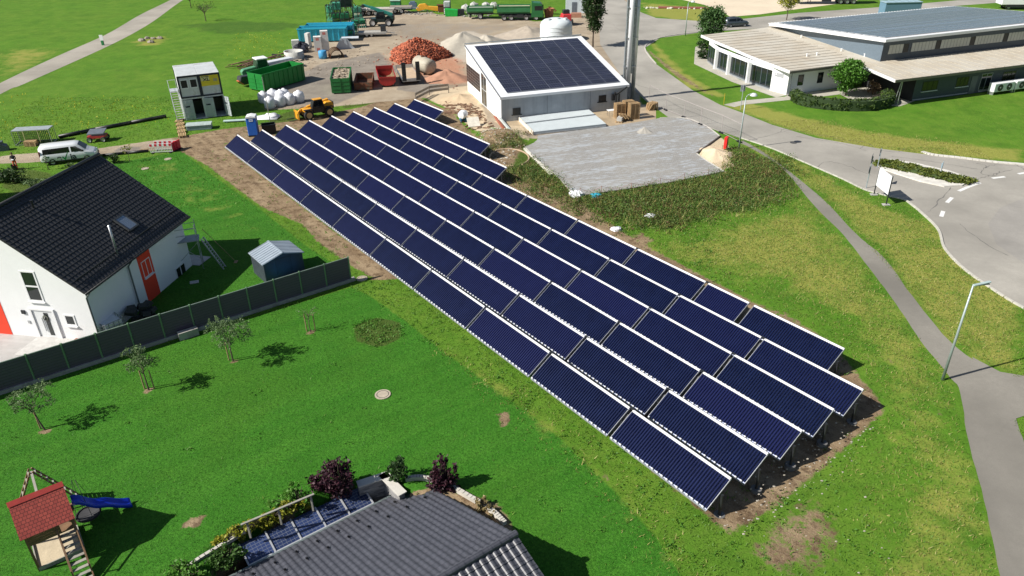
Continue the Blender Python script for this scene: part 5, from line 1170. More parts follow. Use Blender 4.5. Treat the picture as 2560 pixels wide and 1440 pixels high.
def side_glass(t, pts, prof, name='side_window', off_=.012):
    "glass on both flanks; pts (x,z); width interpolated from the body between belt and roof"
    def yw(x, z):
        for a, b_ in zip(prof, prof[1:]):
            if a[0] <= x <= b_[0]:
                f = (x-a[0])/(b_[0]-a[0]+1e-9); s = [a[i]+(b_[i]-a[i])*f for i in range(6)]; g_ = min(1, max(0, (z-s[2])/(s[3]-.06-s[2]+1e-6))); return s[4]*.96+(s[5]-s[4]*.96)*g_
        return .8
    for sg in (-1, 1):
        mm = M(); vs = [(x, sg*(yw(x, z)+off_), z) for x, z in pts]; mm.add(vs, [tuple(range(len(vs)))]); mm.build(name, TINT, t)
# van
van = thing('van', 'white delivery van lettered eVia standing on the track behind the house', 'van', G(180, 401), ang((129, 408), (216, 397))-2)
VL = 5.14
vp = [(-2.57, .45, 1.0, 1.75, .9, .78), (-2.5, .35, 1.05, 1.86, .95, .8), (-1.8, .32, 1.08, 1.9, .96, .82), (.6, .32, 1.06, 1.9, .96, .82), (1.0, .32, 1.04, 1.82, .96, .79), (1.62, .32, 1.05, 1.3, .95, .8), (1.78, .32, 1.06, 1.16, .94, .82), (2.3, .34, .9, 1.0, .92, .76), (2.5, .38, .72, .85, .86, .7), (2.57, .45, .6, .72, .78, .6)]
car_body(van, vp, None, .96, CARW)
side_glass(van, [(-2.25, 1.14), (-2.2, 1.66), (.22, 1.7), (.22, 1.14)], vp); side_glass(van, [(.36, 1.14), (.36, 1.7), (.85, 1.68), (1.45, 1.2), (1.45, 1.12)], vp)
mm = M(); mm.add([(1.02, -.72, 1.79), (1.66, -.76, 1.25), (1.66, .76, 1.25), (1.02, .72, 1.79)], [(0, 1, 2, 3)]); o = mm.build('windscreen', TINT, van); o.location.z = .03; o.location.x = .03
mm = M(); mm.box(2.42, 2.6, -.8, .8, .36, .62); mm.build('front_bumper', BLACK, van, bevel=.03); mm = M(); mm.box(-2.62, -2.5, -.86, .86, .36, .58); mm.build('rear_bumper', BLACK, van, bevel=.03)
mm = M(); mm.box(-2.3, 2.2, -.975, -.94, .3, .42); mm.box(-2.3, 2.2, .94, .975, .3, .42); mm.build('sill_trim', BLACK, van)
for s in (-1, 1):
    wheel(van, -1.55, s*.86, .34, .22, STEEL); wheel(van, 1.62, s*.86, .34, .22, STEEL)
    mm = M(); mm.lathe([(.41, -.02), (.41, .02), (.0, .02)], 18, (-1.55, s*.955, .36), 'y'); mm.lathe([(.41, -.02), (.41, .02), (.0, .02)], 18, (1.62, s*.945, .36), 'y'); mm.build('wheel_arch', BLACK, van, True)
    mm = M(); mm.box(1.3, 1.48, s*1.02-.08, s*1.02+.08, 1.12, 1.3); mm.build('wing_mirror', BLACK, van, bevel=.03)
    mm = M(); mm.box(2.3, 2.52, s*.72-.12, s*.72+.12, .72, .86); mm.build('headlight', LAMPW, van, bevel=.03)
    mm = M(); mm.box(-2.6, -2.5, s*.85-.06, s*.85+.06, .9, 1.5); mm.build('tail_light', LAMPR, van)
DKG = P('letter_grey', (.06, .07, .08), .5); LGN = P('letter_green', (.02, .35, .08), .5)
text('lettering', 'e', .82, van, (-.86, -.972, .68), (R_(90), 0, 0), DKG, .004, 'CENTER', 1.1)
mm = M(); mm.add([(-.62, -.976, .78), (-.48, -.976, .82), (-.38, -.976, .62), (.02, -.976, 1.24), (.1, -.976, 1.26), (-.36, -.976, .38)], [(0, 1, 2, 5), (2, 3, 4, 5)]); mm.build('check_mark', LGN, van)
text('lettering', 'ia', .8, van, (.42, -.972, .7), (R_(90), 0, 0), DKG, .004, 'CENTER', 1.1)
mm = M(); mm.box(-2.1, -1.7, -.974, -.968, .8, .96); mm.build('side_emblem', P('emblem_green', (.2, .45, .3), .5), van)
# SUV
suv = thing('car', 'dark grey estate car parked on the road behind the office roof', 'car', G(1838, 66), ang((1824, 72), (1862, 70)))
sp_ = [(-2.2, .55, .85, 1.1, .8, .66), (-2.15, .35, .95, 1.35, .9, .68), (-1.75, .3, .98, 1.62, .92, .66), (-.2, .28, .97, 1.66, .93, .68), (.5, .28, .96, 1.58, .93, .66), (1.2, .3, .98, 1.12, .92, .7), (1.9, .35, .88, .98, .88, .7), (2.15, .4, .7, .8, .8, .62), (2.22, .5, .6, .68, .7, .5)]
car_body(suv, sp_, None, .9, CARG); side_glass(suv, [(-1.8, 1.05), (-1.6, 1.45), (-.3, 1.52), (-.3, 1.03)], sp_); side_glass(suv, [(-.2, 1.03), (-.2, 1.52), (.45, 1.46), (1.0, 1.06)], sp_)
mm = M(); mm.add([(.55, -.6, 1.56), (1.18, -.66, 1.14), (1.18, .66, 1.14), (.55, .6, 1.56)], [(0, 1, 2, 3)]); o = mm.build('windscreen', TINT, suv); o.location = (.03, 0, .03)
mm = M(); mm.add([(-1.77, -.55, 1.6), (-2.14, -.58, 1.2), (-2.14, .58, 1.2), (-1.77, .55, 1.6)], [(0, 1, 2, 3)]); o = mm.build('rear_window', TINT, suv); o.location = (-.03, 0, .02)
for s in (-1, 1):
    for x in (-1.35, 1.35): wheel(suv, x, s*.83, .34, .22, GREYM)
    mm = M(); mm.box(2.0, 2.2, s*.6-.15, s*.6+.15, .68, .78); mm.build('headlight', LAMPW, suv); mm = M(); mm.box(-2.2, -2.1, s*.7-.12, s*.7+.12, .95, 1.08); mm.build('tail_light', LAMPR, suv)
    mm = M(); mm.bar((-1.5, s*.62, 1.68), (.2, s*.62, 1.68), .04); mm.build('roof_rail', BLACK, suv)
# green tipper lorry and trailer
GT = P('lorry_green', (.01, .13, .035), .4, 0, .1, 1, coat=.3); GT2 = P('lorry_body_green', (.03, .17, .06), .5, 0, .15, 1)
def tub(root, x0, x1, hw, z0, z1, mat, load=None):
    mm = M(); t = .08; mm.prism([(-hw, z0+.3), (-hw+.25, z0), (hw-.25, z0), (hw, z0+.3), (hw, z1), (hw-t, z1), (hw-t, z0+.35), (-hw+t, z0+.35), (-hw+t, z1), (-hw, z1)], x0, x1, 'x')
    mm.box(x0-.05, x0+.04, -hw, hw, z0+.2, z1); mm.box(x1-.04, x1+.05, -hw, hw, z0+.2, z1+.15)
    mm.box(x0, x1, -hw-.06, -hw, z1-.15, z1+.02); mm.box(x0, x1, hw, hw+.06, z1-.15, z1+.02)
    o = mm.build('load_tub', mat, root)
    if load: mm = M(); mm.box(x0+.1, x1-.1, -hw+.09, hw-.09, z1-.45, z1-.2); mm.build('sand_load', load, root)
    return o
lo = thing('tipper_lorry', 'green four-axle tipper lorry at the far side of the yard', 'lorry', G(1301, 49), -2)
tub(lo, -4.4, 1.9, 1.2, 1.3, 2.65, GT2, P('load_sand', (.45, .4, .28), .9))
mm = M(); mm.box(-4.2, 4.2, -.45, .45, .75, 1.1); mm.box(-3.6, 3.4, -1.15, -1.0, .6, .95); mm.box(-.6, .6, -1.2, -.7, .5, 1.1); mm.box(-.6, .6, .7, 1.2, .5, 1.1); mm.build('chassis', DARK, lo)
mm = M(); mm.prism([(2.15, .6), (4.35, .6), (4.4, 1.6), (4.2, 2.85), (3.8, 3.15), (2.15, 3.25)], -1.22, 1.22, 'y'); cab = mm.build('cab', GT, lo, bevel=.05)
for s in (-1, 1): mm = M(); mm.prism([(2.75, 1.85), (4.2, 1.85), (4.1, 2.65), (2.75, 2.65)], s*1.225-.01, s*1.225+.01, 'y'); mm.build('side_window', TINT, cab); mm = M(); mm.box(4.3, 4.45, s*1.35-.08, s*1.35+.08, 1.9, 2.5); mm.build('mirror', BLACK, cab)
mm = M(); mm.add([(4.41, -1.1, 1.75), (4.41, 1.1, 1.75), (4.24, 1.1, 2.75), (4.24, -1.1, 2.75)], [(0, 1, 2, 3)]); mm.build('windscreen', TINT, cab)
mm = M(); mm.box(4.3, 4.5, -1.2, 1.2, .45, .85); mm.build('bumper', DARK, lo); mm = M(); mm.box(2.15, 2.4, -.5, .5, 3.1, 3.4); mm.build('roof_box', GT2, lo)
for x in (-3.1, -1.75, 1.15, 3.05):
    for s in (-1, 1): wheel(lo, x, s*1.02, .52, .32, STEEL)
    if x < 0: pass
mm = M()
for x in (-3.1, -1.75, 1.15, 3.05):
    for s in (-1, 1): mm.lathe([(.6, -.17), (.6, .17)], 16, (x, s*1.02, .55), 'y')
tr = thing('tipper_trailer', 'green single-axle tipper trailer hitched behind the lorry', 'trailer', G(1203, 46), -2)
tub(tr, -2.6, 2.4, 1.2, 1.2, 2.2, GT2, P('load_grey', (.35, .35, .32), .9))
mm = M(); mm.box(-2.5, 2.4, -.4, .4, .8, 1.1); mm.bar((2.4, 0, .85), (4.2, 0, .75), .16); mm.box(-2.2, -1.9, -.9, .9, .3, .8); mm.build('chassis', DARK, tr)
for s in (-1, 1): wheel(tr, -.1, s*1.02, .52, .32, STEEL)
# telehandlers
def telehandler(label, cat, loc, rz, body, cabm, rimm, boom_up, sc_=1., rcol=None):
    t = thing('telehandler', label, cat, loc, rz); s_ = sc_
    mm = M(); mm.prism([(-1.9, .75), (-1.2, .65), (1.3, .65), (1.75, .9), (1.75, 1.25), (-.6, 1.3), (-1.3, 1.75), (-2.0, 1.75), (-2.2, 1.3)], -.55, .75, 'y'); mm.build('body', body, t, bevel=.05)
    mm = M(); mm.prism([(-.75, .75), (.75, .75), (.85, 1.6), (.55, 2.35), (-.55, 2.4), (-.8, 1.6)], -1.05, -.3, 'y'); cb = mm.build('cab', cabm, t, bevel=.04)
    for y in (-1.06, -.29): mm = M(); mm.prism([(-.62, 1.35), (.68, 1.35), (.48, 2.2), (-.48, 2.25)], y-.012, y+.012, 'y'); mm.build('side_window', TINT, cb)
    mm = M(); mm.add([(.87, -1.0, 1.6), (.87, -.35, 1.6), (.58, -.35, 2.3), (.58, -1.0, 2.3)], [(0, 1, 2, 3)]); mm.build('windscreen', TINT, cb)
    mm = M(); mm.box(-.6, .55, -1.08, -.28, 2.38, 2.46); mm.build('cab_roof', body, cb, bevel=.03)
    a = Vector((-1.9, .45, 1.75)); b_ = Vector((2.0, .45, 1.0)) if not boom_up else Vector((2.9, .22, 3.4))
    mm = M(); mm.bar(a, a.lerp(b_, .75), .42, .48); mm.bar(a.lerp(b_, .6), b_, .32, .36); bm_ = mm.build('boom', body if not boom_up else P('boom_teal', (.03, .25, .2), .45), t, bevel=.03)
    mm = M()
    if not boom_up:
        mm.bar(b_, b_+Vector((.45, 0, -.5)), .3); c = b_+Vector((.5, 0, -.6)); mm.box(c.x, c.x+.12, -.6, 1.0, .1, 1.15)
    else: c = b_; mm.box(c.x-.1, c.x+.3, -.2, .6, c.z-.4, c.z+.1)
    mm.build('fork_carriage', body if not boom_up else DARK, bm_)
    if not boom_up:
        for y in (-.35, .75): mm = M(); mm.box(c.x+.1, c.x+1.3, y-.07, y+.07, .08, .14); mm.box(c.x+.08, c.x+.16, y-.07, y+.07, .08, .9); mm.build('fork', DARK if rcol is None else body, bm_)
    for x in (-1.35, 1.4):
        for y in (-1.0, 1.0): wheel(t, x, y, .62, .4, rimm, hr=.5)
        mm = M(); mm.box(x-.55, x+.55, -1.15, -.75, 1.26, 1.33) ; mm.build('mudguard', BLACK, t)
    mm = M(); mm.box(-2.25, -1.8, -.5, .75, .85, 1.7); mm.build('engine_cover', BLACK, t, bevel=.04)
    t.scale = (s_,)*3; return t
YEL = P('machine_yellow', (.72, .34, .02), .4, 0, .08, 1.5, coat=.3)
telehandler('yellow and black telehandler with forks down on the track behind the collectors', 'telehandler', G(793, 291), ang((825, 283), (770, 293))+0, YEL, BLACK, P('rim_cream', (.55, .4, .18), .5), False, .93).scale.y = -.93
telehandler('dark green telehandler with its teal boom raised, left of the yard', 'telehandler', G(955, 64), 180, P('machine_dark_green', (.012, .06, .05), .35, 0, .1, 1, coat=.3), P('cab_dark', (.01, .02, .02), .4), P('rim_silver', (.5, .5, .5), .4, .3), True, 1.08).scale.y = -1.08
# tractor with white roof behind the long green container
tc = thing('tractor', 'green tractor with white cab roof behind the long green container', 'tractor', G(655, 196), 215)
mm = M(); mm.prism([(.6, .8), (2.7, .8), (2.8, 1.35), (2.5, 1.65), (.6, 1.85)], -.42, .42, 'y'); mm.build('bonnet', P('tractor_green', (.1, .28, .16), .4), tc, bevel=.06)
mm = M(); mm.prism([(-1.0, 1.0), (.6, 1.0), (.75, 1.8), (.45, 2.75), (-.85, 2.75), (-1.1, 1.8)], -.75, .75, 'y'); cb = mm.build('cab', P('cab_glass_green', (.02, .05, .035), .12), tc, bevel=.04)
mm = M(); mm.box(-1.05, .65, -.85, .85, 2.72, 2.92); mm.build('cab_roof', W_WHITE, cb, bevel=.06)
mm = M()
for x, y in ((-.95, -.76), (.55, -.76), (-.95, .76), (.55, .76)): mm.bar((x, y, 1.0), (x*.9, y, 2.75), .06)
mm.build('cab_frame', P('frame_green', (.15, .3, .2), .5), cb)
for s in (-1, 1): wheel(tc, -.6, s*.95, .85, .5, P('rim_pale', (.5, .5, .48), .5)); wheel(tc, 2.0, s*.85, .55, .4, P('rim_pale', (.5, .5, .48), .5)); mm = M(); mm.lathe([(.95, -.28), (1.0, .28)], 18, (-.6, s*.95, .9), 'y'); mm.build('mudguard', P('tractor_green', (.1, .28, .16), .4), tc, True) if False else None
mm = M(); mm.prism([(-.8, .3), (.9, .3), (1.3, .9), (1.1, 1.5), (-.7, 1.35)], -.5, .5, 'y'); o = mm.build('machine_bonnet', P('orange_black', (.04, .04, .045), .4), None, bevel=.08, loc=G(620, 214), rz=230); tag(o, 'black machine bonnet with orange guard left of the long green container', 'machine part')
mm = M(); mm.tube([(.9, -.55, .4), (1.35, -.3, .9), (1.4, .3, .9), (.9, .55, .4)], .07, 6); g_ = mm.build('guard', P('guard_orange', (.7, .17, .06), .5), o)
# white machine with lattice arm between tractor and ring
wa = thing('loader_arms', 'white steel loader frame with dark booms lying between tractor and concrete ring', 'machine frame', G(700, 170), 48)
mm = M(); mm.box(-3, 2.2, -.5, .7, .9, 1.25); mm.build('frame', P('frame_white', (.6, .63, .66), .5, 0, .1), wa, bevel=.05)
for y in (-.9, -.4): mm = M(); mm.bar((-3, y-.2, .8), (2.6, y-.2, 1.1), .14); mm.build('boom', STEEL, wa)
mm = M(); mm.box(-2.6, 2, -.9, .9, 0, .8); mm.build('base', DARK, wa)
# flatbed trailers at the back
def flat(label, px, py, rz, L, Wd, z, bedm, nw, r=.4, post=False):
    t = thing('flatbed_trailer', label, 'trailer', G(px, py), rz); mm = M(); mm.box(-L/2, L/2, -Wd/2, Wd/2, z, z+.15); mm.build('bed', bedm, t)
    mm = M(); mm.box(-L/2, L/2, -Wd/2-.05, -Wd/2, z-.12, z+.2); mm.box(-L/2, L/2, Wd/2, Wd/2+.05, z-.12, z+.2); mm.bar((L/2, 0, z), (L/2+1.4, 0, z-.2), .12); mm.build('frame', STEEL, t)
    for i in range(nw):
        for s in (-1, 1): wheel(t, -L*.1+i*r*2.6-(nw-1)*r*1.3, s*(Wd/2-.15), r, .22)
    if post: mm = M(); mm.box(L*.3, L*.3+.9, -.3, .3, z+.15, z+1.1); mm.build('load_box', DARK, t)
    return t
flat('grey low car trailer with timber on it, right of the turquoise skips', 932, 90, 3, 5.0, 2.1, .6, P('trailer_bed', (.42, .4, .36), .6), 2, .32, True)
flat('long grey three-axle flatbed trailer behind the dark green telehandler', 935, 37, 1, 8.5, 2.4, 1.1, P('trailer_bed_pale', (.5, .46, .4), .7), 3, .5)
flat('old loaded flatbed at the far yard edge left of the yellow arm', 1003, 32, 1, 4.5, 2.3, 1.1, P('trailer_bed_brown', (.3, .26, .2), .8), 2, .5)
# green farm implements (cluster of drills)
IG = P('implement_green', (.015, .3, .13), .5, 0, .15, 2); IG2 = P('implement_mint', (.12, .5, .35), .5, 0, .15, 2)
def implement(label, px, py, w_, d_, h_, col, seed, rz=0):
    t = thing('farm_implement', label, 'farm implement', G(px, py), rz, 'green farm implements by the turquoise skips'); rr = random.Random(seed)
    mm = M()
    for z in (.35, h_*.55, h_): mm.bar((-w_/2, -d_/2, z), (w_/2, -d_/2, z), .1); mm.bar((-w_/2, d_/2, z), (w_/2, d_/2, z), .1)
    for x in (-w_/2, 0, w_/2): mm.bar((x, -d_/2, 0), (x, -d_/2, h_), .1); mm.bar((x, d_/2, 0), (x, d_/2, h_), .1); mm.bar((x, -d_/2, h_), (x, d_/2, h_), .1)
    mm.build('frame', DARK, t)
    mm = M(); mm.prism([(-d_*.4, h_*.95), (d_*.4, h_*.95), (d_*.25, h_*.5), (-d_*.25, h_*.5)], -w_*.45, w_*.45, 'x'); mm.build('hopper', col, t, bevel=.03)
    mm = M()
    for k in range(7): x = -w_*.42+w_*.84*k/6; mm.bar((x, -d_*.3, h_*.5), (x, -d_*.6, .1), .07); mm.bar((x+.05, 0, h_*.5), (x+.05, .1, .15), .06)
    for k in range(5): mm.bar((rr.uniform(-w_/2, w_/2), rr.uniform(-d_/2, d_/2), h_*rr.uniform(.6, 1.1)), (rr.uniform(-w_/2, w_/2), rr.uniform(-d_/2, d_/2), h_*rr.uniform(.7, 1.2)), .09)
    mm.build('tines', IG2 if seed % 2 else P('implement_dark', (.03, .06, .05), .5), t)
    return t
for i, a in enumerate([('tall mint-green implement at the left of the cluster', 828, 53, 1.3, 1.5, 3.0, IG2, 1), ('tall bushy green implement second from left', 845, 48, 1.8, 1.6, 3.4, IG2, 2), ('dark tall implement with white top behind the others', 868, 42, 2.6, 2.0, 3.8, P('implement_dark', (.03, .06, .05), .5), 3), ('bright green box implement at the centre of the cluster', 864, 62, 1.7, 1.4, 2.2, IG, 4), ('small green implement in front of the mint one', 842, 60, 1.4, 1.2, 2.0, IG, 6),
      ('wide low green implement right of the cluster', 898, 68, 2.6, 1.8, 1.3, IG, 5), ('blue-green implement beside the long flatbed', 895, 47, 1.7, 1.5, 2.3, IG2, 7), ('green and red implement just right of the turquoise skip', 858, 78, 1.6, 1.5, 1.3, P('implement_red', (.35, .1, .05), .6), 8), ('green implement with white hood near the car trailer', 883, 85, 1.6, 1.6, 1.7, IG, 9), ('folded green tedder with white drum beside the turquoise skip', 868, 97, 2.0, 1.5, 1.5, IG, 11)]): implement(*a, rz=i*3)
for px, py, lab in ((872, 8, 'brown steel derrick legs behind the green implements'),):
    mm = M(); mm.bar((-.9, 0, 0), (-.2, 0, 4.5), .25); mm.bar((.5, 0, 0), (0, 0, 4.5), .25); mm.bar((-.6, 0, 2), (.3, 0, 2), .15); mm.bar((.1, 0, 2.5), (1.8, .2, 0), .1); o = mm.build('derrick', RUST, None, loc=G(px, py+12)); tag(o, lab, 'derrick')
# electrical kiosk, yellow arm, ibc, green box, pots, and small things along the far edge
kb = thing('transformer_kiosk', 'green transformer kiosk with pale roof on the grass behind the yard', 'kiosk', G(991, 25), -3)
mm = M(); mm.box(-1.0, 1.0, -.8, .8, 0, 1.9); mm.build('body', P('kiosk_green', (.015, .2, .08), .5, 0, .1), kb); mm = M(); mm.box(-1.12, 1.12, -.92, .92, 1.9, 2.05); mm.build('roof', P('kiosk_roof', (.4, .55, .48), .5), kb); mm = M(); mm.box(-.02, .02, -.82, -.8, .2, 1.8); mm.build('door_gap', BLACK, kb)
ya_ = M(); ya_.prism([(-2.6, .6), (-1.8, 1.5), (-.6, 1.6), (0, 1.1), (2.4, .9), (3.0, .2), (1.6, .1), (-.6, .5), (-2.2, .1)], -.3, .3, 'y'); o = ya_.build('digger_arm', P('arm_yellow', (.75, .38, .03), .5), None, bevel=.05, loc=G(1072, 29)); tag(o, 'orange-yellow digger arm lying at the far yard edge', 'digger arm')
bd = M(); bd.prism([(-1.2, 0), (1.2, 0), (1.3, 1.2), (-1.25, 1.45)], -.7, .7, 'y'); o = bd.build('green_bucket', P('bucket_green', (.01, .38, .05), .45), None, bevel=.04, loc=G(1129, 40)); tag(o, 'bright green steel trough at the far side of the yard', 'trough')
def ibc(loc, rz, label, s=1., parent=None):
    t = thing('ibc_tote', label, 'liquid tote', loc, rz)
    mm = M(); mm.box(-.5, .5, -.55, .55, .15, 1.0); mm.build('tank', W_WHITE, t, bevel=.06)
    mm = M()
    for z in (.15, .45, .75, 1.05):
        for a in (((-.55, -.6, z), (.55, -.6, z)), ((-.55, .6, z), (.55, .6, z)), ((-.55, -.6, z), (-.55, .6, z)), ((.55, -.6, z), (.55, .6, z))): mm.bar(*a, .03)
    for i in range(5):
        x = -.55+i*.275
        for y in (-.6, .6): mm.bar((x, y, .1), (x, y, 1.07), .03)
        for x2 in (-.55, .55): mm.bar((x2, -.6+i*.3, .1), (x2, -.6+i*.3, 1.07), .03)
    mm.build('cage', GREYM, t); mm = M(); mm.box(-.58, .58, -.62, .62, 0, .1); mm.build('base', DARK, t); t.scale = (s, s, s); return t
ibc(G(1119, 36), 0, 'white liquid tote standing behind the bright green trough', 1.2); ibc(G(1119, 36)+Vector((0, 0, 1.3)), 0, 'white liquid tote stacked on top behind the bright green trough', 1.2)
def small(name, label, cat, px, py, mm, mat, rz=0): o = mm.build(name, mat, None, loc=G(px, py), rz=rz); return tag(o, label, cat)
small('blue_box', 'small blue-grey machine box at the far yard edge', 'machine box', 1033, 22, M().box(-.8, .8, -.5, .5, 0, 1.2).box(-.5, .5, -.4, .4, 1.2, 1.5), P('slate_blue', (.12, .17, .25), .5))
small('black_crate', 'dark crate right of the bright green trough', 'crate', 1151, 36, M().box(-.8, .8, -.5, .5, 0, .9).box(-.7, .7, -.4, .4, .9, 1.0), DARK)
small('rust_rack', 'rusty rack between the yellow arm and the white totes', 'rack', 1103, 30, M().box(-.6, .6, -.4, .4, 0, 1.3).box(-.8, .8, -.5, .5, 1.3, 1.45), RUST)
for i, (px, py) in enumerate(((1165, 28), (1185, 22), (1215, 22), (1235, 22))):
    small('stone_sack', 'pale sack in the row along the grass behind the green trailer', 'sack', px, py, M().blob((0, 0, .6), .9, i, 9, 6, .15, (1, .8, .8)), P('sack_grey', (.45, .45, .43), .85))['group'] = 'pale sacks along the far yard edge'
for i, (px, s) in enumerate(((1368, .9), (1376, 1.0))):
    small('terracotta_pot', ['terracotta pot left of the pair beside the lorry cab', 'taller terracotta pot right of the pair beside the lorry cab'][i], 'pot', px, 45, M().lathe([(0, 0), (.45*s, 0), (.7*s, 1.7*s), (.78*s, 1.8*s), (.6*s, 1.8*s), (.4, .3)], 12), P('terracotta', (.42, .17, .09), .8))
sc_ = M(); rr = random.Random(9)
for i in range(30): a = Vector((rr.uniform(-1.8, 1.8), rr.uniform(-.6, .6), rr.uniform(.2, 1.4))); sc_.bar(a, a+Vector((rr.uniform(-.7, .7), rr.uniform(-.3, .3), rr.uniform(-.4, .4))), .15)
o = sc_.build('scrap_heap', RUST, None, loc=G(1370, 36)); o['kind'] = 'stuff'; o['label'] = 'heap of rusty scrap behind the terracotta pots'; o['category'] = 'scrap heap'
dg_ = thing('mini_digger', 'small red machine with black wheels partly hidden behind the white tank', 'digger', G(1414, 62), 100)
mm = M(); mm.prism([(-1.2, .5), (1.3, .5), (1.5, 1.3), (.4, 2.1), (-1.1, 2.0)], -.8, .8, 'y'); mm.build('body', P('digger_red', (.55, .04, .05), .45), dg_, bevel=.08); mm = M(); mm.box(-.6, .4, -.6, .6, 2.0, 2.7); mm.build('cab', DARK, dg_, bevel=.05)
for x in (-.9, .9):
    for y in (-.95, .95): wheel(dg_, x, y, .55, .35)
small('brick_pallet', 'pack of reddish stones beside the white cabin', 'stone pack', 1440, 43, M().box(-1, 1, -.6, .6, 0, .8), P('reddish_stone', (.4, .2, .13), .8))
cbn = thing('cabin', 'white cabin with grey door behind the columnar tree', 'cabin', G(1434, 30), -3)
mm = M(); mm.box(-1.6, 2.2, -1.4, 1.4, 0, 3.4); mm.build('wall', P('cabin_white', (.55, .62, .66), .6, 0, .1), cbn); mm = M(); mm.box(-.4, .6, -1.44, -1.4, .05, 2.1); mm.build('door', P('cabin_door', (.12, .14, .17), .5), cbn); mm = M(); mm.box(-1.7, 2.3, -1.5, 1.5, 3.4, 3.55); mm.build('roof', W_WHITE, cbn)
# white vertical tank behind the hall
wt = thing('storage_tank', 'large white domed storage tank behind the hall roof', 'storage tank', G(1390, 100), 0)
mm = M(); mm.lathe([(2.7, 0), (2.72, 1), (2.7, 2.0), (2.7, 2.5), (2.55, 2.95), (2.1, 3.3), (1.3, 3.5), (0, 3.56)], 48); mm.build('shell', P('tank_white', (.66, .72, .75), .45, 0, .06, .7), wt, True)
mm = M()
for z in (.6, 1.2, 1.8, 2.4): mm.lathe([(2.72, z-.03), (2.76, z), (2.72, z+.03)], 48)
mm.build('hoops', P('tank_white', (.66, .72, .75)), wt, True)
for x, y, r in ((-1.3, -1.0, .35), (.2, -.3, .4), (1.5, -.6, .3)): mm = M(); mm.cyl((x, y, 3.1), (x, y, 3.68), r, None, 14); mm.build('manhole', P('tank_cap', (.6, .66, .68), .5), wt)
# far lorry, container and white tents at the top edge
fl = thing('semi_trailer', 'dark box semi-trailer on the gravel lot at the top edge', 'trailer', G(2065, 9), -3)
mm = M(); mm.box(-6.8, 6.8, -1.25, 1.25, 1.3, 3.9); mm.build('box_body', P('trailer_dark', (.03, .035, .045), .5), fl); mm = M(); mm.box(-6.5, 6.5, -.5, .5, .9, 1.3); mm.box(-1.2, .6, -1.1, -.6, .6, 1.1); mm.build('chassis', DARK, fl)
for x in (2.6, 3.9, 5.2):
    for s in (-1, 1): wheel(fl, x, s*1.0, .5, .3)
for s in (-1, 1): mm = M(); mm.box(-3.6, -3.5, s*.8-.05, s*.8+.05, 0, 1.0); mm.build('landing_leg', DARK, fl)
bc = thing('blue_container', 'blue-grey tarpaulin container showing above the workshop roof', 'container', G(2245, 36), 3)
mm = M(); mm.box(-3.4, 3.6, -1.2, 1.2, .1, 2.3); mm.build('body', P('container_blue', (.13, .24, .33), .6, 0, .1), bc); mm = M(); mm.box(-3.5, 3.7, -1.3, 1.3, 2.3, 2.42)
for i in range(6): mm.box(-3.2+i*1.3, -3.1+i*1.3, -1.26, 1.26, 2.42, 2.47)
mm.build('cover', P('container_cover', (.28, .4, .46), .6, 0, .1), bc)
wtn = thing('white_truck', 'white boxy vehicle at the top right edge beyond the workshop', 'vehicle', G(2545, 22), -5)
mm = M(); mm.box(-4, 4, -1.25, 1.25, .9, 2.9); mm.build('body', W_WHITE, wtn, bevel=.1); mm = M(); mm.box(-3, 4, -1.28, 1.28, .5, .95); mm.build('chassis', DARK, wtn)
for x in (-2.4, 2.6):
    for s in (-1, 1): wheel(wtn, x, s*1.0, .5, .3)
small('steel_profile', 'long reddish steel profiles lying along the gravel lot edge', 'steel profiles', 1712, 20, M().bar((-5.5, 0, .2), (4.5, -1.6, .2), .5, .25).bar((-5.4, .5, .2), (4.4, -1.1, .2), .3, .25), P('primer_red', (.3, .1, .08), .6))
sr = M(); rr = random.Random(4)
for i in range(60): sr.blob((rr.uniform(-6.5, 5), rr.uniform(-1.2, -.2)-0.18*0, .1), rr.uniform(.12, .35), i, 5, 3, .3, (1, .8, .7))
o = sr.build('boulders', P('pale_boulder', (.6, .57, .5), .9), None, loc=G(1690, 20), rz=-9); o['kind'] = 'stuff'; o['label'] = 'pale boulders edging the gravel lot'; o['category'] = 'boulders'
# --- air conditioning units right
for k in range(2):
    ac = thing('cooling_unit', ['white cooling unit with two fans, left one by the workshop wall', 'white cooling unit with two fans, right one at the picture edge'][k], 'cooling unit', G(2478, 236)+rdir*(k*3.6+1.4), 19.4, 'cooling units')
    mm = M(); mm.box(-1.7, 1.7, -.45, .45, .35, 1.45); mm.build('housing', W_WHITE, ac, bevel=.06)
    for x in (-.75, .75):
        mm = M(); mm.cyl((x, -.46, .88), (x, -.5, .88), .42, None, 20); f_ = mm.build('fan', BLACK, ac)
        mm = M()
        for r in (.14, .28): mm.lathe([(r-.012, -.51), (r+.012, -.51)], 18, (x, 0, .88), 'y')
        mm.cyl((x, -.5, .88), (x, -.53, .88), .1, None, 10); mm.build('fan_guard', GREYM, f_)
    for x in (-1.6, 1.6): mm = M(); mm.box(x-.06, x+.06, -.4, .4, 0, .4); mm.build('leg', STEEL, ac)
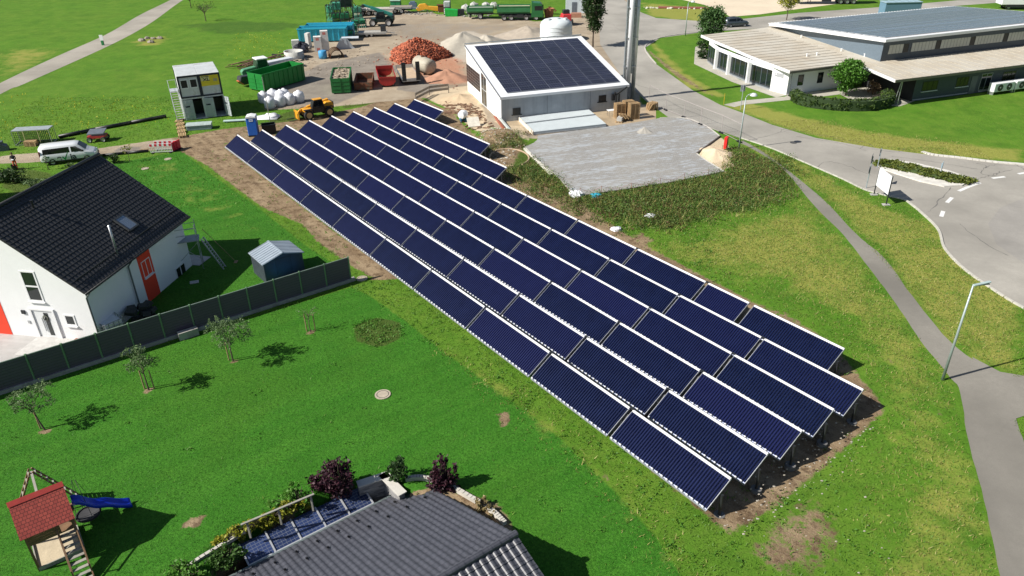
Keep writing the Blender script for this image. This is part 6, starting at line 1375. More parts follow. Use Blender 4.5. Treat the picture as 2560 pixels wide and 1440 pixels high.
# --- site fence along the road
def fence_panel(p, q_, label):
    a = G(*p); b_ = G(*q_); t = thing('site_fence_panel', label, 'fence panel', a, math.degrees(math.atan2(b_.y-a.y, b_.x-a.x)), 'site fence along the road'); L = (b_-a).length
    mm = M()
    for x in (0, L): mm.cyl((x, 0, 0), (x, 0, 2.0), .03, None, 6)
    for z in (.12, 1.98): mm.cyl((0, 0, z), (L, 0, z), .022, None, 6)
    mm.build('frame', P('fence_tube', (.5, .45, .44), .5, .3), t)
    mm = M(); n = int(L/.3)
    for i in range(1, n): x = L*i/n; mm.bar((x, 0, .12), (x, 0, 1.98), .006)
    for i in range(1, 7): z = .12+1.86*i/7; mm.bar((0, 0, z), (L, 0, z), .006)
    mm.build('mesh', STEEL, t); mm = M(); mm.box(L-.35, L+.35, -.12, .12, 0, .14); mm.build('foot', BLACK, t)
fpts = [(1622, 252), (1664, 276), (1710, 294), (1751, 312), (1803, 333), (1848, 356)]
nm_ = ['nearest the hall', 'second from the hall', 'with reddish post at the paver corner', 'second from the lamp post', 'ending at the lamp post']
for i, (p, q_) in enumerate(zip(fpts, fpts[1:])): fence_panel(p, q_, 'wire mesh site fence panel '+nm_[i])
# orange rope barrier along the lower edge of the pavers
rb = thing('rope_barrier', 'thin reddish rope barrier hung along the lower edge of the pavers', 'barrier', G(1450, 490), 0)
ppx = [(1450, 490), (1503, 484), (1578, 476), (1650, 464), (1710, 452), (1770, 442), (1812, 432)]; pw = [G(*p)-rb.location for p in ppx]
for p in pw: mm = M(); mm.cyl(p, p+Vector((0, 0, .75)), .02, None, 6); mm.build('post', P('rod_orange', (.4, .15, .08), .6), rb)
mm = M()
for a, b_ in zip(pw, pw[1:]): mm.tube([a.lerp(b_, t)+Vector((0, 0, .72-.35*4*t*(1-t))) for t in [i/8 for i in range(9)]], .012, 4)
mm.build('rope', P('rope_red', (.3, .12, .09), .7), rb)
# timber site railing beyond the last row
tr_ = thing('plank_railing', 'grey plank railing round the excavation behind the last collector', 'railing', G(1042, 252), 0)
qq = [G(*p)-tr_.location for p in [(1040, 256), (1074, 238), (1122, 232)]]
for a, b_ in zip(qq, qq[1:]):
    for z in (.55, 1.05): mm = M(); mm.bar(a+Vector((0, 0, z)), b_+Vector((0, 0, z)), .05, .3); mm.build('plank', P('grey_plank', (.25, .22, .19), .85), tr_)
for p in qq: mm = M(); mm.bar(p, p+Vector((0, 0, 1.2)), .09); mm.build('post', P('grey_plank', (.25, .22, .19)), tr_)
cm = M(); cm.lathe([(0, -.5), (.42, -.45), (.52, 0), (.42, .45), (0, .5)], 14, (0, 0, .9), 'x'); cm.mat(1).box(-.5, .5, -.05, .05, 0, .6).box(-.05, .05, -.5, .5, 0, .6); o = cm.build('cement_mixer', [W_WHITE, P('mixer_blue', (.04, .16, .3), .5)], None, loc=G(1158, 305), rz=60); tag(o, 'white barrel on a blue stand among the scrap beside the hall', 'barrel')
pb = M(); pb.slab([(-.7, -.5, .1), (.7, -.5, .1), (.7, .5, .9), (-.7, .5, .9)], .06); small('white_board', 'white board leaning on the mound by the hall corner', 'board', 1184, 315, pb, P('cream_board', (.72, .68, .58)), 15)
hs = M(); hs.tube([(2.0*math.cos(t), 2.6*math.sin(t), .08) for t in [i*math.pi/14 for i in range(-5, 22)]], .09, 6); small('concrete_edging', 'curved strip of pale edging around a weedy bed behind the collectors', 'edging', 1273, 395, hs, P('edging_tan', (.45, .33, .22), .85), 10)
# white rubbish bags and blue bag
for px, py, s, c_, lab in ((1442, 490, .55, 'white_fabric', 'white sack at the lowest corner of the pavers'), (1491, 492, .38, 'bag_blue', 'small turquoise sack on the weeds below the pavers'), (1627, 543, .35, 'white_fabric', 'white scrap of fleece lying on the weed bank'), (1541, 576, .35, 'white_fabric', 'white scrap at the foot of the weed bank by the sixth row')):
    mt = BAG if c_ != 'bag_blue' else P('bag_blue', (.02, .35, .5), .5); mm = M(); mm.blob((0, 0, .3*s), s, int(px), 10, 6, .25, (1.3, .8, .6)); small('plastic_sack', lab, 'sack', px, py, mm, mt)
# red board near the lamp
rdb = thing('red_cabinet', 'red box leaning beside the cream sand heap', 'box', G(1813, 374), 60)
mm = M(); mm.box(-.3, .3, -.15, .15, .15, 1.35); mm.build('body', P('signal_red', (.75, .02, .02), .4), rdb, bevel=.02); mm = M(); mm.box(-.26, .26, -.1, .1, 0, .15); mm.build('foot', DARK, rdb); mm = M(); mm.box(-.22, .22, -.165, -.15, .3, 1.2); mm.build('door', P('signal_red_dark', (.6, .02, .02), .4), rdb)
small('survey_post', 'short wooden post on the weeds beside the red box', 'post', 1823, 396, M().box(-.15, .15, -.04, .04, 0, .65), P('pale_post', (.5, .42, .32), .8))
# --- lamps
def lamp(loc, h, label, rz, arm, head='round'):
    t = thing('street_lamp', label, 'street lamp', loc, rz)
    mm = M(); mm.cyl((0, 0, 0), (0, 0, h), .085, .05, 12); mm.build('pole', P('lamp_pole', (.36, .43, .43), .45, .3, .1, 2), t, True)
    if head == 'round':
        mm = M(); mm.tube([(0, 0, h), (.12, 0, h+.25), (.4, 0, h+.42), (.7, 0, h+.4)], .04, 8); mm.build('arm', P('lamp_pole', (.4, .43, .45)), t, True)
        mm = M(); mm.lathe([(0, .22), (.2, .2), (.36, .05), (.38, -.02)], 16, (.75, 0, h+.25)); mm.mat(1).lathe([(.34, -.02), (.2, -.1), (0, -.12)], 16, (.75, 0, h+.25)); mm.build('lamp_head', [P('lamp_hood', (.6, .65, .65), .4), P('lamp_glass', (.3, .33, .35), .2)], t, True)
    else:
        mm = M(); mm.bar((0, 0, h), (arm, 0, h+.12), .16, .08); mm.build('lamp_head', P('lamp_head_grey', (.36, .45, .45), .4), t, bevel=.02)
        mm = M(); mm.box(.25, arm-.05, -.06, .06, h-.03, h+.02); mm.build('lamp_glass', P('lamp_glass', (.3, .33, .35)), t)
    return t
lamp(G(1847, 373), 5.35, 'street lamp with rounded white head beside the site fence', 0, .7)
lamp(G(2356, 950), 6.2, 'tall grey street lamp with flat head beside the footpath junction', 10, 1.0, 'flat')
lamp(G(1713, 90), 5.3, 'distant thin street lamp on the verge left of the willow', 0, .6)
# --- signs and billboard
bb_ = thing('billboard', 'blank white three-part billboard on two thin legs by the road', 'billboard', G(2184.3, 487), 0); A = Vector((0, 0, 0)); B = G(2214.7, 512.5)-bb_.location
mm = M()
for i in range(3):
    a = A.lerp(B, i/3+.006); b_ = A.lerp(B, (i+1)/3-.006); mm.bar(a+Vector((0, 0, 1.75)), b_+Vector((0, 0, 1.75)), .05, 1.65)
mm.build('panel', P('billboard_white', (.8, .81, .84), .5, 0, .02, 1), bb_)
for p in (A, B): mm = M(); mm.bar(p, p+Vector((0, 0, 2.62)), .07); lg = mm.build('leg', DARK, bb_); mm = M(); mm.box(p.x-.3, p.x+.3, p.y-.2, p.y+.2, 0, .08); mm.build('foot', CONC, lg)
def sign(px, py, h, label, plates, rz=0, col=None):
    t = thing('traffic_sign', label, 'traffic sign', G(px, py), rz); mm = M(); mm.cyl((0, 0, 0), (0, 0, h), .04, None, 8); mm.build('post', P('sign_post', (.4, .48, .52), .4, .4), t)
    for kind, z, s, m_ in plates:
        mm = M()
        if kind == 'tri': mm.prism([(-s, z+s*.9), (s, z+s*.9), (0, z-s*.9)], .05, .075, 'y')
        elif kind == 'disc': mm.cyl((0, .05, z), (0, .075, z), s, None, 20)
        else: mm.box(-s, s, .05, .075, z-s*1.3, z+s*1.3)
        mm.build('plate', m_, t, bevel=.008)
    return t
SB = P('sign_back', (.035, .055, .08), .5)
sign(2165, 470, 3.0, 'sign post seen from behind with dark triangle and disc, nearer the billboard', [('tri', 2.7, .48, SB), ('disc', 1.75, .34, SB)], 60)
sign(2193, 420, 2.0, 'sign post with two dark plates at the island tip', [('rect', 1.75, .14, SB), ('rect', 1.35, .1, SB)], 60)
sign(2350, 438, 1.4, 'short pale blue sign post standing in the island planting', [('rect', .95, .18, P('sign_pale', (.3, .42, .5), .4))], 75)
s_ = sign(1851, 275, 3.0, 'rectangular pale sign with round symbol on a post by the office path', [('rect', 2.6, .3, P('sign_face_grey', (.4, .41, .45), .5))], 10)
mm = M(); mm.cyl((0, .045, 2.65), (0, .04, 2.65), .2, None, 18); mm.mat(1).cyl((0, .04, 2.65), (0, .036, 2.65), .14, None, 18); mm.build('symbol', [P('sign_ring', (.12, .1, .16), .5), P('sign_face_grey', (.4, .41, .45))], s_)
small('marker_post', 'thin yellow and dark marker post beside the office path', 'marker post', 1809, 262, M().cyl((0, 0, 0), (0, 0, .5), .03, None, 6).cyl((0, 0, .5), (0, 0, .9), .045, None, 6).cyl((0, 0, .9), (0, 0, 1.4), .03, None, 6), P('marker_yellow', (.5, .35, .02), .5))
gs_ = thing('dog_bag_station', 'white board on a green bin beside the field path', 'bin', G(258, 113), 0)
mm = M(); mm.box(-.18, .18, -.15, .15, 0, .75); mm.build('bin', P('bin_green', (.01, .2, .06), .5), gs_); mm = M(); mm.box(-.3, .3, -.03, .03, .8, 1.7); mm.build('board', W_WHITE, gs_)
# round manholes
for px, py, r, lab in ((957, 987, .45, 'round pale manhole cover in the mown lawn'), (905, 697, .4, 'round worn manhole cover near the fence end'), (420, 398, .35, 'round stone cover in the grass near the red and white barriers'), (1983, 357, .35, 'dark round manhole cover in the road'), (363, 422, .35, 'flat round stone in the grass behind the house')):
    mm = M(); mm.cyl((0, 0, 0), (0, 0, .05), r, None, 24); mm.mat(1).lathe([(r*.7, .052), (r*.74, .056), (r*.78, .052)], 24); small('manhole_cover', lab, 'manhole cover', px, py, mm, [P('cover_stone', (.42, .36, .28), .8) if px != 1983 else P('cover_dark', (.08, .08, .08), .7), DARK])
# stones by the field path
for i, (px, py, s) in enumerate(((355, 103, .55), (368, 97, .45), (378, 107, .5), (384, 98, .4), (400, 97, .5))):
    mm = M(); mm.blob((0, 0, s*.3), s, i, 8, 5, .2, (1.2, .8, .6)); small('field_stone', 'grey stone in the small group on the meadow', 'stone', px, py, mm, P('stone_grey', (.3, .27, .22), .9))['group'] = 'stones on the meadow'
# ------------------------------------------------------------------ plants
def leaf_mesh(name, centres, size, mat, parent=None, up=.3, jit=.5, aspect=1.7, seed=0):
    r = np.random.default_rng(seed); n = len(centres); c = np.asarray(centres, float)
    d = r.normal(size=(n, 3)); d[:, 2] = np.abs(d[:, 2])*1.0+up; d /= np.linalg.norm(d, axis=1, keepdims=True)     # leaf normal
    a = np.cross(d, r.normal(size=(n, 3))); a /= np.linalg.norm(a, axis=1, keepdims=True); b_ = np.cross(d, a)
    s = size*(1-jit*r.random((n, 1))); A = a*s*.5*aspect; B = b_*s*.5
    v = np.stack([c-A, c-B*.9+A*.1, c+A, c+B*.9+A*.1], 1).reshape(-1, 3)
    me = bpy.data.meshes.new(name); me.vertices.add(4*n); me.vertices.foreach_set('co', v.astype('f').ravel())
    me.loops.add(4*n); me.loops.foreach_set('vertex_index', np.arange(4*n, dtype='i')); me.polygons.add(n)
    me.polygons.foreach_set('loop_start', np.arange(0, 4*n, 4, dtype='i')); me.polygons.foreach_set('loop_total', np.full(n, 4, 'i'))
    me.update(); me.materials.append(mat)
    o = bpy.data.objects.new(name, me); COL.objects.link(o)
    if parent: o.parent = parent
    return o
def blob_points(blobs, n, seed, hollow=.35):
    "points in a set of ellipsoids (x,y,z,rx,ry,rz), gathered in clumps"
    r = np.random.default_rng(seed); vol = np.array([b[3]*b[4]*b[5] for b in blobs]); vol = vol/vol.sum(); out = []
    for b_, f in zip(blobs, vol):
        k = max(4, int(n*f)); nc = max(4, k//14)
        d = r.normal(size=(nc, 3)); d /= np.linalg.norm(d, axis=1, keepdims=True); cc = d*(hollow+(1-hollow)*r.random((nc, 1))**.6)
        p = cc[r.integers(0, nc, k)]+r.normal(size=(k, 3))*.13
        out.append(p*np.array(b_[3:6])+np.array(b_[:3]))
    return np.concatenate(out)
LF = leafmat('leaf_green', (.035, .095, .015), (.08, .17, .03)); LFO = leafmat('leaf_orchard', (.08, .15, .05), (.2, .29, .12)); LFD = leafmat('leaf_dark', (.018, .05, .012), (.05, .1, .025))
LFB = leafmat('leaf_bright', (.06, .17, .015), (.12, .28, .04)); LFR = leafmat('leaf_purple', (.025, .009, .017), (.075, .022, .035), .12); LFY = leafmat('leaf_yellow', (.2, .24, .02), (.38, .36, .04)); LFW = leafmat('leaf_willow', (.05, .12, .03), (.1, .2, .06))
BARK = P('bark', (.1, .075, .055), .9, 0, .3, 4)
def tree(label, loc, h, r, n, leaf, size, seed, group=None, trunk=.06, cat='tree', th=None, squash=1., name='tree', bare=0, blobs=None, lean=(0, 0), stakes=0, branches=9):
    t = thing(name, label, cat, loc, random.uniform(0, 0), group); rr = random.Random(seed); th = th or h*.4; mm = M()
    top = Vector((lean[0], lean[1], h*.85)); p0 = Vector((0, 0, 0)); pts = [p0, Vector((lean[0]*.3+rr.uniform(-.04, .04), lean[1]*.3, th*.6)), Vector((lean[0]*.5, lean[1]*.5, th)), top]
    mm.tube(pts, [trunk, trunk*.85, trunk*.7, trunk*.2], 7)
    bl = blobs or []
    for i in range(branches):
        a = 2*math.pi*i/branches+rr.uniform(-.4, .4); z0 = th*(.85)+(h-th)*rr.random()*.5; L = r*rr.uniform(.6, .95); s = pts[2].lerp(top, min(1, max(0, (z0-th)/(h*.85-th)))) if z0 > th else pts[2]
        e = s+Vector((math.cos(a)*L, math.sin(a)*L, (h-z0)*rr.uniform(.3, .75))); m_ = s.lerp(e, .5)+Vector((0, 0, .08*L)); mm.tube([s, m_, e], [trunk*.4, trunk*.25, trunk*.08], 5)
        for q_ in range(3): e2 = m_.lerp(e, rr.random())+Vector((rr.uniform(-1, 1), rr.uniform(-1, 1), rr.uniform(0, 1)))*L*.35; mm.cyl(m_, e2, trunk*.12, trunk*.04, 4)
        if not blobs: bl.append((e.x, e.y, min(e.z, h-.1), r*rr.uniform(.3, .5), r*rr.uniform(.3, .5), r*rr.uniform(.28, .45)*squash))
    if not blobs: bl.append((top.x, top.y, h*.82, r*.5, r*.5, h*.16*squash))
    mm.build('trunk', BARK, t)
    if n: leaf_mesh('crown', blob_points(bl, n, seed), size, leaf, t, seed=seed)
    for k in range(stakes):
        mm = M(); x = (-.28, .28)[k]; mm.cyl((x, .1, 0), (x, .1, 1.3), .035, None, 6); mm.build('stake', WOOD, t)
    return t
og = 'young fruit trees on the lawn'
tree('leafy young fruit tree in mid lawn, rightmost leafy one by the dark fence', G(583, 903), 3.1, 1.15, 3600, LFO, .075, 11, og, .05, stakes=1, th=1.1)
tree('narrow upright fruit tree second from the left on the lawn', G(372, 975), 3.0, .75, 2600, LFO, .07, 12, og, .05, squash=1.3, stakes=2, th=1.0)
tree('leaning fruit tree nearest the left picture edge on the lawn', G(112, 1075), 2.6, 1.0, 2300, LFO, .075, 13, og, .05, lean=(-.5, .2), th=.9, stakes=1)
tree('nearly bare sapling tied between stakes near the weedy round bed', G(777, 830), 2.0, .75, 45, LFO, .09, 14, og, .035, stakes=2, th=.9)
tree('columnar dark green tree beside the road behind the concrete hall', G(1482, 118), 9.5, 2.0, 5000, LFD, .3, 21, None, .16, blobs=[(0, 0, 6.4, 1.9, 1.9, 3.0), (.3, 0, 3.9, 1.3, 1.3, 1.7), (-.6, .2, 8.3, 1.7, 1.6, 1.9)], th=2)
tree('willow-like bushy tree at the tip of the office roof', G(1772, 122), 6.6, 2.6, 6500, LFW, .26, 22, None, .12, blobs=[(0, 0, 3.8, 2.1, 2.0, 2.4), (.8, 0, 4.8, 1.3, 1.3, 1.7), (-.7, .2, 5.0, 1.3, 1.3, 1.6), (0, 0, 2, 2.0, 2.0, 1.3)], th=1)
tree('small yellow-green tree beside the far road', G(1966, 50), 4.4, 1.9, 1800, LFY, .26, 23, None, .1, blobs=[(0, 0, 3.6, 1.9, 1.8, 1.4), (.6, 0, 4.4, 1.3, 1.3, 1)], th=1.6)
tree('round bright green tree in front of the office entrance', G(2113, 240), 4.5, 2.0, 5200, LFB, .24, 24, None, .1, blobs=[(0, 0, 2.9, 2.0, 1.9, 1.45), (.2, 0, 3.8, 1.3, 1.3, .8), (0, 0, 1.5, 1.1, 1.1, 1.0)], th=1)
tree('thin almost bare tree on the far meadow', G(515, 53), 3.6, 2.2, 260, LFD, .16, 25, 'bare meadow trees', .1, th=1.4, branches=16)
tree('bare tree cut by the top picture edge on the far meadow', G(478, 20), 3.6, 1.9, 200, LFD, .16, 26, 'bare meadow trees', .09, th=1.4, branches=13)
tree('small staked tree with yellow leaves by the red and white barriers', G(325, 405), 1.9, .5, 260, LFY, .1, 27, None, .03, th=.7)
tree('small dark shrub tree before the van front wheel', G(122, 424), 1.5, .35, 150, LFO, .1, 28, None, .04, th=.7)
def bush(label, loc, blobs, n, leaf, size, seed, name='shrub', cat='shrub', group=None, stems=7):
    t = thing(name, label, cat, loc, 0, group); mm = M(); rr = random.Random(seed); H_ = max(b[2]+b[5] for b in blobs)
    for b_ in blobs:
        for k in range(stems): mm.cyl((b_[0]*.3, b_[1]*.3, 0 if b_[2] > -1 else -1.7), (b_[0]+rr.uniform(-.6, .6)*b_[3], b_[1]+rr.uniform(-.6, .6)*b_[4], b_[2]+b_[5]*rr.uniform(.2, .8)), .03, .01, 4)
    mm.build('stems', BARK, t); leaf_mesh('foliage', blob_points(blobs, n, seed, .25), size, leaf, t, seed=seed); return t
bush('large dark purple-leaved shrub behind the solar pergola', G(848, 1228), [(0, 0, .9, .75, .6, 1.0), (-.45, .1, .6, .5, .5, .7), (.35, 0, .7, .55, .5, .9), (.1, 0, 1.5, .35, .35, .7)], 1600, LFR, .16, 31)
bush('smaller dark purple shrub left of the large purple one', G(798, 1222), [(0, 0, .5, .5, .45, .55)], 500, LFR, .15, 32)
bush('dark purple shrub with upright shoots right of the stone wall', G(1108, 1222), [(-.3, 0, .8, .35, .35, .9), (.1, .1, .9, .35, .35, 1.0), (.45, 0, .7, .35, .35, .8), (0, 0, .4, .8, .6, .5)], 1500, LFR, .15, 33)
bush('round dark green shrub beside the stone wall corner', G(996, 1203), [(0, 0, .7, .55, .5, .75)], 700, LFD, .14, 34)
bush('yellow-green climbing shrub along the wooden rail', G(690, 1290), [(x*.5, x*.36, .08+.1*math.sin(x*2), .42, .3, .36) for x in (-4, -3, -2, -1, 0, 1, 2)], 2600, LFY, .13, 35, 'hedge', 'hedge')
bush('green ferny shrub rising behind the wooden rail', G(745, 1262), [(0, 0, .5, .6, .5, .7), (-.8, -.3, .3, .5, .4, .5)], 700, LFB, .13, 36)
bush('rounded green shrub left of the pergola post', G(560, 1400), [(0, 0, .2, .6, .5, .6), (.5, .2, .2, .45, .4, .5)], 900, LF, .13, 37)
bush('bright green grassy shrub at the bottom edge left of the pergola', G(455, 1432), [(0, 0, .15, .8, .5, .5), (.5, -.2, .15, .6, .5, .45)], 900, LFB, .13, 38)
bush('dry ornamental grass clump on the curved kerb of the sunken garden', G(1205, 1270), [(0, 0, .2, .35, .35, .4), (.4, -.3, .15, .3, .3, .3)], 420, leafmat('leaf_dry', (.22, .17, .07), (.4, .32, .16)), .14, 39)
bush('round clipped green bush beside the glazed office front', G(1757, 146), [(0, 0, .75, .95, .9, .8)], 1300, LFD, .16, 40)
bush('low dark bush under the willow-like tree', G(1757, 120), [(0, 0, .6, 1.1, .8, .7)], 700, LFD, .18, 41)
bush('reddish plumed grass clump behind the curved hedge', G(2180, 236), [(0, 0, .9, .9, .7, .9)], 500, leafmat('leaf_plume', (.2, .13, .07), (.36, .26, .17)), .2, 42)
bush('dark green bush at the left picture edge behind the house roof', G(35, 455), [(0, 0, .6, 1.4, .9, .8), (-1.2, 0, .5, 1, .8, .7)], 1600, LFD, .17, 43)
bush('low pale flowering bushes between dark bush and house roof', G(90, 465), [(0, 0, .3, 1.2, .7, .4), (1, .2, .3, .8, .6, .3)], 700, LFO, .14, 44)
bush('small shrub before the van rear wheel', G(176, 416), [(0, 0, .2, .45, .35, .25)], 240, LFO, .13, 45); bush('round dark shrub right of the van front wheel', G(287, 407), [(0, 0, .5, .6, .5, .6)], 450, LFD, .14, 46)
# curved clipped hedge before the office
hp_ = smooth_line([(1990, 252), (2005, 262), (2040, 270), (2100, 276), (2160, 277), (2200, 272), (2222, 262), (2218, 250)], 3); hb = []
hc = G(2100, 268)
for x, y in hp_: p = G(x, y)-hc; hb.append((p.x, p.y+.3, .62, .85, .75, .72))
hdg = bush('long curved clipped hedge in front of the office entrance', hc, hb, 15000, leafmat('leaf_hedge', (.035, .075, .015), (.11, .17, .035)), .2, 47, 'hedge', 'hedge', None, 1)
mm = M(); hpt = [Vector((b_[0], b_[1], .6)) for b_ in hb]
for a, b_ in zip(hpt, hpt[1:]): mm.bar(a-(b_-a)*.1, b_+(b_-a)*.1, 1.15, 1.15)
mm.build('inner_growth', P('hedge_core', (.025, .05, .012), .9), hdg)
# planting on the traffic island
ic = G(2300, 430); ib = []
for x, y in smooth_line([(2215, 413), (2250, 420), (2300, 432), (2350, 444), (2400, 455)], 3): p = G(x, y)-ic; ib.append((p.x, p.y, .22, 1.25, .85, .26))
isd = bush('low green planting filling the traffic island', ic, ib, 9000, leafmat('leaf_island', (.07, .11, .012), (.18, .2, .04)), .2, 48, 'island_planting', 'planting', None, 0)
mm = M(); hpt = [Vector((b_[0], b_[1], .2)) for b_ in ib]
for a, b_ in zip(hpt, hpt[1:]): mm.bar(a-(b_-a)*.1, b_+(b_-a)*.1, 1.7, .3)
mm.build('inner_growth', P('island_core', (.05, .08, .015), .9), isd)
# ------------------------------------------------------------------ garden structures
# fence: panels, posts, base wall
FP = [(-90, 1008), (0, 985), (75, 957), (160, 925), (240, 897), (318, 888), (376, 868), (437, 853), (508, 826), (572, 802), (640, 778), (700, 758), (762, 738), (820, 720), (878, 703)]
fe = thing('garden_fence', 'long dark grey panel fence with green posts on a concrete base wall', 'fence', G(878, 703), 0)
A = G(0, 985); B = G(878, 703); t_ = (B-A).normalized(); L_ = (B-A).length; npan = 12
FG = P('fence_panel', (.095, .075, .11), .6, 0, .1, 2, .1, 30, None, (1, 1, 8)); FPO = P('fence_post', (.16, .27, .16), .5, .2, .1, 2)
def fpos(i): return A+t_*(L_*i/npan)-fe.location
for i in range(-3, npan):
    a = fpos(i); b_ = fpos(i+1); mm = M(); zb = .22
    mm.bar(a+t_*.06+Vector((0, 0, zb+.85)), b_-t_*.06+Vector((0, 0, zb+.85)), .05, 1.68); o = mm.build('panel', FG, fe)
    mm = M()
    for k in range(1, 9): mm.bar(a+t_*.06+Vector((0, 0, zb+.85-.84+.187*k)), b_-t_*.06+Vector((0, 0, zb+.85-.84+.187*k)), .058, .012)
    mm.build('grooves', BLACK, o)
    mm = M(); mm.bar(a+t_*.06+Vector((0, 0, zb+1.71)), b_-t_*.06+Vector((0, 0, zb+1.71)), .07, .04); mm.build('cap_rail', P('cap_rail', (.2, .25, .22), .5, .3), fe)
for i in range(-3, npan+1): p = fpos(i); mm = M(); mm.box(p.x-.05, p.x+.05, p.y-.05, p.y+.05, .2, 2.0); mm.build('post', FPO, fe)
mm = M(); a = fpos(-3); b_ = fpos(npan)+t_*.3; mm.bar(a+Vector((0, 0, .05)), b_+Vector((0, 0, .05)), .3, .36); mm.build('base_wall', P('base_concrete', (.36, .35, .32), .85, 0, .25, .8, .2, 20, ((.08, .08, .07), .6)), fe)
mm = M(); p = fpos(5.4); mm.bar(p+Vector((.2, -.35, .2)), p+t_*1.2+Vector((.2, -.35, .2)), .4, .6); mm.build('base_block', P('base_concrete', (.36, .35, .32)), fe)
# metal shed
sh = thing('metal_shed', 'dark metal garden shed with pale grey gable roof behind the fence', 'shed', G(700, 705), -50)
q0 = G(668, 711); sh.location = q0; sh.rotation_euler.z = R_(38.5)
SD = P('shed_wall', (.045, .056, .075), .5, .2, .12, 1.5); SR = P('shed_roof', (.36, .42, .48), .4, .2, .1, 1.5)
Wd, Dp, He_, Hr = 2.95, 2.35, 1.62, 2.05
mm = M(); mm.prism([(0, 0), (Wd, 0), (Wd, He_), (Wd/2, Hr-.03), (0, He_)], 0, Dp, 'y'); mm.build('wall', SD, sh)
for x0 in (-.025, Wd):
    mm = M()
    for i in range(14): y = .08+i*(Dp-.16)/13; mm.box(x0, x0+.025, y-.03, y+.03, .02, He_-.05)
    mm.build('wall_ribs', P('shed_rib', (.14, .17, .2), .45, .2), sh)
for a, b_ in (((-.12, He_-.04), (Wd/2, Hr)), ((Wd+.12, He_-.04), (Wd/2, Hr))):
    mm = M(); mm.prism([a, b_, (b_[0], b_[1]+.05), (a[0], a[1]+.05)], -.12, Dp+.1, 'y')
    for i in range(9): y = -.05+i*(Dp+.1)/8; mm.bar((a[0], y, a[1]+.06), (b_[0], y, b_[1]+.06), .05, .04)
    mm.build('roof', SR, sh)
mm = M(); mm.box(Wd/2-.06, Wd/2+.06, -.13, Dp+.11, Hr+.03, Hr+.09); mm.build('ridge_cap', SR, sh)
mm = M(); mm.box(Wd*.3, Wd*.7, -.02, 0, .05, 1.7); mm.build('door', P('shed_door', (.03, .035, .045), .5), sh)
pc = M(); pc.blob((0, 0, .25), .9, 3, 16, 8, .18, (1.5, .7, .55)); o = pc.build('blue_tarpaulin', P('tarp_blue', (.03, .28, .7), .35, 0, .2, 2, .4, 5), None, True, loc=G(752, 708), rz=35); tag(o, 'bright blue tarpaulin bundle between shed and fence', 'tarpaulin')
# scaffold with ladder
sf = thing('scaffold', 'small metal scaffold platform at the far gable of the white house', 'scaffold', G(490, 668), 20)
for x in (-1.5, .55):
    for y in (-.5, .6): mm = M(); mm.cyl((x, y, 0), (x, y, 3.6 if x > 0 else 2.6), .03, None, 6); mm.build('post', STEEL, sf)
mm = M(); mm.box(-1.7, .7, -.5, .6, 2.3, 2.36); mm.build('platform', P('platform', (.35, .38, .4), .5, .2), sf)
mm = M()
for z in (2.85, 3.35): mm.bar((-1.5, -.5, z), (.55, -.5, z), .03); mm.bar((.55, -.5, z), (.55, .6, z), .03); mm.bar((-1.5, .6, z), (.55, .6, z), .03)
mm.bar((-1.5, -.5, .3), (.55, -.5, 2.2), .03); mm.bar((-1.5, .6, 2.2), (.55, .6, .3), .03); mm.bar((.55, -.5, .9), (.55, .6, .9), .03); mm.build('rail', STEEL, sf)
def ladder(p0, p1, w_, n, label, mat):
    a, b_ = Vector(p0), Vector(p1); d = (b_-a).normalized(); s = d.cross(Vector((0, 0, 1))).normalized()*w_/2; t = thing('ladder', label, 'ladder', a, 0)
    for k in (-1, 1): mm = M(); mm.bar(s*k, b_-a+s*k, .05, .09); mm.build('rail', mat, t)
    mm = M()
    for i in range(n): c = (b_-a)*((i+.7)/n); mm.bar(c-s, c+s, .035)
    mm.build('rungs', mat, t); return t
pa1 = G(562, 670); top1 = G(505, 595, 2.5)
ladder(pa1, top1, .42, 13, 'aluminium ladder leaning on the scaffold beside the white house', P('ladder_alu', (.5, .52, .54), .4, .4))
bm1 = M(); e = G(505, 572, 3.0)-G(590, 655); bm1.bar((0, 0, .03), tuple(e), .03); bm1.box(-.12, .12, -.2, .2, 0, .04); o = bm1.build('broom', WOOD, None, loc=G(590, 655)); tag(o, 'long handled tool leaning from the grass to the scaffold', 'broom')
small('stone_slab', 'small square white slab on the shaded lawn beside the house', 'slab', 486, 706, M().box(-.3, .3, -.2, .2, 0, .05), P('white_stone', (.72, .71, .68)), 20)
# tote cage, stacked shells, cat
ibc(G(282, 836), 52, 'white liquid tote in its cage against the side wall of the white house', 1.15)
ss_ = thing('stacked_crates', 'dark pile of stacked plastic tubs against the side wall of the white house', 'crate pile', G(352, 800), 35)
rr = random.Random(6)
for i in range(13):
    mm = M(); x, y, z = rr.uniform(-.8, 1.0), rr.uniform(-.6, .5), (i % 3)*.34; w_ = .38; mm.prism([(-w_, 0), (w_, 0), (w_*.8, .3), (-w_*.8, .3)], -.25, .25, 'y'); o = mm.build('tub', P('tub_dark', (.035, .04, .035), .6, 0, .3), ss_, bevel=.02); o.location = (x, y, z); o.rotation_euler = (rr.uniform(-.25, .25), rr.uniform(-.25, .25), rr.uniform(0, 3))
ct = M(); cz = [(.09, 0), (.12, .08), (.11, .2), (.075, .32), (.06, .36), (.075, .42), (.07, .48), (.0, .52)]; ct.lathe(cz, 10); ct.cyl((.04, .02, .48), (.05, .02, .56), .03, .005, 5); ct.cyl((-.04, .02, .48), (-.05, .02, .56), .03, .005, 5); ct.tube([(0, .1, .03), (.15, .2, .03), (.25, .15, .03)], .02, 5); ct.cyl((.04, -.1, 0), (.04, -.07, .25), .025, None, 6); ct.cyl((-.04, -.1, 0), (-.04, -.07, .25), .025, None, 6)
o = ct.build('cat_figure', BLACK, None, True, loc=G(68, 832), rz=200); o.scale = (1.1,)*3; tag(o, 'black sitting cat on the paving left of the house door', 'cat')
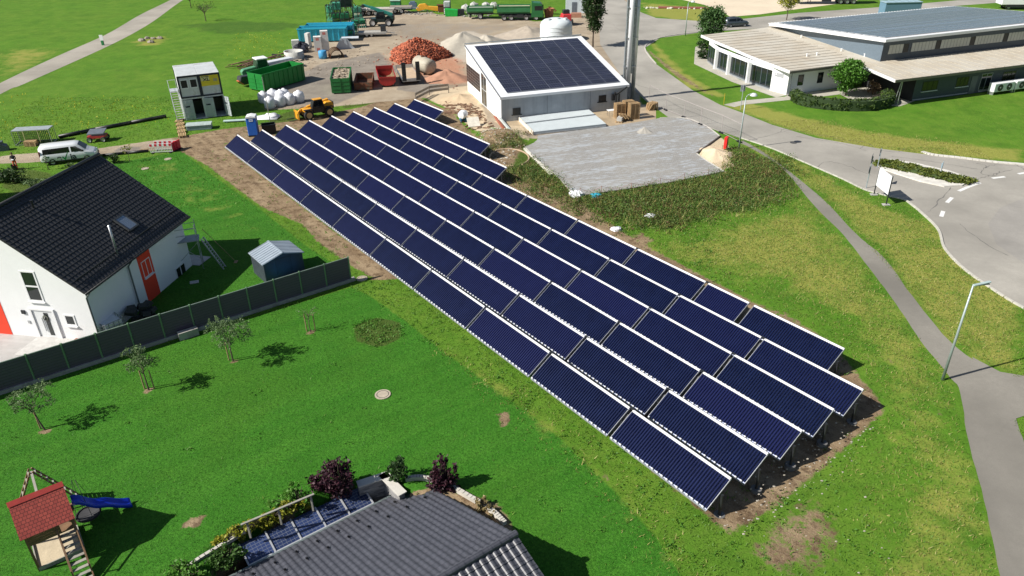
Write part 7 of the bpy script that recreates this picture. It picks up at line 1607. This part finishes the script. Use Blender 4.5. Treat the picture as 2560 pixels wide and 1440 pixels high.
# ------------------------------------------------------------------ play tower
pt = thing('play_tower', 'wooden play tower with red shingle roof, steps, swing beam and sand floor', 'play tower', (-21.014, 22.978, 0), 36.365)
PLW = P('play_wood', (.2, .115, .06), .8, 0, .25, 3, .2, 20, None, (1, 1, 5)); PLG = P('play_wood_grey', (.3, .29, .25), .8, 0, .2, 3)
SHN, nts, bsn = newmat('red_shingle'); g = NG(nts); co = g.coord('UV'); 
br = g.n('ShaderNodeTexBrick'); br.inputs['Scale'].default_value = 1; br.inputs['Brick Width'].default_value = .16; br.inputs['Row Height'].default_value = .15; br.inputs['Mortar Size'].default_value = .012; br.inputs['Color1'].default_value = (.3, .045, .035, 1); br.inputs['Color2'].default_value = (.4, .07, .05, 1); br.inputs['Mortar'].default_value = (.09, .015, .012, 1); g.l(co, br.inputs['Vector'])
g.l(g.mix(g.math('MULTIPLY', g.ramp(g.noise(g.coord(), 25, 2), .4, .7), .3), br.outputs[0], (.18, .04, .03)), bsn.inputs['Base Color']); bsn.inputs['Roughness'].default_value = .85
RL, RW, RZ, RD = 2.044, 1.238, 3.3, 1.088
def shingle(sgn):
    o = uv_quad('roof', [(-.0, 0, RZ), (RL, 0, RZ), (RL, sgn*RW, RZ-RD), (0, sgn*RW, RZ-RD)], SHN, pt, .05, P('red_trim', (.45, .05, .04), .6))
    uv = o.data.uv_layers[0].data; 
    for li, c in enumerate(((0, 1.65), (2.05, 1.65), (2.05, 0), (0, 0))): uv[li].uv = c
shingle(-1); shingle(1)
mm = M(); mm.prism([(-.16, RZ-.1), (0, RZ+.07), (.16, RZ-.1), (0, RZ+.02)], -.02, RL+.02, 'x'); mm.build('ridge_cap', P('red_trim', (.62, .09, .07), .6), pt)
x0_, x1_, y0_, y1_ = .15, RL-.15, -.85, .85
for x in (x0_, x1_):
    for y in (y0_, y1_): mm = M(); mm.box(x-.045, x+.045, y-.045, y+.045, 0, RZ-abs(y)*RD/RW-.05); mm.build('post', PLW, pt)
mm = M(); mm.box(x0_, x1_, y0_, y1_, 1.42, 1.5); mm.build('platform', PLW, pt)
mm = M()
for z in (1.55, 1.68, 1.81, 1.94, 2.07): mm.box(x0_, x0_+.72*(x1_-x0_), y0_-.04, y0_-.02, z-.06, z+.055)
mm.build('front_boards', PLW, pt)
mm = M()
for z in (1.55, 1.7, 1.85, 2.0): mm.box(x0_-.04, x0_-.02, y0_, y1_, z-.06, z+.06); mm.box(x0_, x1_, y1_, y1_+.02, z-.06, z+.06)
mm.build('side_boards', PLW, pt)
mm = M()
for a in ((x0_, x1_, y0_-.05, y0_), (x0_, x1_, y1_, y1_+.05), (x0_-.05, x0_, y0_, y1_), (x1_, x1_+.05, y0_, y1_)): mm.box(*a, 0, .2)
mm.build('sandbox_frame', PLG, pt)
mm = M(); mm.box(x0_, x1_-.0, y0_, y1_, 0, .1); mm.build('sand', P('play_sand', (.5, .42, .29), .95, 0, .15, 3, .5, 15), pt)
sy = y0_-1.9
for x in (x1_-.62, x1_+.05): mm = M(); mm.bar((x, y0_, 1.45), (x, sy, .05), .05, .14); mm.build('stringer', PLW, pt)
for i in range(9):
    f = (i+.5)/9; y = y0_+(sy-y0_)*f; z = 1.42*(1-f); mm = M(); mm.box(x1_-.62, x1_+.05, y-.08, y+.08, z, z+.035); mm.build('step', PLG, pt)
for x in (x1_-.62, x1_+.05):
    mm = M(); mm.bar((x, y0_, 2.05), (x, sy+.1, .8), .05, .07); mm.bar((x, sy+.25, .1), (x, sy+.2, .85), .05); mm.build('handrail', PLW, pt)
# swing beam to an A-frame ladder at the back
bx0, by = .9, 2.9
mm = M(); mm.bar((1.0, .3, 2.35), (1.0, by, 2.35), .1); mm.build('swing_beam', PLG, pt)
for s in (-1, 1):
    for dx in (0, .32):
        mm = M(); mm.bar((1.0+s*.05, by-dx*0+(-.16 if dx else .16), 2.45), (1.0+s*1.35, by+(-.16 if dx else .16)*1.3, 0), .07); mm.build('frame_leg', PLW, pt)
    for i in range(8): mm = M(); f = (i+.5)/8; mm.bar((1.0+s*(.05+1.3*f), by-.22, 2.45*(1-f)), (1.0+s*(.05+1.3*f), by+.22, 2.45*(1-f)), .07); mm.build('rung', PLG, pt)
# slide
sl_ = thing('slide', 'blue wavy plastic slide running from the play tower onto the lawn', 'slide', pt.location, 36.365)
Rm = Matrix.Rotation(R_(-36.365), 4, 'Z')
s0 = to_local(sl_, G(182, 1262, 1.35)); s1 = to_local(sl_, G(330, 1262, .05)); BL = P('slide_blue', (.008, .045, .62), .25, 0, .04, 1, coat=.4)
mm = M(); secs = []; n = 22; d = (s1-s0); dh = Vector((d.x, d.y, 0)).normalized(); sd_ = Vector((-dh.y, dh.x, 0))
for i in range(n+1):
    f = i/n; c = s0+Vector((d.x, d.y, 0))*f; z = 1.4*(1-f)**1.15+.1*math.sin(f*4*math.pi)*(1-f)+.14; c.z = z
    secs.append([c+sd_*a+Vector((0, 0, b_)) for a, b_ in ((-.27, .16), (-.23, .17), (-.2, .0), (.2, .0), (.23, .17), (.27, .16), (.25, -.05), (-.25, -.05))])
loft(mm, secs); mm.build('chute', BL, sl_, True)
mm = M(); mm.bar(s0+Vector((0, 0, -.1))-dh*.3, s0+Vector((0, 0, -.1)), .5, .08); mm.build('mount', PLW, sl_)
# nest swing
ns = thing('nest_swing', 'round black nest swing hanging beside the play tower', 'swing', G(228, 1302), 0)
nz = .45; mm = M(); k = 24
ring = [(math.cos(2*math.pi*i/k)*.5, math.sin(2*math.pi*i/k)*.5, nz) for i in range(k+1)]; mm.tube(ring, .045, 6); mm.build('ring', RUBBER, ns)
mm = M(); mm.lathe([(0, nz-.06), (.3, nz-.04), (.47, nz)], 24); mm.build('net', P('swing_net', (.05, .05, .055), .9, 0, .3, 20), ns, True)
mm = M()
for a in (.6, 2.5, 3.8, 5.6): mm.cyl((.5*math.cos(a), .5*math.sin(a), nz), (-.35+.1*math.cos(a), .35, 2.2), .012, None, 4)
mm.build('ropes', P('rope_dark', (.08, .08, .08), .8), ns)
# wooden rail fence by the pergola
rf = thing('rail_fence', 'grey wooden handrail on posts above the yellow-green shrubs', 'rail', G(607, 1330), 0)
a, b_ = G(602, 1312, .95)-rf.location, G(785, 1235, .95)-rf.location
mm = M(); mm.bar(a, b_, .1, .05); mm.build('handrail', PLG, rf)
for f in (.08, .5, .95): p = a.lerp(b_, f); mm = M(); mm.bar((p.x, p.y, 0), p, .08); mm.build('post', PLG, rf)
# ------------------------------------------------------------------ left track things
cg = thing('plant_cage', 'grey mesh cage frame on the meadow behind the van', 'cage', G(92, 357), 8)
mm = M()
for x in (-1.9, 1.9):
    for y in (-.7, .7): mm.bar((x, y, 0), (x, y, 1.6), .06)
for z in (0.06, 1.6):
    for y in (-.7, .7): mm.bar((-1.9, y, z), (1.9, y, z), .06)
    for x in (-1.9, 1.9): mm.bar((x, -.7, z), (x, .7, z), .06)
mm.build('frame', STEEL, cg); mm = M(); mm.box(-1.9, 1.9, -.7, .7, 1.6, 1.66); mm.build('roof', P('cage_roof', (.32, .36, .38), .5), cg)
mm = M()
for i in range(1, 20): x = -1.9+i*.19; mm.bar((x, -.7, .05), (x, -.7, 1.6), .035); mm.bar((x, .7, .05), (x, .7, 1.6), .035)
for i in range(1, 7): mm.bar((-1.9, -.7, i*.23), (1.9, -.7, i*.23), .02)
mm.build('mesh', DARK, cg); mm = M(); mm.bar((-.75, -.72, 0), (-.75, -.72, 1.6), .05); mm.bar((.75, -.72, 0), (.75, -.72, 1.6), .05); mm.build('straps', P('cream_strap', (.6, .5, .3), .7), cg)
def pipe(pts, r, label): a = G(*pts[0]); mm = M(); mm.tube([G(*p)-a+Vector((0, 0, r)) for p in pts], r, 10); o = mm.build('drain_pipe', BLACK, None, True, loc=a); return tag(o, label, 'pipe')
pipe([(148, 346), (240, 327), (330, 310), (416, 294)], .2, 'long black drain pipe lying across the meadow'); pipe([(258, 391), (320, 385), (372, 380)], .14, 'black pipe along the track left of the barriers')
rt_ = thing('small_trailer', 'small red trailer with grey top parked on the track verge', 'trailer', G(247, 352), 8)
mm = M(); mm.box(-.9, .9, -.6, .6, .45, .7); mm.build('bed', P('trailer_red', (.4, .03, .03), .5), rt_); mm = M(); mm.slab([(-.85, -.6, .95), (.9, -.6, 1.0), (.95, .6, 1.25), (-.8, .6, 1.2)], .1); mm.build('cover', P('cover_grey', (.12, .14, .17), .5), rt_)
for x in (-.7, .75):
    for y in (-.6, .6): wheel(rt_, x, y, .3, .22)
for k in range(2):
    br_ = thing('road_barrier', ['red and white striped barrier in front, beside the track', 'red and white striped barrier behind, beside the track'][k], 'barrier', G(405, 382)+Vector((.15*k, .9*k, 0)), 5, 'striped road barriers')
    mm = M(); mm.box(-1.15, 1.15, -.03, .03, .1, .14); mm.box(-1.15, 1.15, -.03, .03, .72, 1.0)
    for i in range(15): x = -1.12+i*.16; mm.box(x-.02, x+.02, -.02, .02, .14, .72)
    mm.build('frame', W_WHITE, br_); mm = M()
    for i in range(5): x = -.98+i*.49; mm.box(x-.12, x+.12, -.038, .038, .73, .99)
    mm.build('red_stripes', P('barrier_red', (.65, .02, .05), .5), br_)
    mm = M()
    for x in (-.9, .9): mm.box(x-.08, x+.08, -.3, .3, 0, .1)
    mm.build('foot', BLACK, br_)
for i in range(3):
    o = thing('road_barrier', 'red barrier standing end-on at the right of the striped pair' if i == 0 else ['', 'red end barrier in the middle behind the striped pair', 'rearmost red end barrier by the track'][i], 'barrier', G(437, 378)+Vector((.12*i, .35*i, 0)), 80, 'striped road barriers'); mm = M(); mm.box(-.3, .3, -.03, .03, .1, 1.0); mm.build('panel', P('barrier_red', (.65, .02, .05)), o); mm = M(); mm.box(-.3, .3, -.2, .2, 0, .1); mm.build('foot', BLACK, o)
small('dark_machine', 'dark small machine at the left picture edge on the meadow', 'machine', 5, 376, M().prism([(-.6, 0), (.7, 0), (.6, .5), (.1, .8), (-.6, .6)], -.4, .4, 'y').box(-.3, .3, -.3, .3, .7, 1.0), P('machine_slate', (.08, .1, .13), .5), 20)
# person: skinned body, jacket, trousers
def person(loc, rz):
    t = thing('person', 'person in dark top and orange trousers standing on the track holding papers', 'person', loc, rz)
    J = [((0, 0, .95), .15), ((0, 0, 1.15), .14), ((0, 0, 1.38), .17), ((0, 0, 1.5), .07), ((0, .0, 1.6), .085), ((0, .01, 1.68), .1), ((0, 0, 1.76), .07),
         ((.19, 0, 1.42), .065), ((.25, .02, 1.15), .05), ((.15, .28, 1.08), .04), ((.12, .36, 1.1), .03), ((-.19, 0, 1.42), .065), ((-.25, .02, 1.15), .05), ((-.12, .28, 1.08), .04), ((-.08, .36, 1.1), .03),
         ((.1, 0, .88), .11), ((.12, .03, .5), .075), ((.13, -.02, .1), .05), ((.13, .12, .04), .045), ((-.1, 0, .88), .11), ((-.13, .08, .5), .075), ((-.14, .04, .1), .05), ((-.14, .18, .04), .045)]
    E_ = [(0, 1), (1, 2), (2, 3), (3, 4), (4, 5), (5, 6), (2, 7), (7, 8), (8, 9), (9, 10), (2, 11), (11, 12), (12, 13), (13, 14), (0, 15), (15, 16), (16, 17), (17, 18), (0, 19), (19, 20), (20, 21), (21, 22)]
    me = bpy.data.meshes.new('body'); me.from_pydata([j[0] for j in J], E_, []); o = bpy.data.objects.new('body', me); COL.objects.link(o)
    o.modifiers.new('skin', 'SKIN'); o.modifiers.new('sub', 'SUBSURF').levels = 1
    for i, j in enumerate(J): me.skin_vertices[0].data[i].radius = (j[1], j[1]*.85)
    me.skin_vertices[0].data[0].use_root = True
    dg = bpy.context.evaluated_depsgraph_get(); me2 = bpy.data.meshes.new_from_object(o.evaluated_get(dg)); bpy.data.objects.remove(o)
    mats = [P('skin', (.45, .26, .18), .6), P('dark_top', (.02, .02, .025), .8), P('orange_trousers', (.8, .12, .02), .7), P('boots', (.05, .05, .05), .7)]
    me2.materials.clear(); [me2.materials.append(x) for x in mats]
    for p in me2.polygons: c = p.center; p.material_index = 0 if c.z > 1.5 or (c.y > .27 and c.z > .9) else (1 if c.z > .93 else (3 if c.z < .16 else 2)); p.use_smooth = True
    b_ = bpy.data.objects.new('body', me2); COL.objects.link(b_); b_.parent = t
    mm = M(); mm.blob((0, -.02, 1.72), .105, 2, 10, 6, .05, (1, 1, .9)); mm.build('hair', P('brown_hair', (.06, .03, .015), .8), t, True)
    mm = M()
    for z in (.3, .6): mm.lathe([(.095, z), (.095, z+.05)], 10, (.125, .02, 0)); mm.lathe([(.095, z), (.095, z+.05)], 10, (-.135, .07, 0))
    mm.build('reflective_bands', P('reflective', (.6, .6, .6), .4), t)
    return t
person(G(42, 424), 200)
pp = M(); pp.slab([(-.12, -.09, 1.14), (.12, -.09, 1.14), (.12, .09, 1.18), (-.12, .09, 1.18)], .02); o = pp.build('clipboard', W_WHITE, None, loc=G(42, 424)+Vector((.1, -.34, 0)), rz=20); tag(o, 'white clipboard held by the person on the track', 'clipboard')
small('black_tub', 'black tub on the grass at the feet of the standing person', 'tub', 38, 424, M().lathe([(0, 0), (.25, 0), (.3, .5), (.27, .5), (.22, .05)], 14), BLACK)
# ------------------------------------------------------------------ grass and weeds as real blades
def blades(name, n, box, weight, hmin, hmax, wd, mat, seed, label, lean=.5, per=1, clump=None):
    r = np.random.default_rng(seed); X = r.uniform(box[0], box[1], n*4); Y = r.uniform(box[2], box[3], n*4); W_ = weight(X, Y); k = r.random(n*4) < W_; X, Y = X[k][:n], Y[k][:n]; n = len(X)
    X = np.repeat(X, per)+r.normal(size=n*per)*(clump or 0); Y = np.repeat(Y, per)+r.normal(size=n*per)*(clump or 0); n = len(X)
    h = r.uniform(hmin, hmax, n)*r.uniform(.6, 1, n); a = r.uniform(0, 6.283, n); w2 = wd*r.uniform(.6, 1.4, n)/2; lx, ly = r.normal(size=n)*lean*h, r.normal(size=n)*lean*h; z0 = ground_z(X, Y)-.02
    v = np.stack([np.stack([X-np.cos(a)*w2, Y-np.sin(a)*w2, z0], -1), np.stack([X+np.cos(a)*w2, Y+np.sin(a)*w2, z0], -1), np.stack([X+lx, Y+ly, z0+h], -1)], 1).reshape(-1, 3)
    me = bpy.data.meshes.new(name); me.vertices.add(3*n); me.vertices.foreach_set('co', v.astype('f').ravel()); me.loops.add(3*n); me.loops.foreach_set('vertex_index', np.arange(3*n, dtype='i')); me.polygons.add(n)
    me.polygons.foreach_set('loop_start', np.arange(0, 3*n, 3, dtype='i')); me.polygons.foreach_set('loop_total', np.full(n, 3, 'i')); me.update(); me.materials.append(mat)
    o = bpy.data.objects.new(name, me); COL.objects.link(o); return stuff(o, label, 'grass' if 'grass' in name else 'weeds')
GR1 = leafmat('blade_green', (.08, .2, .02), (.2, .33, .05), .3); GR2 = leafmat('blade_dry', (.24, .26, .06), (.48, .43, .16), .3); GR3 = leafmat('blade_lawn', (.035, .14, .01), (.09, .24, .03), .3); WD = leafmat('weed_dark', (.035, .07, .015), (.1, .13, .035), .2); WB = leafmat('weed_brown', (.16, .1, .04), (.27, .22, .09), .2); FLW = leafmat('flower_yellow', (.5, .45, .01), (.6, .55, .03), .1)
PAVED = [world_poly(ROAD), world_poly([(1296, 347), (1330, 342), (1520, 317), (1650, 296), (1762, 314), (1800, 342), (1742, 385), (1812, 430), (1665, 459), (1455, 490), (1431, 484), (1400, 448), (1334, 392)]),
         world_poly([(1846, 357), (1960, 425), (2040, 520), (2180, 680), (2300, 850), (2368, 935), (2420, 1100), (2500, 1440), (2530, 1560), (2640, 1560), (2575, 1150), (2525, 1052), (2560, 1040), (2700, 1035), (2700, 965), (2530, 945), (2430, 893), (2370, 850), (2280, 740), (2140, 585), (2000, 450), (1858, 352)]),
         world_poly([(-20, 640), (210, 740), (480, 680), (560, 640), (420, 520), (250, 400), (-40, 500)]), world_poly([(-250, 770), (235, 842), (238, 878), (150, 912), (0, 963), (-250, 1050)]), PIT]
def free(X, Y, m=.1):
    w_ = np.ones(X.shape)
    for p in PAVED: w_ *= np.clip((-sdist(X, Y, p)-m)/.05, 0, 1)
    return w_
def wmeadow(X, Y): return free(X, Y)*np.clip(1-1.4*zone('dirt', X, Y)-zone('yard', X, Y)-zone('grey', X, Y)-zone('sand', X, Y)-.97*zone('lawn', X, Y), 0, 1)
def wlawn(X, Y): return free(X, Y)*zone('lawn', X, Y)*(1-zone('dirt', X, Y))
def wdry(X, Y): return free(X, Y)*np.clip(zone('dry', X, Y)*1.2-zone('dirt', X, Y), 0, 1)
EDG = G(1273, 395)
def wweed(X, Y): return free(X, Y, .15)*zone('weed', X, Y)*(((X-EDG.x)/2.3)**2+((Y-EDG.y)/2.9)**2 > 1)
def wdirt(X, Y): return free(X, Y)*np.clip(zone('dirt', X, Y)*1.0-.1, 0, .35)
blades('grass', 60000, (-30, 45, 20, 75), wmeadow, .06, .18, .05, GR1, 101, 'rough meadow grass round the collector field', .6, 2, .06)
blades('dry_grass', 26000, (-5, 48, 20, 85), wdry, .08, .24, .05, GR2, 102, 'yellowish dry grass on the slope and verges', .6, 2, .08)
blades('lawn_grass', 150000, (-30, 12, 19, 62), wlawn, .04, .09, .035, GR3, 103, 'short mown lawn grass', .8)
def weed_clumps(label, n, mat, seed, rad, hh, leaves, size, weight=None, box=(-3, 34, 52, 94)):
    r = np.random.default_rng(seed); wf = weight or wweed; X = r.uniform(box[0], box[1], n*8); Y = r.uniform(box[2], box[3], n*8); k = r.random(n*8) < wf(X, Y); X, Y = X[k][:n], Y[k][:n]
    C = []; 
    for x, y in zip(X, Y):
        q_ = r.uniform(.5, 1.2); p = r.normal(size=(leaves, 3))*np.array([rad*q_, rad*q_, hh*.45*q_]); p[:, 2] = np.abs(p[:, 2]); C.append(p+np.array([x, y, float(ground_z(x, y))]))
    o = leaf_mesh('weeds', np.concatenate(C), size, mat, seed=seed, up=.1); return stuff(o, label, 'weeds')
weed_clumps('dark green weeds covering the bank below the pavers', 900, leafmat('weed_leaf_dark', (.06, .12, .025), (.18, .25, .06)), 201, .36, .5, 40, .105)
weed_clumps('fresh green nettle patches among the bank weeds', 330, leafmat('weed_leaf_fresh', (.06, .15, .02), (.16, .27, .05)), 202, .35, .6, 36, .11)
weed_clumps('reddish brown dock stalks among the bank weeds', 170, leafmat('weed_leaf_brown', (.1, .055, .03), (.22, .15, .07)), 203, .3, .65, 22, .12)
weed_clumps('weeds sprouting on the strips beside the collector rows', 420, LFB, 204, .16, .16, 10, .1, lambda X, Y: wmeadow(X, Y)*.8, (-22, 16, 22, 62))
weed_clumps('weeds filling the round bed in the lawn', 60, LFB, 205, .25, .22, 18, .1, lambda X, Y: free(X, Y)*(sdist(X, Y, world_poly([(880, 815), (940, 795), (1000, 805), (1010, 840), (950, 865), (890, 850)])) > 0), (-12, -3, 34, 46))
blades('weeds', 1800, (-3, 34, 52, 94), wweed, .3, .85, .05, WB, 110, 'thin tall stalks rising from the bank weeds', .3, 3, .1)
blades('weeds', 2600, (-3, 34, 52, 94), wweed, .3, .7, .06, GR2, 111, 'yellowish long grass among the bank weeds', .5, 3, .1)
blades('weeds', 3000, (-32, 45, 20, 86), wdirt, .06, .25, .07, GR1, 106, 'scattered weed tufts on the bare soil', .6, 6, .09)
blades('far_grass', 16000, (-62, -18, 62, 100), lambda X, Y: np.clip(1-zone('dirt', X, Y)*1.5-zone('yard', X, Y), 0, 1)*.7, .06, .16, .1, GR1, 109, 'meadow grass beyond the track', .6, 2, .15)
blades('flowers', 500, (-75, -20, 80, 145), lambda X, Y: np.clip(zone('flower', X, Y)*1.2, 0, 1), .08, .25, .14, FLW, 107, 'yellow meadow flowers beyond the track', .5, 3, .5)
bl_ = []
# little stones on the soil near the front end
r = np.random.default_rng(5); mm = M(); cnt = 0
PS = world_poly([(1780, 1300), (1850, 1345), (2000, 1290), (2110, 1180), (2220, 1040), (2190, 960), (2050, 1040), (1900, 1150)]); PS2 = world_poly([(1850, 1250), (2200, 1050), (2260, 1440), (1850, 1440)])
while cnt < 190:
    x, y = r.uniform(8, 22), r.uniform(20, 38); a = sdist(np.array([x]), np.array([y]), PS)[0]; b2 = sdist(np.array([x]), np.array([y]), PS2)[0]
    if a > 0 or (b2 > 0 and r.random() < .2): s = r.uniform(.02, .06); mm.blob((x, y, s*.3), s, cnt, 5, 3, .25, (1.2, .8, .6)); cnt += 1
o = mm.build('pebbles', P('white_pebble', (.42, .38, .32), .9), None); stuff(o, 'pale stones strewn on bare soil at the near end of the rows', 'stones')

# loose debris along the yard edges and beside the hall
def debris(label, px, n, seed, smin, smax, mat, name='debris'):
    r = np.random.default_rng(seed); poly = world_poly(px); x0, y0 = poly.min(0); x1, y1 = poly.max(0); mm = M(); k = 0
    while k < n:
        x, y = r.uniform(x0, x1), r.uniform(y0, y1)
        if sdist(np.array([x]), np.array([y]), poly)[0] > 0:
            s = r.uniform(smin, smax); a = r.uniform(0, 3.14); z = float(ground_z(x, y)); d = Vector((math.cos(a), math.sin(a), r.uniform(-.1, .2)))*s; mm.bar(Vector((x, y, z+.06))-d, Vector((x, y, z+.06))+d, s*r.uniform(.2, .9), s*r.uniform(.15, .5)); k += 1
    o = mm.build(name, mat, None); return stuff(o, label, 'debris')
debris('loose brick pieces scattered round the red heap', [(930, 160), (1000, 90), (1110, 100), (1180, 170), (1150, 230), (1020, 200)], 260, 1, .05, .2, mtb)
debris('grey rubble bits scattered between skips and drum', [(760, 150), (900, 120), (960, 150), (830, 190), (770, 190)], 120, 2, .05, .22, RUB)
debris('scraps of board and stone beside the hall gable', [(1100, 262), (1170, 245), (1235, 320), (1180, 330)], 150, 3, .06, .4, P('old_timber', (.22, .13, .08)))
debris('pale stones on the earth mound beside the pavers', [(1190, 330), (1245, 320), (1300, 370), (1260, 420), (1215, 380)], 160, 4, .04, .12, P('pale_boulder', (.6, .57, .5)))
debris('mixed clutter along the far edge of the yard', [(905, 30), (1000, 36), (1170, 42), (1240, 40), (1235, 32), (1000, 26)], 140, 5, .1, .5, P('clutter_grey', (.3, .29, .26), .8, 0, .5, 6))
debris('dark scrap between tractor and concrete ring', [(640, 160), (700, 130), (780, 140), (770, 165), (690, 190)], 90, 6, .1, .5, DARK)
print('objects', len(bpy.data.objects))
